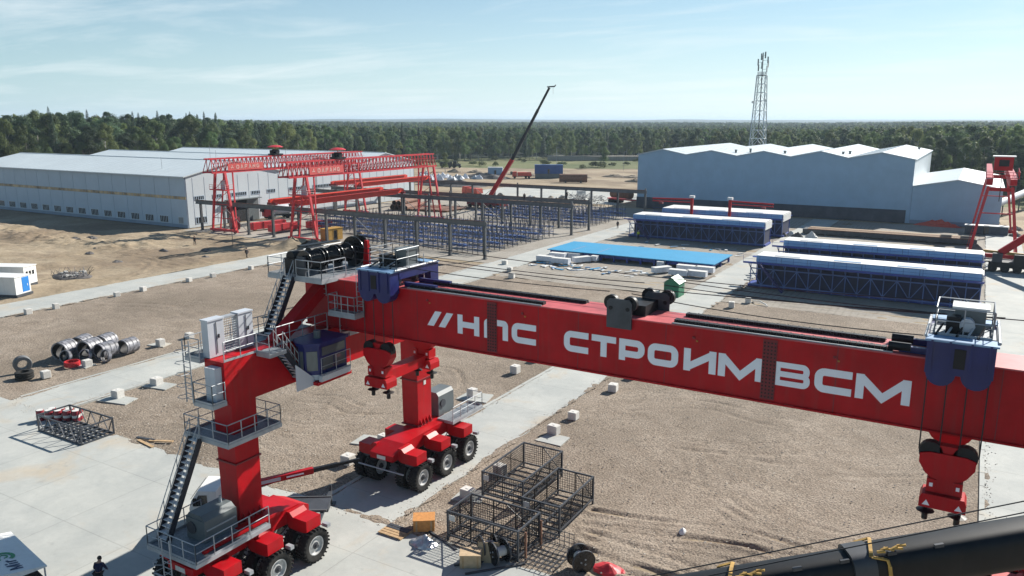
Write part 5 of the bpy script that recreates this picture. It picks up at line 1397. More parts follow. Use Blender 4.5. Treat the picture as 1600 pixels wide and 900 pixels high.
# ------------------------------------------------------------------ blue hoist trolleys riding on the beam
def trolley(xc, lab, full):
    t = thing('hoist_trolley', lab, 'hoist trolley', (xc, 34.3, BZ1), 'blue hoist trolleys on the red beam')
    for y0, y1 in ((BY0 - .95, BY0 - .16), (BY1 + .75, BY1 + 1.5)):
        b_ = MB().box(xc - 1.12, xc + 1.12, y0, y1, 14.72, 15.95).build('side_frame', 'blue', t)
        MB().box(xc - 1.2, xc + 1.2, y0 - .03, y1 + .03, 15.95, 16.02).build('top_plate', 'sheet_blue', b_)
        for s in (-.58, .58):
            MB().tube((xc + s, y0 + .05, 14.74), (xc + s, y1 - .05, 14.74), .5, 20).build('sheave_guard', 'blue', b_)
        yf = y0 if y0 < 34 else y1
        dy = -.03 if y0 < 34 else .03
        MB().box(xc - .2, xc + .18, min(yf, yf + dy), max(yf, yf + dy), 15.0, 15.75).build('opening', 'black', b_)
        for s in (-.95, -.35, .35, .95):
            MB().box(xc + s - .04, xc + s + .04, min(yf, yf + dy * 1.6), max(yf, yf + dy * 1.6), 14.85, 16.0).build('rib', 'blue', b_)
    for s in (-1, 1):
        MB().box(xc + s * 1.0 - .15, xc + s * 1.0 + .15, BY0 - .15, BY1 + .74, 15.5, 15.93).build('cross_tie', 'blue', t)
        MB().tube((xc + s * 1.2, BY0 - .6, 16.05), (xc + s * 1.2, BY1 + 1.3, 16.05), .06, 6).build('hydraulic_line', 'galv', t)
        for y in (BY0 + .25, BY1 - .25):
            MB().tube((xc + s * .7, y - .1, BZ1 + .24), (xc + s * .7, y + .1, BZ1 + .24), .22, 12).build('wheel', 'dark_steel', t)
    zt = 15.98
    MB().box(xc - 1.1, xc + 1.1, BY0 + .2, BY1 - .1, zt - .1, zt).build('deck', 'grating', t)
    railing([(xc - .95, BY0 - .1, zt), (xc + .95, BY0 - .1, zt), (xc + .95, BY1 - .1, zt), (xc - .95, BY1 - .1, zt), (xc - .95, BY0 - .1, zt)], h=1.1, r=.023).build('railing', 'galv', t)
    e = MB().box(xc - .35 if full else xc + .1, xc + .7 if full else xc + .9, BY1 - 1.2, BY1 - .2, zt, zt + .95).build('motor_housing', 'grey_box', t)
    MB().box(xc - .45 if full else xc + .05, xc + .8 if full else xc + .95, BY1 - 1.25, BY1 - .1, zt + .95, zt + 1.02).build('housing_roof', 'white' if full else 'grey_box', e)
    MB().tube((xc + .1, BY0 + .35, zt + .4), (xc + .1, BY0 + .75, zt + .4), .26, 14).build('hydraulic_tank', 'cabinet' if full else 'black', t)
    MB().box(xc - .6, xc - .15, BY0 + .3, BY0 + .9, zt, zt + .7).build('pump', 'black', t)
    for k in range(5):
        MB().tube((xc - .9 + .35 * k, BY0 - .2, zt + .05), (xc - .7 + .35 * k, BY0 + .5, zt + .35), .045, 5).build('hose', 'galv' if k % 2 else 'black', t)
    l = MB()
    for s in (0, .45): l.tube((xc + .6 + s, BY1 + .2, 15.0), (xc + .6 + s, BY1 + .2, 16.6), .03, 5)
    for k in range(5): l.tube((xc + .6, BY1 + .2, 15.1 + .3 * k), (xc + 1.05, BY1 + .2, 15.1 + .3 * k), .022, 5)
    l.build('step_ladder', 'galv', t)
    return t
trolley(-27.8, 'blue hoist trolley at the left end of the red beam beside the winch drums', False)
trolley(0.1, 'blue hoist trolley with white-roofed housing at the right end of the red beam', True)
# ------------------------------------------------------------------ red lifting blocks hanging below
def block(xc, lab, y_, zdrop, twin):
    t = thing('lifting_block', lab, 'lifting block', (xc, y_, 8.6), 'red lifting blocks under the beam')
    for yy in (y_,) + ((y_ + 4.1,) if twin else ()):
        z = 11.45 + zdrop
        pts = [(-.95, 0), (-.95, -.35), (-.7, -.75), (-.42, -.98), (-.42, -1.35), (-.62, -1.45), (-.62, -1.5), (.62, -1.5), (.62, -1.45), (.42, -1.35), (.42, -.98), (.7, -.75), (.95, -.35), (.95, 0), (.62, .1), (-.62, .1)]
        b_ = MB().prism([(xc + a, z + c) for a, c in pts], 'y', yy - .28, yy + .28).build('body', 'red', t)
        for s in (-.58, .58):
            MB().tube((xc + s, yy - .2, z + .06), (xc + s, yy + .2, z + .06), .42, 18).build('sheave', 'black', b_)
        MB().box(xc - .3, xc + .3, yy - .2, yy + .2, z + .1, z + .4).build('rope_anchor', 'red', b_)
        lw = MB().prism([(xc - .72, z - 1.55), (xc + .72, z - 1.55), (xc + .8, z - 1.75), (xc + .8, z - 2.1), (xc - .8, z - 2.1), (xc - .8, z - 1.75)], 'y', yy - .45, yy + .45).build('cross_head', 'red', t)
        for s in (-.55, .55):
            MB().add([(xc + s - .13, yy - .46, z - 2.0), (xc + s + .13, yy - .46, z - 2.0), (xc + s, yy - .46, z - 1.78), (xc + s - .13, yy - .452, z - 2.0), (xc + s + .13, yy - .452, z - 2.0), (xc + s, yy - .452, z - 1.78)], [(0, 1, 2), (5, 4, 3), (0, 3, 4, 1), (1, 4, 5, 2), (2, 5, 3, 0)]).build('warning_mark', 'letter', lw)
            MB().box(xc + s * .82 - .16, xc + s * .82 + .16, yy - .34, yy + .34, z - 1.45, z - .95).build('side_bracket', 'red', t)
            MB().box(xc + s * .82 - .06, xc + s * .82 + .06, yy - .36, yy - .342, z - 1.25, z - 1.1).build('mark', 'letter', t)
            pn = MB().tube((xc + s, yy, z - 2.75), (xc + s, yy, z - 2.08), .075, 8).build('lifting_rod', 'black', t)
            MB().lathe([(.0, z - 2.48), (.34, z - 2.42), (.12, z - 2.34), (.0, z - 2.34)], 'z', (xc + s, yy, 0), 10, False).tube((xc + s, yy, z - 2.78), (xc + s, yy, z - 2.48), .11, 8).build('rod_nut', 'black', pn)
    if twin:
        MB().box(xc - .35, xc + .35, y_ + .3, y_ + 3.8, 9.55 + zdrop, 10.15 + zdrop).build('spreader', 'red', t)
    q = MB()
    for s in (-1.0, -.32, .35, 1.02):
        for yy in (y_,) + ((y_ + 4.1,) if twin else ()):
            yt = BY0 - .55 if yy < 34.3 else BY1 + .55
            q.tube((xc + s, yy, 11.5 + zdrop), (xc + s, yt, 14.7), .028, 5)
    q.build('hoist_ropes', 'rope', t)
    return t
block(-27.9, 'red twin lifting block with dark rods hanging under the left trolley', BY0 - .55, .0, True)
block(0.1, 'red lifting block with warning triangles hanging under the right trolley', BY0 - .55, .0, True)
# ------------------------------------------------------------------ concrete cubes along the roads
cube0 = None
def cube(x, y, s, rz, lab, grp, slabbed=0.0):
    global cube0
    if cube0 is None:
        m = MB(); b = .06
        m.prism([(-.5 + b, -.5), (.5 - b, -.5), (.5, -.5 + b), (.5, .5 - b), (.5 - b, .5), (-.5 + b, .5), (-.5, .5 - b), (-.5, -.5 + b)], 'z', 0, .92)
        m.prism([(-.5 + b, -.5 + b), (.5 - b, -.5 + b), (.5 - b, .5 - b), (-.5 + b, .5 - b)], 'z', .92, .96)
        cube0 = m.build('concrete_block', 'concrete_block'); o = cube0
        e = MB().box(-.12, .12, -.12, .12, .962, 1.0).build('cap', 'offwhite', o)
    else: o = dup(cube0)
    o.location = (x, y, .02); o.rotation_euler = (0, 0, rz); q_ = random.Random(int(x * 13 + y * 7)).uniform; o.scale = (s * q_(.88, 1.12), s * q_(.88, 1.12), s * q_(.8, 1.0))
    tag(o, lab, 'concrete block', grp)
    return o
yy = [39.3, 43.3, 51.5, 55.3, 63.0, 67.6, 75.6, 79.8, 88, 92.2]
for x, lab, grp in ((-26.5, 'small pale concrete block at the right edge of the middle road', 'blocks right of the middle road'), (-36.8, 'small pale concrete block at the left edge of the middle road', 'blocks left of the middle road'),
                    (-63.7, 'small pale concrete block on the gravel right of the left road', 'blocks right of the left road'), (-74.7, 'small pale concrete block on the gravel left of the left road', 'blocks left of the left road'),
                    (-101.8, 'small concrete block beside the far left road', 'blocks beside the far left road')):
    for k, y in enumerate(yy if x > -100 else [52.3, 55.9, 64.2, 68.3, 76.3, 80.4, 88, 92]):
        cube(x + rng.uniform(-.15, .15), y + rng.uniform(-.15, .15), .78 if x > -100 else .7, rng.uniform(-.15, .15), '%s block from the plaza, %s' % (ORDN[k], lab.replace('small pale concrete block ', '').replace('small concrete block ', '')), grp)
# bare foundation slabs under some of the blocks
for i, (x, y, w, d, a) in enumerate(((-36.3, 55.4, 2.9, 2.3, .1), (-63.0, 38.9, 3.2, 1.8, .15), (-63.2, 43.2, 2.8, 1.8, .1), (-26.0, 50.5, 2.2, 2.0, -.1), (-26.4, 39.5, 2.0, 1.8, .2), (-75.1, 43.3, 2.0, 1.5, 0), (-75.2, 51.9, 2.2, 1.6, .1), (-37.9, 43.2, 2.6, 2.0, .2), (-36.9, 45.9, 2.0, 1.6, -.2))):
    m = MB(); m.prism([(-w / 2, -d / 2), (w / 2, -d / 2 + .2), (w / 2 - .3, d / 2), (-w / 2 + .15, d / 2 - .15)], 'z', 0, .09)
    o = m.build('foundation_slab', 'concrete'); o.location = (x, y, -.03); o.rotation_euler = (0, 0, a)
    tag(o, 'thin pale concrete pad lying on the gravel under a block', 'concrete pad', 'concrete pads under the blocks')
# ------------------------------------------------------------------ black mesh cages
def cage(x0, x1, y0, y1, h, lab, div, bottom=.35):
    t = thing('steel_cage', lab, 'steel cage', ((x0 + x1) / 2, (y0 + y1) / 2, 0), 'black steel mesh cages')
    f = MB(); P = [(x0, y0), (x1, y0), (x1, y1), (x0, y1)]
    for i in range(4):
        a, b_ = P[i], P[(i + 1) % 4]
        for z in (bottom, h): f.bar((a[0], a[1], z), (b_[0], b_[1], z), .09)
        f.bar((a[0], a[1], 0), (a[0], a[1], h + .05), .11)
    f.build('frame', 'dark_steel', t)
    for i in range(4):
        a, b_ = Vector((*P[i], 0)), Vector((*P[(i + 1) % 4], 0)); L = (b_ - a).length; n = int(L / .16); m = MB()
        for k in range(1, n):
            p = a.lerp(b_, k / n); m.bar(p + Vector((0, 0, bottom)), p + Vector((0, 0, h)), .020)
        for k in range(1, int((h - bottom) / .16)):
            z = bottom + k * .16; m.bar(a + Vector((0, 0, z)), b_ + Vector((0, 0, z)), .020)
        for k in range(1, max(2, int(L / 1.4))):
            p = a.lerp(b_, k / max(2, int(L / 1.4))); m.bar(p + Vector((0, 0, bottom)), p + Vector((0, 0, h)), .05)
        m.bar(a + Vector((0, 0, bottom)), a.lerp(b_, .5) + Vector((0, 0, h)), .05)
        m.build('mesh_panel', 'black', t)
    g = MB(); n = div
    for k in range(1, n):
        y = y0 + (y1 - y0) * k / n
        if (y1 - y0) >= (x1 - x0): g.bar((x0, y, bottom), (x1, y, bottom), .08)
        else:
            x = x0 + (x1 - x0) * k / n; g.bar((x, y0, bottom), (x, y1, bottom), .08)
    if (y1 - y0) >= (x1 - x0):
        g.bar(((x0 + x1) / 2, y0, bottom), ((x0 + x1) / 2, y1, bottom), .08)
    else: g.bar((x0, (y0 + y1) / 2, bottom), (x1, (y0 + y1) / 2, bottom), .08)
    g.build('floor_grid', 'dark_steel', t)
    MB().box(x0 + .1, x0 + .5, y0 - .03, y0 - .01, h - .55, h - .2).build('tag_plate', 'offwhite', t)
    return t
cage(-25.6, -22.6, 39.7, 45.1, 1.85, 'largest black mesh cage, at the rear beside the concrete road', 8)
cage(-21.6, -19.1, 37.9, 42.6, 1.85, 'black mesh cage on the gravel, rightmost of the three', 7)
cage(-24.5, -19.8, 34.25, 36.75, 1.85, 'black mesh cage in front, at the edge of the concrete', 6)
t = thing('steel_cage', 'open low lattice frame standing beside red and white drums', 'steel cage', (-58.8, 32.8, 0))
q = MB(); x0, x1, y0, y1, h = -61.8, -56.1, 31.4, 34.0, 1.35
for z in (.12, h):
    for a, b_ in (((x0, y0), (x1, y0)), ((x1, y0), (x1, y1)), ((x1, y1), (x0, y1)), ((x0, y1), (x0, y0))): q.bar((*a, z), (*b_, z), .10)
for x, y in ((x0, y0), (x1, y0), (x1, y1), (x0, y1)): q.bar((x, y, .0), (x, y, h), .10)
q.build('frame', 'dark_steel', t)
q = MB()
for k in range(8):
    a = x0 + (x1 - x0) * k / 8; b_ = x0 + (x1 - x0) * (k + 1) / 8
    for y in (y0, y1): q.bar((a, y, .12 if k % 2 else h), (b_, y, h if k % 2 else .12), .06)
q.build('side_lattice', 'dark_steel', t)
q = MB()
for k in range(1, 9): q.bar((x0 + (x1 - x0) * k / 9, y0, .14), (x0 + (x1 - x0) * k / 9, y1, .14), .16, .08)
for k in range(1, 4): q.bar((x0, y0 + (y1 - y0) * k / 4, .16), (x1, y0 + (y1 - y0) * k / 4, .16), .12, .08)
q.build('floor_grid', 'dark_steel', t)
# rusty rack and loose frames next to the cages
t = thing('rebar_rack', 'low rusty grid of thin bars between the front cage and a cable drum', 'rack', (-18.6, 35.2, 0))
q = MB()
for k in range(8): q.bar((-19.6 + k * .3, 34.0, .25), (-19.6 + k * .3, 36.6, .25), .035)
for k in range(7): q.bar((-19.6, 34.0 + k * .43, .25), (-17.5, 34.0 + k * .43, .25), .035)
q.build('floor_grid', 'dark_steel', t)
q = MB()
for k in range(8): q.bar((-19.6 + k * .3, 36.6, .25), (-19.6 + k * .3, 36.6, 1.25), .03)
for k in range(4): q.bar((-19.6, 36.6, .35 + k * .28), (-17.5, 36.6, .35 + k * .28), .03)
q.build('back_grid', 'dark_steel', t)
for x, y in ((-19.5, 34.6), (-19.4, 36.2)): MB().bar((x, y, 0), (x, y, 1.75), .11).build('post', 'rust', t)
for i, (a, b_) in enumerate((((-22.6, 32.1, .08), (-20.0, 34.6, .08)), ((-21.6, 31.7, .08), (-19.3, 34.2, .08)), ((-27.4, 34.9, .06), (-23.4, 33.5, .06)))):
    o = MB().bar(a, b_, .12).build('steel_bar', 'dark_steel', org=(a[0], a[1], 0))
    tag(o, ('dark steel bar lying left of the reclining pair by the front cage', 'dark steel bar lying in front of the rusty grid', 'long thin bar lying left of the light wooden crate')[i], 'steel bar')
def reel(x, y, rz, r, lab, mt='drum_black'):
    t = thing('cable_drum', lab, 'cable drum', (0, 0, 0))
    for s in (-1, 1):
        f = MB().tube((s * .36, 0, r), (s * .42, 0, r), r, 28).build('flange', mt, t, smooth=True)
        MB().lathe([(r - .02, s * .35), (r + .015, s * .35), (r + .015, s * .43), (r - .02, s * .43)], 'x', (0, 0, r), 28).build('flange_rim', 'dark_steel', f, smooth=True)
        for k in range(3):
            a = 2.1 * k; MB().tube((s * .42, .25 * r * math.cos(a), r + .25 * r * math.sin(a)), (s * .45, .25 * r * math.cos(a), r + .25 * r * math.sin(a)), .05, 8).build('bolt_hole', 'galv', f)
    MB().tube((-.36, 0, r), (.36, 0, r), r * .42, 18).build('core_or_shade', 'offwhite', t, smooth=True)
    place(t, (x, y, 0), rz); return t
reel(-20.7, 34.6 - .9, R(62), .66, 'black cable drum leaning at the front cage beside the wooden crate')
reel(-21.6, 34.0, R(52), .62, 'dark cable drum behind the plywood sheet at the front cage')
reel(-16.5, 35.4, R(140), .66, 'black cable drum standing alone on the gravel')
def crate(x, y, w, d, h, rz, m, lab):
    t = thing('crate', lab, 'crate', (0, 0, 0))
    MB().box(-w / 2, w / 2, -d / 2, d / 2, .06, h).build('box', m, t)
    MB().box(-w / 2 - .03, w / 2 + .03, -d / 2 - .03, d / 2 + .03, h, h + .05).build('lid', m, t)
    for s in (-1, 1): MB().box(s * w * .35 - .05, s * w * .35 + .05, -d / 2 - .03, -d / 2, .05, h).build('batten', 'wood', t)
    for s in (-1, 1): MB().box(s * w * .35 - .06, s * w * .35 + .06, -d / 2, d / 2, 0, .06).build('skid', 'wood', t)
    MB().box(w / 2, w / 2 + .02, -.02, .02, .1, h).build('split', 'black', t)
    place(t, (x, y, 0), rz); return t
crate(-21.9, 32.7, 1.15, .85, .78, R(30), 'cardboard', 'pale wooden crate on the concrete before the black cages')
crate(-26.5, 34.6, 1.25, 1.0, .75, R(35), 'wood_orange', 'orange wooden crate left of the front cage')
t = MB().box(-.6, .6, -.03, .03, 0, 1.15).build('plywood_sheet', 'cardboard'); t.location = (-21.15, 33.3, 0); t.rotation_euler = (R(-18), 0, R(25)); tag(t, 'sheet of plywood leaning on the front cage', 'plywood')
t = thing('pallet', 'low wooden pallet with dark boards left of the orange crate', 'pallet', (-27.7, 33.2, 0))
for k in range(5): MB().box(-28.5, -26.9, 32.7 + k * .25, 32.9 + k * .25, .13, .16).build('board', 'wood' if k < 3 else 'dark_steel', t)
for k in range(3): MB().box(-28.4 + k * .7, -28.2 + k * .7, 32.7, 33.9, 0, .13).build('bearer', 'wood', t)
def heap(name, x, y, rx, ry, h, m, seed, lab, cat, n=22, group=None):
    """irregular mound with a lumpy surface"""
    rs = random.Random(seed); mb = MB(); nn, nj = 20, 7; vs = []; fs = []; ox = rs.uniform(0, 90)
    lob = [1 + .22 * mnoise.noise((math.cos(2 * math.pi * i / nn) * 1.4 + ox, math.sin(2 * math.pi * i / nn) * 1.4, seed * .7)) for i in range(nn)]
    for j in range(nj):
        f = 1 - j / (nj - .0)
        for i in range(nn):
            a = 2 * math.pi * i / nn; k = f * lob[i]; px, py = rx * k * math.cos(a), ry * k * math.sin(a)
            g_ = max(0, 1 - f) ** .8 * h * (1 + .45 * mnoise.noise((px * 1.1 + ox, py * 1.1, seed))) + .22 * h * mnoise.noise((px * 3.1 + ox, py * 3.1, seed)) * (1 if j else 0)
            vs.append((px, py, (g_ if j else -.06)))
    vs.append((0, 0, h * .98))
    for j in range(nj - 1):
        for i in range(nn): fs.append((j * nn + i, j * nn + (i + 1) % nn, (j + 1) * nn + (i + 1) % nn, (j + 1) * nn + i))
    for i in range(nn): fs.append(((nj - 1) * nn + i, (nj - 1) * nn + (i + 1) % nn, nj * nn))
    mb.add(vs, fs); o = mb.build(name, m); o.location = (x, y, 0); return tag(o, lab, cat, group)
heap('tarpaulin', -25.4, 33.1, 1.05, .6, .55, 'foil', 4, 'crumpled silver and black sheeting on the concrete by the pallet', 'sheeting')
heap('red_scrap', -15.2, 36.2, 1.0, .6, .3, 'gantry_red', 8, 'flat red steel piece on the gravel right of the lone drum', 'scrap')
heap('paper_scrap', -13.0, 42.1, .25, .3, .3, 'white', 18, 'small white scrap lying alone on the gravel', 'litter')
# ------------------------------------------------------------------ left: drums, rings, tyres, hose
bar0 = None
for k in range(9):
    x = -63.9 + (k % 5) * .66 + .35 * (k // 5) * 1.2; y = 32.7 + (k // 5) * .75 + (k % 5) * .35
    if bar0 is None:
        o = bar0 = MB().lathe([(.0, 0), (.29, 0), (.30, .28), (.29, .30), (.30, .56), (.29, .58), (.30, .86), (.29, .88), (.0, .88)], 'z', (0, 0, 0), 18, False).build('drum', 'barrel_red', smooth=True)
        MB().tube((0, 0, .881), (0, 0, .90), .26, 16).build('lid', 'offwhite', o)
        MB().lathe([(.302, .32), (.306, .33), (.306, .52), (.302, .53)], 'z', (0, 0, 0), 18, False).build('label_band', 'offwhite', o)
    else: o = dup(bar0)
    o.location = (x, y, .05); o.rotation_euler = (0, 0, k)
    tag(o, 'red steel drum with pale lid in the cluster beside the lattice frame', 'drum', 'red drums by the lattice frame')
def ring(x, y, z, r, l, rz, tilt, lab, grp, m='pipe_black'):
    o = MB().lathe([(r * .86, -l / 2), (r, -l / 2), (r, l / 2), (r * .86, l / 2)], 'y', (0, 0, 0), 28)
    for k in range(3):
        w = -l / 2 + l * (k + .5) / 3; o.lathe([(r, w - .05), (r + .03, w), (r, w + .05)], 'y', (0, 0, 0), 28, False)
    o = o.build('pipe_ring', m, smooth=True)
    i_ = MB().lathe([(r * .84, -l / 2 + .04), (r * .855, -l / 2 + .04), (r * .855, l / 2 - .04), (r * .84, l / 2 - .04)], 'y', (0, 0, 0), 28).build('lining', 'pipe_inner', o, smooth=True)
    o.location = (x, y, z); o.rotation_euler = (tilt, 0, rz); tag(o, lab, 'pipe', grp); return o
for k, (x, y, r, l, a, lab) in enumerate(((-79.0, 43.7, .95, 1.7, 20, 'large black plastic pipe section, front left of the pile on the gravel'), (-79.8, 46.0, .9, 1.7, 25, 'large black pipe section, rear left of the pile on the gravel'),
                                     (-77.4, 45.4, .95, 1.8, 15, 'large black pipe section in the middle of the pile on the gravel'), (-78.2, 47.6, .9, 1.8, 20, 'large black pipe section at the back of the pile on the gravel'),
                                     (-75.6, 46.0, .85, 1.8, 5, 'large black pipe section, front right of the pile on the gravel'), (-75.2, 48.2, .8, 1.6, 10, 'large black pipe section, rear right of the pile on the gravel'))):
    ring(x, y, r + .03, r, l, R(a), 0, lab, 'black pipe sections on the gravel')
for k, (x, y, a, lab) in enumerate(((-77.6, 42.9, 15, 'left of three flat black rings before the pipe pile'), (-76.2, 44.1, 20, 'middle of three flat black rings before the pipe pile'), (-74.3, 45.1, 5, 'right of three flat black rings before the pipe pile'))):
    ring(x, y, .66, .64, .35, R(a), R(-14), lab, 'flat black rings')
hz_ = MB()
for k in range(5):
    hz_.lathe([(.62 + .05 * (k % 2), .06 + k * .10), (.70 + .05 * (k % 2), .06 + k * .10), (.70 + .05 * (k % 2), .15 + k * .10), (.62 + .05 * (k % 2), .15 + k * .10)], 'z', (0, 0, 0), 24)
o = hz_.build('hose_coil', 'gantry_red', smooth=True); o.location = (-75.9, 42.5, 0); tag(o, 'coil of bright red hose beside the black pipe pile', 'hose')
for k, (x, y, rz, tl, lab) in enumerate(((-76.1, 38.0, 0, 90, 'dark tyre stack lying flat at the left edge of the gravel'), (-78.5, 39.1, 70, 0, 'grey ribbed ring standing upright beside the flat tyres at the left edge'))):
    m = MB()
    for j in range(3): m.lathe([(.45, j * .24), (.75, j * .24), (.80, j * .24 + .05), (.80, j * .24 + .17), (.75, j * .24 + .22), (.45, j * .24 + .22)], 'z', (0, 0, 0), 26)
    o = m.build('tyre_stack', 'rubber' if k == 0 else 'steel_grey', smooth=True); o.location = (x, y, .02 if k == 0 else .85)
    if k: o.rotation_euler = (R(90), 0, R(rz))
    tag(o, lab, 'tyre stack')
for k, (x, y, l, a) in enumerate(((-53.0, 34.6, 1.8, 10), (-52.2, 34.0, 2.2, -8), (-51.6, 34.9, 1.9, 25))):
    o = MB().box(-l / 2, l / 2, -.12, .12, 0, .07).build('plank', 'wood' if k else 'dark_steel'); o.location = (x, y, .06); o.rotation_euler = (0, 0, R(a))
    tag(o, 'loose plank on the plaza corner between lattice frame and stair', 'plank', 'loose planks on the plaza corner')
# white site cabin with a blue door panel
t = thing('site_cabin', 'small white site cabin with a bright blue panel beside the far left road', 'cabin', (-115.0, 57.6, 0))
place(t, (0, 0, 0), 0); ORG[t.name] = (0, 0, 0)
MB().box(-2.3, 2.3, -1.4, 1.4, .35, 2.75).build('body', 'white', t); MB().box(-2.4, 2.4, -1.5, 1.5, 2.75, 2.85).build('roof', 'white', t)
MB().box(2.301, 2.33, -.15, 1.15, .55, 2.6).build('blue_panel', 'panel_blue', t); MB().box(-2.5, 2.5, -1.5, 1.5, .0, .34).build('base', 'dark_steel', t)
MB().box(2.331, 2.35, .75, .85, 1.3, 1.6).build('handle', 'white', t)
place(t, (-115.6, 57.2, 0), R(22))
t = thing('site_cabin', 'long white site cabin behind the one with the blue panel', 'cabin', (0, 0, 0))
MB().box(-4.5, 4.5, -1.3, 1.3, .4, 2.95).build('body', 'white', t); MB().box(-4.6, 4.6, -1.4, 1.4, 2.95, 3.05).build('roof', 'white', t)
for k in range(3): MB().box(4.501, 4.53, -.9 + k * .65, -.5 + k * .65, 1.7, 2.3).build('window', 'window_dark', t)
MB().box(-4.5, 4.5, -1.3, 1.3, .0, .4).build('base', 'dark_steel', t)
place(t, (-123.5, 60.5, 0), R(24))
# debris heaps on the sand
rs = random.Random(3)
t = thing('debris_heap', 'dark heap of branches and rubble on the sand behind the white cabins', 'debris', (-121.5, 69.6, 0))
hp_ = heap('rubble', 0, 0, 3.4, 2.3, .7, 'dark_pile', 777, '', '')
for kk in ('label', 'category'): del hp_[kk]
hp_.parent = t
mb = MB()
for k in range(70):
    a = rs.uniform(0, 6.28); r = 2.6 * math.sqrt(rs.random()); x, y = -121.5 + 1.2 * r * math.cos(a), 69.6 + r * math.sin(a); l = rs.uniform(.5, 1.8); b_ = rs.uniform(0, 6.28)
    mb.tube((x, y, .1), (x + l * .6 * math.cos(b_), y + l * .6 * math.sin(b_), .2 + l * rs.uniform(.2, .9)), .045, 4, .02)
mb.build('branches', 'dark_steel', t)
mb = MB()
for k in range(16):
    a = rs.uniform(0, 6.28); r = 2.4 * math.sqrt(rs.random()); x, y = -121.5 + r * math.cos(a), 69.6 + r * math.sin(a); s = rs.uniform(.12, .3)
    mb.box(x - s, x + s, y - s * .6, y + s * .6, .3, .3 + s)
mb.build('pale_scraps', 'offwhite', t)
for k, (x, y, rx, ry, h) in enumerate(((-112.6, 107.6, 3.0, 2.4, 1.9), (-109.0, 110.0, 3.4, 2.0, 1.6))):
    heap('sand_mound', x, y, rx, ry, h, 'earth_pile' if not k else 'dark_pile', 30 + k, ('tall brown sand mound at the foot of the front gantry crane', 'darker earth mound right of the tall sand mound')[k], 'mound')
for k in range(26):
    x = rs.uniform(-200, -140); y = 90.5 + rs.uniform(-6, 6) + (x + 170) * .06; s = rs.uniform(.35, 1.1)
    heap('earth_clod', x, y, s * 1.7, s, s * .55, 'earth_pile' if k % 3 else 'dark_pile', 60 + k, 'low clod of dug earth along the bank before the grey shed', 'earth', group='clods along the dug bank')
for k, (x, y) in enumerate(((-124, 97), (-118, 92), (-131, 93), (-127, 81), (-140, 84), (-135, 70), (-131, 66))):
    heap('rubble_heap', x, y, rs.uniform(.7, 1.5), rs.uniform(.5, 1.0), rs.uniform(.25, .5), 'dark_pile', 160 + k, 'small dark rubble heap scattered on the left sand', 'rubble', group='small rubble heaps on the left sand')
# ------------------------------------------------------------------ casting yard bits
t = thing('hut', 'small green timber hut with pale green gable roof beside the road', 'hut', (-35.0, 104.1, 0))
w, d, h = 1.05, 1.25, 2.0
hx, hy2 = -35.05, 104.1
for k in range(7): MB().box(hx - w + k * .3, hx - w + .29 + k * .3, hy2 - d - .02, hy2 - d + .02, 0, h).build('board', 'green', t)
for k in range(8): MB().box(hx + w - .02, hx + w + .02, hy2 - d + k * .3125, hy2 - d + .30 + k * .3125, 0, h).build('board', 'green', t)
MB().box(hx - w + .03, hx + w - .03, hy2 - d + .03, hy2 + d, 0, h).build('body', 'green', t)
MB().prism([(hx - w, h), (hx + w, h), (hx, h + .75)], 'y', hy2 - d - .03, hy2 + d).build('gable', 'green', t)
for sg in (-1, 1):
    x1_, z1_ = hx + sg * (w + .16), h - .07
    MB().add([(hx, hy2 - d - .18, h + .79), (x1_, hy2 - d - .18, z1_), (x1_, hy2 + d + .15, z1_), (hx, hy2 + d + .15, h + .79), (hx, hy2 - d - .18, h + .85), (x1_, hy2 - d - .18, z1_ + .06), (x1_, hy2 + d + .15, z1_ + .06), (hx, hy2 + d + .15, h + .85)],
             [(0, 3, 2, 1), (4, 5, 6, 7), (0, 1, 5, 4), (1, 2, 6, 5), (2, 3, 7, 6), (3, 0, 4, 7)]).build('roof', 'green_roof', t)
MB().box(hx - .4, hx + .35, hy2 - d - .05, hy2 - d - .021, .05, 1.8).build('door', 'green', t)
MB().box(hx + w + .021, hx + w + .04, hy2 + .3, hy2 + .8, 1.1, 1.5).build('window', 'window_dark', t)
BALES = ((-62.9, 122.9, 3.0, 0, 'rear left of the left bale cluster'), (-60.6, 124.2, 3.0, 2, 'rear right of the left bale cluster'), (-63.4, 119.0, 3.0, 0, 'front left of the left bale cluster'), (-60.0, 118.4, 3.2, 0, 'front middle of the left bale cluster'),
         (-57.6, 121.4, 3.2, 60, 'slanted one of the left bale cluster'), (-56.0, 123.4, 1.1, 0, 'smallest of the left bale cluster'), (-39.3, 122.7, 3.2, 0, 'rear left of the right bale cluster'), (-36.4, 122.9, 3.0, 0, 'rear right of the right bale cluster'),
         (-39.2, 118.3, 3.0, 0, 'front left of the right bale cluster'), (-36.5, 118.9, 3.2, 0, 'front right of the right bale cluster'), (-42.4, 119.3, 3.2, 58, 'slanted one of the right bale cluster'), (-44.2, 124.0, 1.1, 0, 'smallest of the right bale cluster'))
BALES = [(x, y, l, a, 'pale wrapped bale, ' + q) for x, y, l, a, q in BALES]
def bale(x, y, l, rz, lab, h=1.0):
    t = thing('foam_bale', lab, 'bale', (0, 0, 0), 'pale wrapped bales by the blue platform')
    MB().box(-l / 2, l / 2, -.6, .6, .18, h).build('pack', 'sack_white', t)
    for k in range(2): MB().box(-l * .3 + k * l * .6 - .06, -l * .3 + k * l * .6 + .06, -.62, .62, 0, .18).build('skid', 'wood', t)
    MB().box(-l / 2 - .02, l / 2 + .02, -.62, .62, h, h + .03).build('cover', 'offwhite', t)
    place(t, (x, y, 0), rz)
for i, (x, y, l, a, lab) in enumerate(BALES):
    bale(x, y, l, R(a), lab)
rs = random.Random(12)
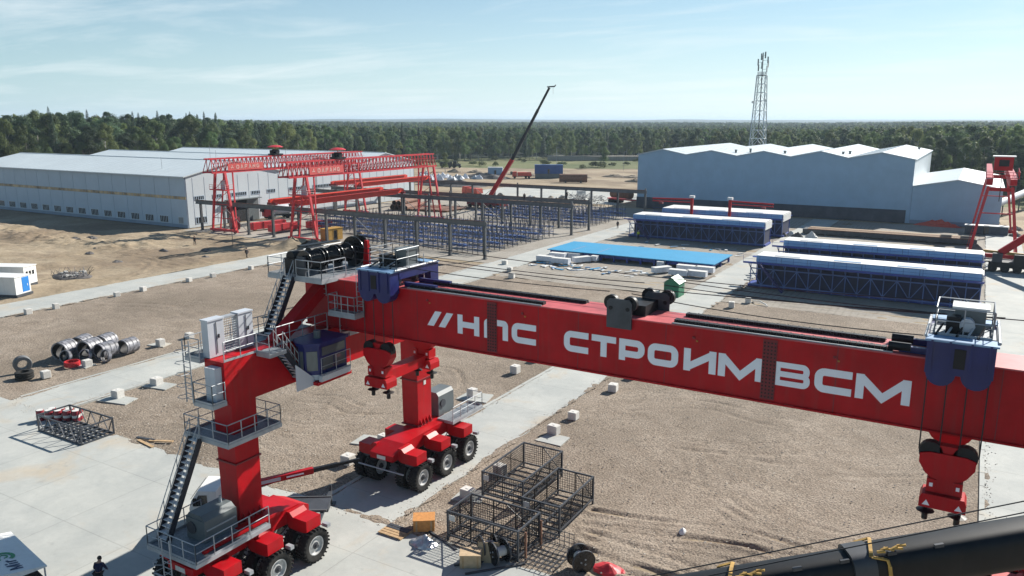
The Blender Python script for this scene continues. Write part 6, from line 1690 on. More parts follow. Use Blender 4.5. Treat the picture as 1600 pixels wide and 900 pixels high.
for k in range(110):
    x = rs.uniform(-64, -44); y = rs.uniform(113.5, 119.5) if k < 80 else rs.uniform(137, 150); w = rs.uniform(.5, 1.8); d = rs.uniform(.15, .6)
    if k > 79: x = rs.uniform(-60, -36)
    o = MB().prism([(-w / 2, -d / 2), (w / 2, -d / 2 * .6), (w / 2 * .8, d / 2), (-w / 2 * .9, d / 2 * .8)], 'z', 0, rs.uniform(.03, .15)).build('sheet_offcut', ('sheet_blue', 'white', 'white', 'offwhite', 'tarp_blue', 'white')[k % 6]); o.location = (x, y, .02); o.rotation_euler = (0, 0, rs.uniform(0, 3))
    tag(o, 'pale blue or white offcut lying on the ground before the blue platform' if k < 80 else 'pale offcut lying on the ground behind the blue platform', 'offcut', 'offcuts before the blue platform' if k < 80 else 'offcuts behind the blue platform')
for k, (x, y) in enumerate(((-26.2, 101.2), (-25.0, 105.0), (-68, 113), (-64.2, 108.3), (-37.2, 103), (-61, 103.5))):
    cube(x, y, .8, .2, 'white concrete block on the yard track behind the red beam', 'blocks behind the red beam')
o = MB().path([(-24.6, 106, .1), (-23.5, 105.2, .35), (-22.6, 104.6, .15), (-22.2, 103.8, .1)], .08, 6).build('hose', 'offwhite', org=(-24, 105, 0)); tag(o, 'short pale hose lying before the nearest formwork', 'hose')
t = thing('plank_stack', 'long low stack topped with brown planks behind the second formwork', 'plank stack', (-15, 178, 0))
MB().box(-31.5, 1.0, 176.6, 180.4, .3, 1.2).build('frame', 'dark_steel', t)
for k in range(8): MB().box(-30.5, .8, 176.4 + k * .52, 176.88 + k * .52, 1.2, 1.34 + .04 * (k % 3)).build('plank', 'cardboard' if k % 2 else 'rust', t)
for k in range(9): MB().box(-31 + k * 3.9, -30.6 + k * 3.9, 176.8, 180.2, 0, .3).build('bearer', 'dark_steel', t)
for k in range(5):
    x = -34.5 + k * 1.5 if k < 3 else -29 + (k - 3) * 30
    heap('bundle', x, 171 + 1.6 * (k % 2), 1.3, .9, 1.2, 'offwhite' if k % 2 else 'dark_pile', 200 + k, 'bundled material piled at the end of the rear formworks', 'bundle', group='bundles at the rear formworks')
# ------------------------------------------------------------------ truck crane behind the near leg
t = thing('truck_crane', 'small truck crane with white cab and red boom behind the near crane leg', 'truck crane', (0, 0, 0))
MB().box(-3.6, 3.4, -.45, .45, .75, 1.05).build('chassis', 'dark_steel', t)
cbn = MB().prism([(-5.5, .9), (-3.7, .9), (-3.7, 2.75), (-4.9, 2.8), (-5.35, 2.1), (-5.5, 1.6)], 'y', -1.15, 1.15).build('cab', 'white', t)
for s in (-1, 1): MB().prism([(-5.2, 1.75), (-4.3, 1.75), (-4.3, 2.5), (-4.85, 2.5)], 'y', s * 1.152, s * 1.17).build('side_window', 'window_dark', cbn)
MB().bar((-5.44, 0, 2.15), (-5.0, 0, 2.78), 1.9, .03).build('windscreen', 'window_dark', cbn)
MB().box(-5.6, -5.45, -1.15, 1.15, .55, .95).build('bumper', 'dark_steel', cbn)
for s in (-1, 1): MB().box(-5.2, -5.0, s * 1.2 - .1, s * 1.2 + .1, 1.8, 2.3).build('mirror', 'black', cbn)
MB().box(-3.0, 3.4, -.95, .95, 1.05, 1.15).build('bed', 'dark_steel', t)
for s in (-1, 1): MB().box(-.6, 3.4, s * .97 - .04, s * .97 + .04, 1.1, 1.22).build('bed_side', 'steel_grey', t)
for x in (-4.6, .4, 1.6):
    for s in (-1, 1):
        w_ = MB().lathe([(.28, -.14), (.46, -.14), (.5, -.1), (.5, .1), (.46, .14), (.28, .14)], 'y', (x, s * .98, .5), 20).build('wheel', 'rubber', t, smooth=True)
        MB().tube((x, s * .98 - .1, .5), (x, s * .98 + .1, .5), .28, 14).build('rim', 'rim', w_)
MB().tube((-2.4, 0, 1.2), (-2.4, 0, 2.5), .42, 14).build('slew_column', 'red', t)
for x, s in ((-3.1, -1), (-3.1, 1), (3.1, 1), (3.1, -1)):
    MB().bar((x, 0, .95), (x, s * 2.2, .95), .22).bar((x, s * 2.2, .06), (x, s * 2.2, 1.5), .16).box(x - .3, x + .3, s * 2.2 - .3, s * 2.2 + .3, 0, .06).build('outrigger', 'dark_steel', t)
ca, sa = math.cos(R(28)), math.sin(R(28))
bp = lambda l, z: (-2.4 + l * ca, l * sa, z)
MB().bar(bp(-.6, 2.5), bp(4.9, 2.55), .36, .40).build('boom', 'red', t)
MB().bar(bp(4.9, 2.55), bp(6.7, 2.57), .26, .28).bar(bp(6.7, 2.57), bp(8.3, 2.58), .18, .2).build('boom_extension', 'black', t)
MB().bar(bp(1.0, 2.52), bp(2.6, 2.54), .375, .24).build('sign_panel', 'cabinet', t)
MB().bar(bp(3.0, 2.54), bp(4.2, 2.55), .37, .11).build('lettering', 'letter', t)
MB().tube(bp(.3, 2.1), bp(3.0, 2.45), .1, 8).build('boom_cylinder', 'dark_steel', t)
place(t, (-34.7, 30.85, .05), R(33)); t.scale = (.9, .9, .9)
# ------------------------------------------------------------------ printed canopy at the lower left corner
t = thing('canopy_tent', 'white printed canopy roof with green logo at the lower left corner', 'canopy', (0, 0, 0))
MB().add([(-5, -2.2, 2.6), (0, -2.2, 2.6), (0, 2.2, 2.6), (-5, 2.2, 2.6), (-5, 0, 3.0), (0, 0, 3.0), (-5, -2.2, 2.54), (0, -2.2, 2.54), (0, 2.2, 2.54), (-5, 2.2, 2.54)],
         [(0, 1, 5, 4), (4, 5, 2, 3), (1, 2, 5), (0, 4, 3), (6, 7, 1, 0), (8, 9, 3, 2), (7, 8, 2, 1), (9, 6, 0, 3), (6, 9, 8, 7)]).build('roof_sheet', 'white', t)
for x in (-4.9, -.08):
    for y in (-2.1, 2.1): MB().tube((x, y, 0), (x, y, 2.56), .04, 6).build('post', 'galv', t)
MB().box(-4.9, -.1, -2.05, 2.05, 0.02, 2.0).build('stall_interior', 'door_dark', t)
def RS(y): return 2.6 + .4 * (1 - abs(y) / 2.2) + .012
lt = MB(); u0 = -.35
for ch, w in (('М', .55), ('i', .18), ('r', .3)):
    for pts, cl_ in glyph(ch, w, .55, .10): stroke(lt, pts, .10, cl_, lambda u, v, d, u0=u0: (u0 - u, .1 + 1.2 - v, RS(.1 + 1.2 - v) + d), 0, .012)
    u0 -= w + .1
lt.build('lettering', 'ink', t)
lg = MB(); P_ = arc(-2.05, .95, .42, .42, 35, 330, 18); stroke(lg, P_, .18, False, lambda u, v, d: (u, v, RS(v) + d), 0, .012); lg.build('logo', 'logo_green', t)
lg = MB(); P_ = arc(-2.05, .95, .18, .18, 0, 300, 10); stroke(lg, P_, .08, False, lambda u, v, d: (u, v, RS(v) + d), 0, .012); lg.build('logo', 'logo_green', t)
place(t, (-37.75, 16.35, .05), R(-10))
# ------------------------------------------------------------------ people
def person(x, y, rz, top, legs, lab, pose='stand', h=1.76, hat=None):
    k = h / 1.76
    if pose == 'stoop':
        J = dict(pel=(0, 0, .95), sp=(0, -.08, 1.15), ch=(0, -.16, 1.36), nk=(0, -.20, 1.50), hd=(0, -.25, 1.60), tp=(0, -.27, 1.72), ls=(-.19, -.15, 1.40), le=(-.30, -.22, 1.12), lw=(-.24, -.42, .94), rs=(.19, -.15, 1.40), re=(.30, -.18, 1.12), rw=(.26, -.38, .92),
                 lh=(-.10, 0, .90), lk=(-.13, -.06, .50), la=(-.13, .04, .09), lt=(-.13, -.14, .04), rh=(.10, 0, .90), rk=(.14, -.02, .50), ra=(.15, .10, .09), rt=(.15, -.08, .04))
    else:
        s = .18 if pose == 'walk' else 0
        J = dict(pel=(0, 0, .96), sp=(0, 0, 1.15), ch=(0, .0, 1.36), nk=(0, 0, 1.50), hd=(0, -.02, 1.61), tp=(0, -.02, 1.74), ls=(-.19, 0, 1.42), le=(-.26, .02 + s * .6, 1.14), lw=(-.25, -.08 + s, .90), rs=(.19, 0, 1.42), re=(.26, .02 - s * .6, 1.14), rw=(.25, -.08 - s, .90),
                 lh=(-.10, 0, .91), lk=(-.11, -.03 - s * .5, .50), la=(-.11, .02 - s, .09), lt=(-.11, -.16 - s, .04), rh=(.10, 0, .91), rk=(.11, -.03 + s * .5, .50), ra=(.11, .02 + s, .09), rt=(.11, -.16 + s, .04))
    rad = dict(pel=.135, sp=.125, ch=.145, nk=.058, hd=.088, tp=.075, ls=.068, le=.047, lw=.034, rs=.068, re=.047, rw=.034, lh=.088, lk=.060, la=.043, lt=.038, rh=.088, rk=.060, ra=.043, rt=.038)
    ed = [('pel', 'sp'), ('sp', 'ch'), ('ch', 'nk'), ('nk', 'hd'), ('hd', 'tp'), ('ch', 'ls'), ('ls', 'le'), ('le', 'lw'), ('ch', 'rs'), ('rs', 're'), ('re', 'rw'), ('pel', 'lh'), ('lh', 'lk'), ('lk', 'la'), ('la', 'lt'), ('pel', 'rh'), ('rh', 'rk'), ('rk', 'ra'), ('ra', 'rt')]
    for s in ('l', 'r'):
        w = Vector(J[s + 'w']); e = Vector(J[s + 'e']); d = (w - e).normalized(); sx = -1 if s == 'l' else 1
        J[s + 'p'] = tuple(w + d * .08); rad[s + 'p'] = .036; ed.append((s + 'w', s + 'p'))
        for f, (off, L) in enumerate(((-.030, .075), (-.010, .085), (.010, .08), (.028, .065))):
            J[f'{s}f{f}'] = tuple(w + d * (.08 + L) + Vector((0, off, 0)) + Vector((-sx * .012, 0, 0))); rad[f'{s}f{f}'] = .009; ed.append((s + 'p', f'{s}f{f}'))
        J[s + 'th'] = tuple(w + d * .09 + Vector((-sx * .045, -.03, 0))); rad[s + 'th'] = .011; ed.append((s + 'w', s + 'th'))
    def skin(name, keys, grow, m, parent, root):
        idx = {n: i for i, n in enumerate(keys)}; me = bpy.data.meshes.new(name)
        me.from_pydata([tuple(c * k for c in J[n]) for n in keys], [(idx[a], idx[b_]) for a, b_ in ed if a in idx and b_ in idx], [])
        me.materials.append(MT[m]); o = bpy.data.objects.new(name, me); COL.objects.link(o)
        if parent: o.parent = parent
        md_ = o.modifiers.new('skin', 'SKIN'); o.modifiers.new('sub', 'SUBSURF').render_levels = 2
        md_.use_smooth_shade = True
        for n, i in idx.items():
            g_ = grow if n not in ('nk',) else 1.0
            sv = me.skin_vertices[0].data[i]; sv.radius = (rad[n] * g_ * k * 1.15, rad[n] * g_ * k * 1.15); sv.use_root = (n == root)
        return o
    b_ = skin('person', list(J), 1.0, 'skin', None, 'pel')
    skin('jacket', ['pel', 'sp', 'ch', 'ls', 'le', 'lw', 'rs', 're', 'rw'], 1.22, top, b_, 'ch')
    skin('trousers', ['pel', 'lh', 'lk', 'la', 'rh', 'rk', 'ra'], 1.18, legs, b_, 'pel')
    for s in ('l', 'r'):
        a = Vector(J[s + 'a']) * k; q = Vector(J[s + 't']) * k
        MB().bar(a + Vector((0, .05, -.04)), q + Vector((0, -.04, 0)), .10, .10, .09, .07).build('boot', 'black', b_)
    hd = Vector(J['hd']) * k; tp = Vector(J['tp']) * k; ax = (tp - hd).normalized()
    m = MB(); c = hd + ax * .055
    m.lathe([(.0, .125), (.06, .115), (.098, .075), (.112, .02), (.105, -.02)], 'z', (c.x, c.y + .012, c.z), 14, False).build('hair' if not hat else 'helmet', 'hair' if not hat else hat, b_, smooth=True)
    fz = MB().prism([(-.012, -.01), (.012, -.01), (0, .035)], 'y', hd.y - .125 * k, hd.y - .09 * k)
    fz = fz.build('nose', 'skin', b_); fz.location = (0, 0, hd.z + .0)
    for s in (-1, 1):
        MB().tube((s * .035, hd.y - .105 * k, hd.z + .035), (s * .035, hd.y - .098 * k, hd.z + .035), .011, 8).build('eye', 'black', b_)
        MB().lathe([(.0, -.01), (.03, -.006), (.03, .006), (.0, .01)], 'x', (s * .105 * k, hd.y, hd.z + .02), 8, False).build('ear', 'skin', b_)
    MB().box(-.025, .025, hd.y - .106 * k, hd.y - .098 * k, hd.z - .045, hd.z - .037).build('mouth', 'red_dark', b_)
    b_.location = (x, y, .05); b_.rotation_euler = (0, 0, rz)
    return tag(b_, lab, 'person')
person(-37.25, 20.9, R(-150), 'cloth_navy', 'cloth_dark', 'person in dark navy clothing near the canopy, seen from behind', 'stoop')
person(-131.4, 100.3, R(30), 'cloth_dark', 'cloth_dark', 'person in dark clothes standing on the sand left of the gantry cranes', 'walk')
person(-111.0, 95.3, R(100), 'cloth_dark', 'cloth_dark', 'person in dark clothes walking beside the far left road', 'walk')
person(-69.4, 165.0, R(10), 'cloth_dark', 'cloth_dark', 'person in dark clothes standing on the road by the blue racks', 'stand', hat='offwhite')
person(-59.3, 152.0, R(40), 'hi_vis', 'cloth_navy', 'person in yellow-green vest in front of the left rear formwork', 'stand', hat='offwhite')
for (x, y, lab, a) in ((-85.5, 150.5, 'worker in dark clothes standing on the nearer middle runway', 20), (-79.5, 159.2, 'worker in dark clothes standing on the farther middle runway', 60)):
    o = person(x, y, R(a), 'cloth_dark', 'cloth_dark', lab, 'stand', hat='offwhite'); o.location.z = 6.68
# ------------------------------------------------------------------ dark boom of another crane, close to the viewer
t = thing('crane_boom', 'long dark crane boom with yellow straps crossing the lower right corner', 'crane boom', (-1.75, 15.78, 0))
A_, B_ = Vector((-13.4, 8.42, 12.72)), Vector((13.0, 25.1, 17.80))
dv = (B_ - A_); Lb = dv.length; dn = dv.normalized(); sd_ = dn.cross(Vector((0, 0, 1))).normalized(); up_ = sd_.cross(dn)
def boom_sec(l0, l1, w, hgt_, name, m):
    mb = MB(); prof = [(.5 * math.copysign(abs(math.cos(2 * math.pi * q / 28)) ** .62, math.cos(2 * math.pi * q / 28)), .5 * math.copysign(abs(math.sin(2 * math.pi * q / 28)) ** .62, math.sin(2 * math.pi * q / 28))) for q in range(28)]
    n = len(prof); vs = []
    for l in (l0, l1):
        for a, b_ in prof: vs.append(A_ + dn * l + sd_ * a * w + up_ * b_ * hgt_)
    mb.add(vs, [(i, (i + 1) % n, n + (i + 1) % n, n + i) for i in range(n)] + [tuple(reversed(range(n))), tuple(range(n, 2 * n))])
    return mb.build(name, m, t, smooth=True, sharp=25)
boom_sec(0, 14.4, .74, .84, 'boom_section', 'boom_paint'); boom_sec(14.35, Lb, .82, .93, 'boom_section', 'boom_paint'); boom_sec(14.3, 14.75, .86, .98, 'collar', 'dark_steel')
for l in (9.95, 11.95, 14.8):
    st = MB()
    pr2 = [(.52 * math.copysign(abs(math.cos(2 * math.pi * q / 20)) ** .62, math.cos(2 * math.pi * q / 20)), .52 * math.copysign(abs(math.sin(2 * math.pi * q / 20)) ** .62, math.sin(2 * math.pi * q / 20))) for q in range(20)]; W_, H_ = (.8, .9) if l < 14 else (.86, .98)
    P_ = [A_ + dn * (l + .35 * a * (1 if b_ < .4 else -1)) + sd_ * a * W_ + up_ * b_ * H_ for a, b_ in pr2]
    for a, b_ in zip(P_, P_[1:] + P_[:1]): st.bar(a, b_, .07, .025)
    st.build('strap', 'strap', t)
    st = MB()
    for k in range(6):
        f = l + .09 * k; st.bar(A_ + dn * f + sd_ * (.30 - .05 * (k % 3)) + up_ * (H_ * .53), A_ + dn * (f + .15) + sd_ * (.33 - .06 * (k % 2)) + up_ * (H_ * .53 + .03 * (k % 2)), .05, .035)
    st.build('strap_knot', 'strap', t)
for k in range(10):
    f = 7.4 + k * .95; MB().bar(A_ + dn * f + sd_ * .3 + up_ * .44, A_ + dn * (f + .18) + sd_ * .3 + up_ * .44, .06, .07).build('weld_lug', 'dark_steel', t)
q = MB()
for oz, oo in ((.95, 0), (.78, .12)):
    q.tube(A_ + up_ * (oz - .75) + sd_ * (oo), B_ + up_ * (oz + .5) + sd_ * oo, .014, 5)
q.build('boom_ropes', 'rope', t)
# ------------------------------------------------------------------ mobile crane among the runways, boom raised
t = thing('mobile_crane', 'mobile crane with red lower boom and long dark raised boom in the yard', 'mobile crane', (-116.0, 186.0, 0))
bx0, by0 = -117.6, 186.0
MB().box(bx0 - 6, bx0 + 4, by0 - 1.3, by0 + 1.3, .8, 1.7).build('carrier', 'red_dark', t)
MB().box(bx0 + 4, bx0 + 6, by0 - 1.3, by0 + 1.3, .8, 2.6).build('cab', 'truck_orange', t)
MB().box(bx0 - 3.5, bx0 + .5, by0 - 1.3, by0 + 1.3, 1.7, 3.0).build('superstructure', 'dark_steel', t)
for k in range(5):
    for s in (-1, 1): MB().tube((bx0 - 5 + k * 2.3, by0 + s * 1.0, .65), (bx0 - 5 + k * 2.3, by0 + s * 1.35, .65), .65, 14).build('wheel', 'rubber', t)
P0, P1, P2_ = Vector((-117.2, 186, 2.6)), Vector((-110.2, 187.2, 13.5)), Vector((-99.9, 189, 32.4))
MB().bar(P0, P1, 1.0, 1.05, .95, 1.0).build('boom', 'red', t)
MB().bar(P1, P1.lerp(P2_, .35), .72, .78).bar(P1.lerp(P2_, .35), P1.lerp(P2_, .7), .6, .64).bar(P1.lerp(P2_, .7), P2_, .48, .5).build('boom_extension', 'boom_paint', t)
MB().bar(P2_ + Vector((-.6, 0, .2)), P2_ + Vector((1.6, 0, .3)), .35, .3).bar(P2_ + Vector((1.4, 0, .2)), P2_ + Vector((1.9, 0, .7)), .2).build('boom_head', 'black', t)
MB().tube(P2_ + Vector((1.1, 0, .2)), P2_ + Vector((1.1, 0, -1.6)), .03, 4).build('hoist_rope', 'rope', t)
MB().prism([(-.28, 0), (.28, 0), (.28, -.8), (.08, -1.3), (-.08, -1.3), (-.28, -.8)], 'y', -.2, .2).build('hook', 'black', t).location = tuple(P2_ + Vector((1.1, 0, -1.6)) - Vector(ORG[t.name]))
# mobile crane at the right edge
t = thing('mobile_crane', 'dark mobile crane with red boom leaning right beside the formworks', 'mobile crane', (6.0, 148.5, 0))
MB().box(2.8, 9.0, 147.2, 149.8, .8, 1.7).build('carrier', 'black', t)
MB().box(6.2, 9.2, 147.2, 149.6, 1.7, 3.0).build('superstructure', 'black', t)
MB().box(3.2, 4.6, 147.0, 148.0, 1.7, 3.1).build('cab', 'dark_steel', t)
for k in range(4):
    for s in (-1, 1): MB().tube((3.4 + k * 1.7, 148.5 + s * 1.0, .65), (3.4 + k * 1.7, 148.5 + s * 1.4, .65), .65, 14).build('wheel', 'rubber', t)
MB().bar((4.2, 148.4, 3.0), (22, 148.6, 18.5), 1.0, 1.05).build('boom', 'red', t)
MB().bar((1.8, 148.4, 3.2), (8.4, 148.4, 2.9), .5, .45).build('counterweight_arm', 'yellow', t)
MB().lathe([(.7, -.1), (.9, -.1), (.9, .1), (.7, .1)], 'y', (2.6, 147, .95), 18).build('hose_ring', 'black', t)
# ------------------------------------------------------------------ far yard
def lorry(x, y, rz, m, lab, tank=False):
    t = thing('lorry', lab, 'lorry', (0, 0, 0))
    MB().box(-4, 2.2, -.5, .5, .7, 1.0).build('chassis', 'dark_steel', t)
    c = MB().prism([(2.2, .7), (4.1, .7), (4.1, 1.7), (3.8, 2.9), (2.2, 2.9)], 'y', -1.2, 1.2).build('cab', m, t)
    MB().bar((4.13, 0, 1.75), (3.83, 0, 2.75), 2.1, .03).build('windscreen', 'window_dark', c)
    if tank: MB().lathe([(.0, -4), (.75, -3.9), (1.2, -1.5), (1.15, .8), (.6, 1.9), (.0, 1.9)], 'x', (0, 0, 2.2), 16, False).build('drum', 'sack_white', t, smooth=True)
    else: MB().prism([(-4.2, 1.1), (1.9, 1.1), (1.9, 2.6), (-3.8, 2.6)], 'y', -1.25, 1.25).build('dump_body', m, t)
    for xx in (3.1, -1.6, -2.9):
        for s in (-1, 1): MB().tube((xx, s * .85, .52), (xx, s * 1.2, .52), .52, 14).build('wheel', 'rubber', t)
    place(t, (x, y, 0), rz)
lorry(-166.5, 291, R(-150), 'truck_orange', 'orange lorry driving on the far pale track')
lorry(-141, 214, R(160), 'truck_orange', 'orange dump lorry behind the far runway near the raised boom')
lorry(-106, 222, R(-60), 'offwhite', 'white concrete mixer lorry beyond the far runway', True)
lorry(-150, 140, R(-110), 'gantry_red', 'red lorry with white mixer drum under the rear gantry crane', True)
def bx(name, x, y, w, d, h, rz, m, lab, cat, legs=False):
    t = thing(name, lab, cat, (0, 0, 0)); z = 1.8 if legs else 0
    MB().box(-w / 2, w / 2, -d / 2, d / 2, z, z + h).build('body', m, t); MB().box(-w / 2 - .1, w / 2 + .1, -d / 2 - .1, d / 2 + .1, z + h, z + h + .12).build('roof', 'white' if name == 'container' and not legs else m, t)
    for k in range(int(w / 1.2)): MB().box(-w / 2 + .4 + k * 1.2, -w / 2 + .5 + k * 1.2, -d / 2 - .05, -d / 2, z + .1, z + h - .1).build('rib', m, t)
    if legs: MB().box(-w / 2 + .2, w / 2 - .2, -d / 2 + .2, d / 2 - .2, 0, z).build('support', 'grey_box', t)
    MB().box(-.5, .5, -d / 2 - .04, -d / 2, z + .1, z + 2.0).build('door', 'window_dark', t)
    place(t, (x, y, 0), rz)
bx('container', -189, 306, 6.5, 3, 3.2, R(28), 'sheet_blue', 'pale blue container beyond the raised crane boom', 'container')
bx('container', -158.5, 300, 12, 3.2, 3.6, R(28), 'container_blue', 'long blue container raised on a grey support at the far yard', 'container', True)
t = thing('tank', 'long brown cylindrical tank lying beside the raised blue container', 'tank', (0, 0, 0))
MB().tube((-5.5, 0, 1.7), (5.5, 0, 1.7), 1.6, 18).build('shell', 'rust', t, smooth=True)
for s in (-3, 3): MB().box(s - .3, s + .3, -1.3, 1.3, 0, .6).build('saddle', 'dark_steel', t)
place(t, (-138, 282, 0), R(25))
rs = random.Random(77)
for k in range(26):
    x, y = -196 + rs.uniform(-16, 16), 272 + rs.uniform(-9, 9)
    heap('sack_stack', x, y, rs.uniform(1.4, 2.2), rs.uniform(1.2, 1.9), rs.uniform(1.4, 2.6), 'sack_white' if k % 3 else 'galv', 300 + k, 'pale bulk sack pile in the white heap beyond the far runway', 'sack', group='white sack heap beyond the runway')
for k in range(14):
    heap('rubble_heap', -120 + rs.uniform(-14, 14), 216 + rs.uniform(-7, 7), rs.uniform(.9, 1.9), rs.uniform(.8, 1.5), rs.uniform(.5, 1.1), 'earth_pile' if k % 2 else 'offwhite', 400 + k, 'rubble heap between the far runway and the pale track', 'rubble', group='rubble heaps beyond the far runway')
for k in range(12):
    heap('earth_bank', -215 + k * 11 + rs.uniform(-3, 3), 318 + rs.uniform(-12, 10) - abs(k - 5) * 2, rs.uniform(4, 8), rs.uniform(2, 3.5), rs.uniform(.7, 1.5), 'earth_pile', 430 + k, 'low earth bank at the far rim of the site', 'earth bank', group='earth banks at the far rim')
heap('gravel_pile', -172, 246, 15, 6, 2.2, 'dark_pile', 512, 'long grey gravel pile behind the far red girders', 'gravel pile')
heap('gravel_pile', -182, 285, 14, 5, 2.0, 'dark_pile', 513, 'grey gravel pile behind the white sack heap', 'gravel pile')
t = thing('trailer', 'flat red trailer loaded with a brown tank beyond the far runway end', 'trailer', (0, 0, 0))
MB().box(-5, 5, -1.2, 1.2, 1.0, 1.3).build('bed', 'gantry_red', t); MB().tube((-4, 0, 2.6), (3.5, 0, 2.6), 1.2, 14).build('load', 'rust', t)
for k in range(4): MB().tube((-4.2 + k * 1.1, -1.2, .5), (-4.2 + k * 1.1, 1.2, .5), .5, 12).build('wheel', 'rubber', t)
place(t, (-90.5, 218, 0), R(-20))
t = thing('drilling_rig', 'dark drilling rig with raised lattice arm left of the blue-grey hall', 'rig', (0, 0, 0))
MB().box(-3, 3, -1.2, 1.2, .8, 2.4).build('body', 'dark_steel', t); MB().box(1.2, 3, -1.1, 1.1, 2.4, 4.0).build('cab', 'grey_box', t); MB().bar((-3, 0, 2.5), (9, 0, 9), .4, .5).build('arm', 'black', t)
for k in range(3):
    for s in (-1, 1): MB().tube((-2 + k * 2, s * 1.0, .8), (-2 + k * 2, s * 1.4, .8), .8, 14).build('wheel', 'rubber', t)
place(t, (-83.5, 226, 0), R(35))
for k in range(3):
    t = thing('scaffold_bundle', 'stacked pale steel parts beyond the far runway, beside the mixer lorry', 'steel parts', (0, 0, 0), 'steel parts beyond the runway')
    q = MB(); rs2 = random.Random(k)
    for j in range(60): a = Vector((rs2.uniform(-3, 3), rs2.uniform(-1.5, 1.5), rs2.uniform(0, 2.4))); q.bar(a, a + Vector((rs2.uniform(-1.5, 1.5), rs2.uniform(-1, 1), rs2.uniform(-.5, .8))), .12)
    q.build('pieces', 'offwhite', t); q = MB()
    for j in range(20): a = Vector((rs2.uniform(-3, 3), rs2.uniform(-1.5, 1.5), rs2.uniform(0, 2.0))); q.bar(a, a + Vector((rs2.uniform(-1.5, 1.5), rs2.uniform(-1, 1), rs2.uniform(-.3, .6))), .14)
    q.build('dark_pieces', 'dark_steel', t)
    place(t, (-104 + k * 4.0, 214 - k * 2, 0), R(20 * k))
# red steel parts and pipes lying under the gantries
for k, (x, y, l, a, m, lab) in enumerate(((-137, 124, 9, 80, 'gantry_red', 'red steel box section lying under the rear gantry crane, nearer the shed'), (-131, 123.5, 8, 85, 'gantry_red', 'red steel box section lying under the rear gantry crane, nearer the front gantry'), (-128, 131, 6, 75, 'gantry_red', 'red steel box section lying behind the others under the gantry cranes'))):
    t = thing('steel_section', lab, 'steel section', (0, 0, 0))
    MB().box(-l / 2, l / 2, -.7, .7, .3, 1.8).build('box', m, t)
    for j in range(4): MB().box(-l / 2 + .5 + j * (l - 1) / 3 - .08, -l / 2 + .5 + j * (l - 1) / 3 + .08, -.78, .78, .25, 1.86).build('rib', 'red_dark', t)
    for s in (-1, 1): MB().box(s * l * .35 - .15, s * l * .35 + .15, -.6, .6, 0, .3).build('bearer', 'wood', t)
    place(t, (x, y, 0), R(a))
o = MB().tube((-1, 0, 0), (1, 0, 0), 1.4, 18); t = o.build('steel_ring', 'red_dark', smooth=True); t.location = (-143, 120, 1.4); t.rotation_euler = (0, 0, R(60)); tag(t, 'thick dark red round drum under the rear gantry crane leg', 'steel drum')
bx('generator', -113.5, 119.6, 4.2, 2, 2.3, R(85), 'yellow', 'yellow generator box right of the front gantry crane legs', 'generator')
bx('crate', -108.5, 122.5, 1.6, 1.4, 1.5, R(20), 'cardboard', 'single pale crate on the open yard right of the yellow generator', 'crate')
for k in range(6):
    t = thing('pipe', 'large rusty steel pipe in the stack between the middle runways', 'pipe', (0, 0, 0), 'rusty pipes between the runways')
    MB().lathe([(.62, -6), (.7, -6), (.7, 6), (.62, 6)], 'y', (0, 0, 0), 16).build('shell', 'rust', t, smooth=True)
    place(t, (-139 + (k % 4) * 1.5 + (.75 if k > 3 else 0), 175, .72 + (1.2 if k > 3 else 0)), R(12))
t = thing('sheet_stack', 'rust-brown steel sheets spread flat between the middle runways', 'steel sheets', (-128, 177, 0))
for k in range(5): MB().box(-134 + k * 2.6, -131.6 + k * 2.6, 170 + k * .4, 182 + k * .3, .3 + .1 * (k % 2), .45 + .1 * (k % 2)).build('sheet', 'rust', t)
MB().box(-133.5, -121.5, 172, 173, 0, .3).build('bearer', 'wood', t)
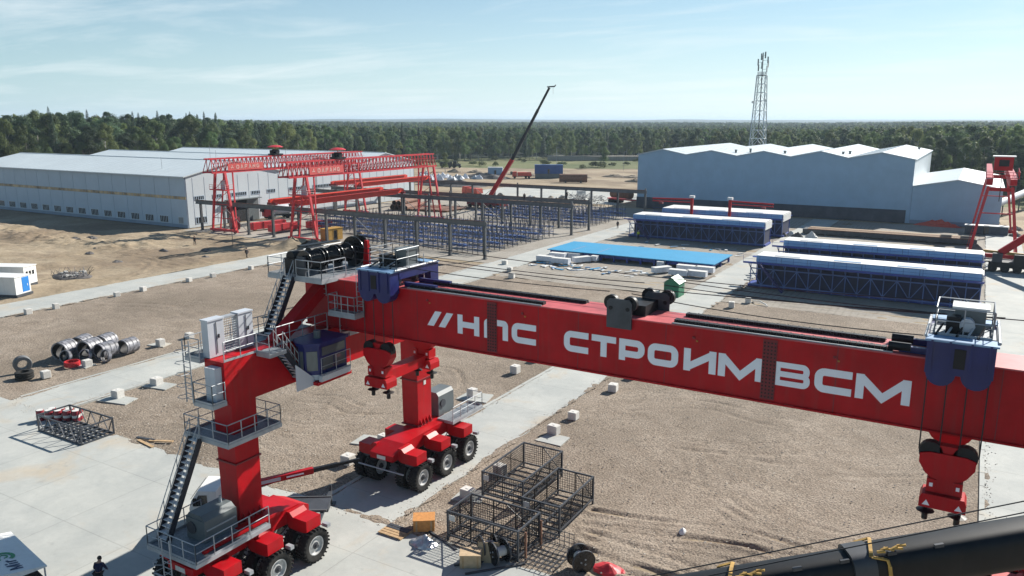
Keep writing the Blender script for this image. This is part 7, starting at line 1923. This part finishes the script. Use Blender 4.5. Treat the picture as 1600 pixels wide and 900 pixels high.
# poles and posts
for k, (x, y, h, lab) in enumerate(((-123.7, 103, 5.6, 'thin dark pole on the sand in front of the front gantry crane'), (-178, 345, 11, 'lighting pole in the green field left of the raised boom'), (-126, 348, 11, 'lighting pole in the green field beside the blue-grey hall'), (-150, 362, 9, 'lighting pole in the green field behind the raised blue container'))):
    t = thing('pole', lab, 'pole', (x, y, 0)); MB().tube((x, y, 0), (x, y, h), .09 if k else .06, 6).build('shaft', 'galv' if k else 'dark_steel', t)
    MB().bar((x - .1, y, h), (x + (1.0 if k else .15), y, h + .1), .12).build('head', 'galv' if k else 'dark_steel', t)
t = thing('tractor', 'dark tractor with trailer parked in the green field right of the grey shed', 'tractor', (0, 0, 0))
MB().box(-6, 0, -1.3, 1.3, .9, 3.0).build('trailer', 'black', t); MB().box(1.5, 4.5, -.9, .9, .9, 2.0).build('bonnet', 'dark_steel', t); MB().box(.6, 2.2, -.9, .9, 1.2, 3.4).build('cab', 'black', t)
for xx, r in ((-5, .6), (-1.2, .6), (1.2, 1.0), (4.0, .65)):
    for s in (-1, 1): MB().tube((xx, s * 1.0, r), (xx, s * 1.4, r), r, 14).build('wheel', 'rubber', t)
place(t, (-235, 338, 0), R(30))
# pipeline and cabins beyond the right gantry
t = thing('pipeline', 'pale raised pipe beyond the right gantry crane legs', 'pipe', (9, 250, 0))
MB().tube((4.5, 232, 3.4), (17, 275, 6.2), .9, 14).build('shell', 'sack_white', t, smooth=True)
for k in range(3): MB().bar((6 + k * 4, 237 + k * 14, 0), (6 + k * 4, 237 + k * 14, 3.4 + k * .9), .3).build('support', 'dark_steel', t)
for k in range(5): heap('rubble_heap', 8 + rs.uniform(-4, 6), 196 + 6 * k, 1.4, 1.2, 1.0, 'offwhite' if k % 2 else 'dark_pile', 520 + k, 'rubble heap behind the right gantry crane', 'rubble', group='rubble behind the right gantry')
heap('earth_bank', -7, 206.5, 5, 1.2, 1.5, 'truck_orange', 533, 'red machinery under cover at the foot of the annex', 'machinery')
bx('container', 2.5, 197, 8, 2.4, 1.8, R(0), 'base_band', 'dark container with white roof at the foot of the annex', 'container')
# ------------------------------------------------------------------ air: thin even haze over the whole site
hb_ = MB().box(-9000, 9000, -400, 17900, -3, 64)
ho = hb_.build('haze', 'white'); ho.data.materials.clear()
hm = bpy.data.materials.new('haze'); hm.use_nodes = True
hm.node_tree.nodes.clear()
pv = hm.node_tree.nodes.new('ShaderNodeVolumePrincipled'); om = hm.node_tree.nodes.new('ShaderNodeOutputMaterial')
pv.inputs['Color'].default_value = (0.66, 0.82, 0.97, 1); pv.inputs['Density'].default_value = 0.00013; pv.inputs['Anisotropy'].default_value = 0.2
hm.node_tree.links.new(pv.outputs[0], om.inputs['Volume'])
ho.data.materials.append(hm); struct(ho, 'stuff')
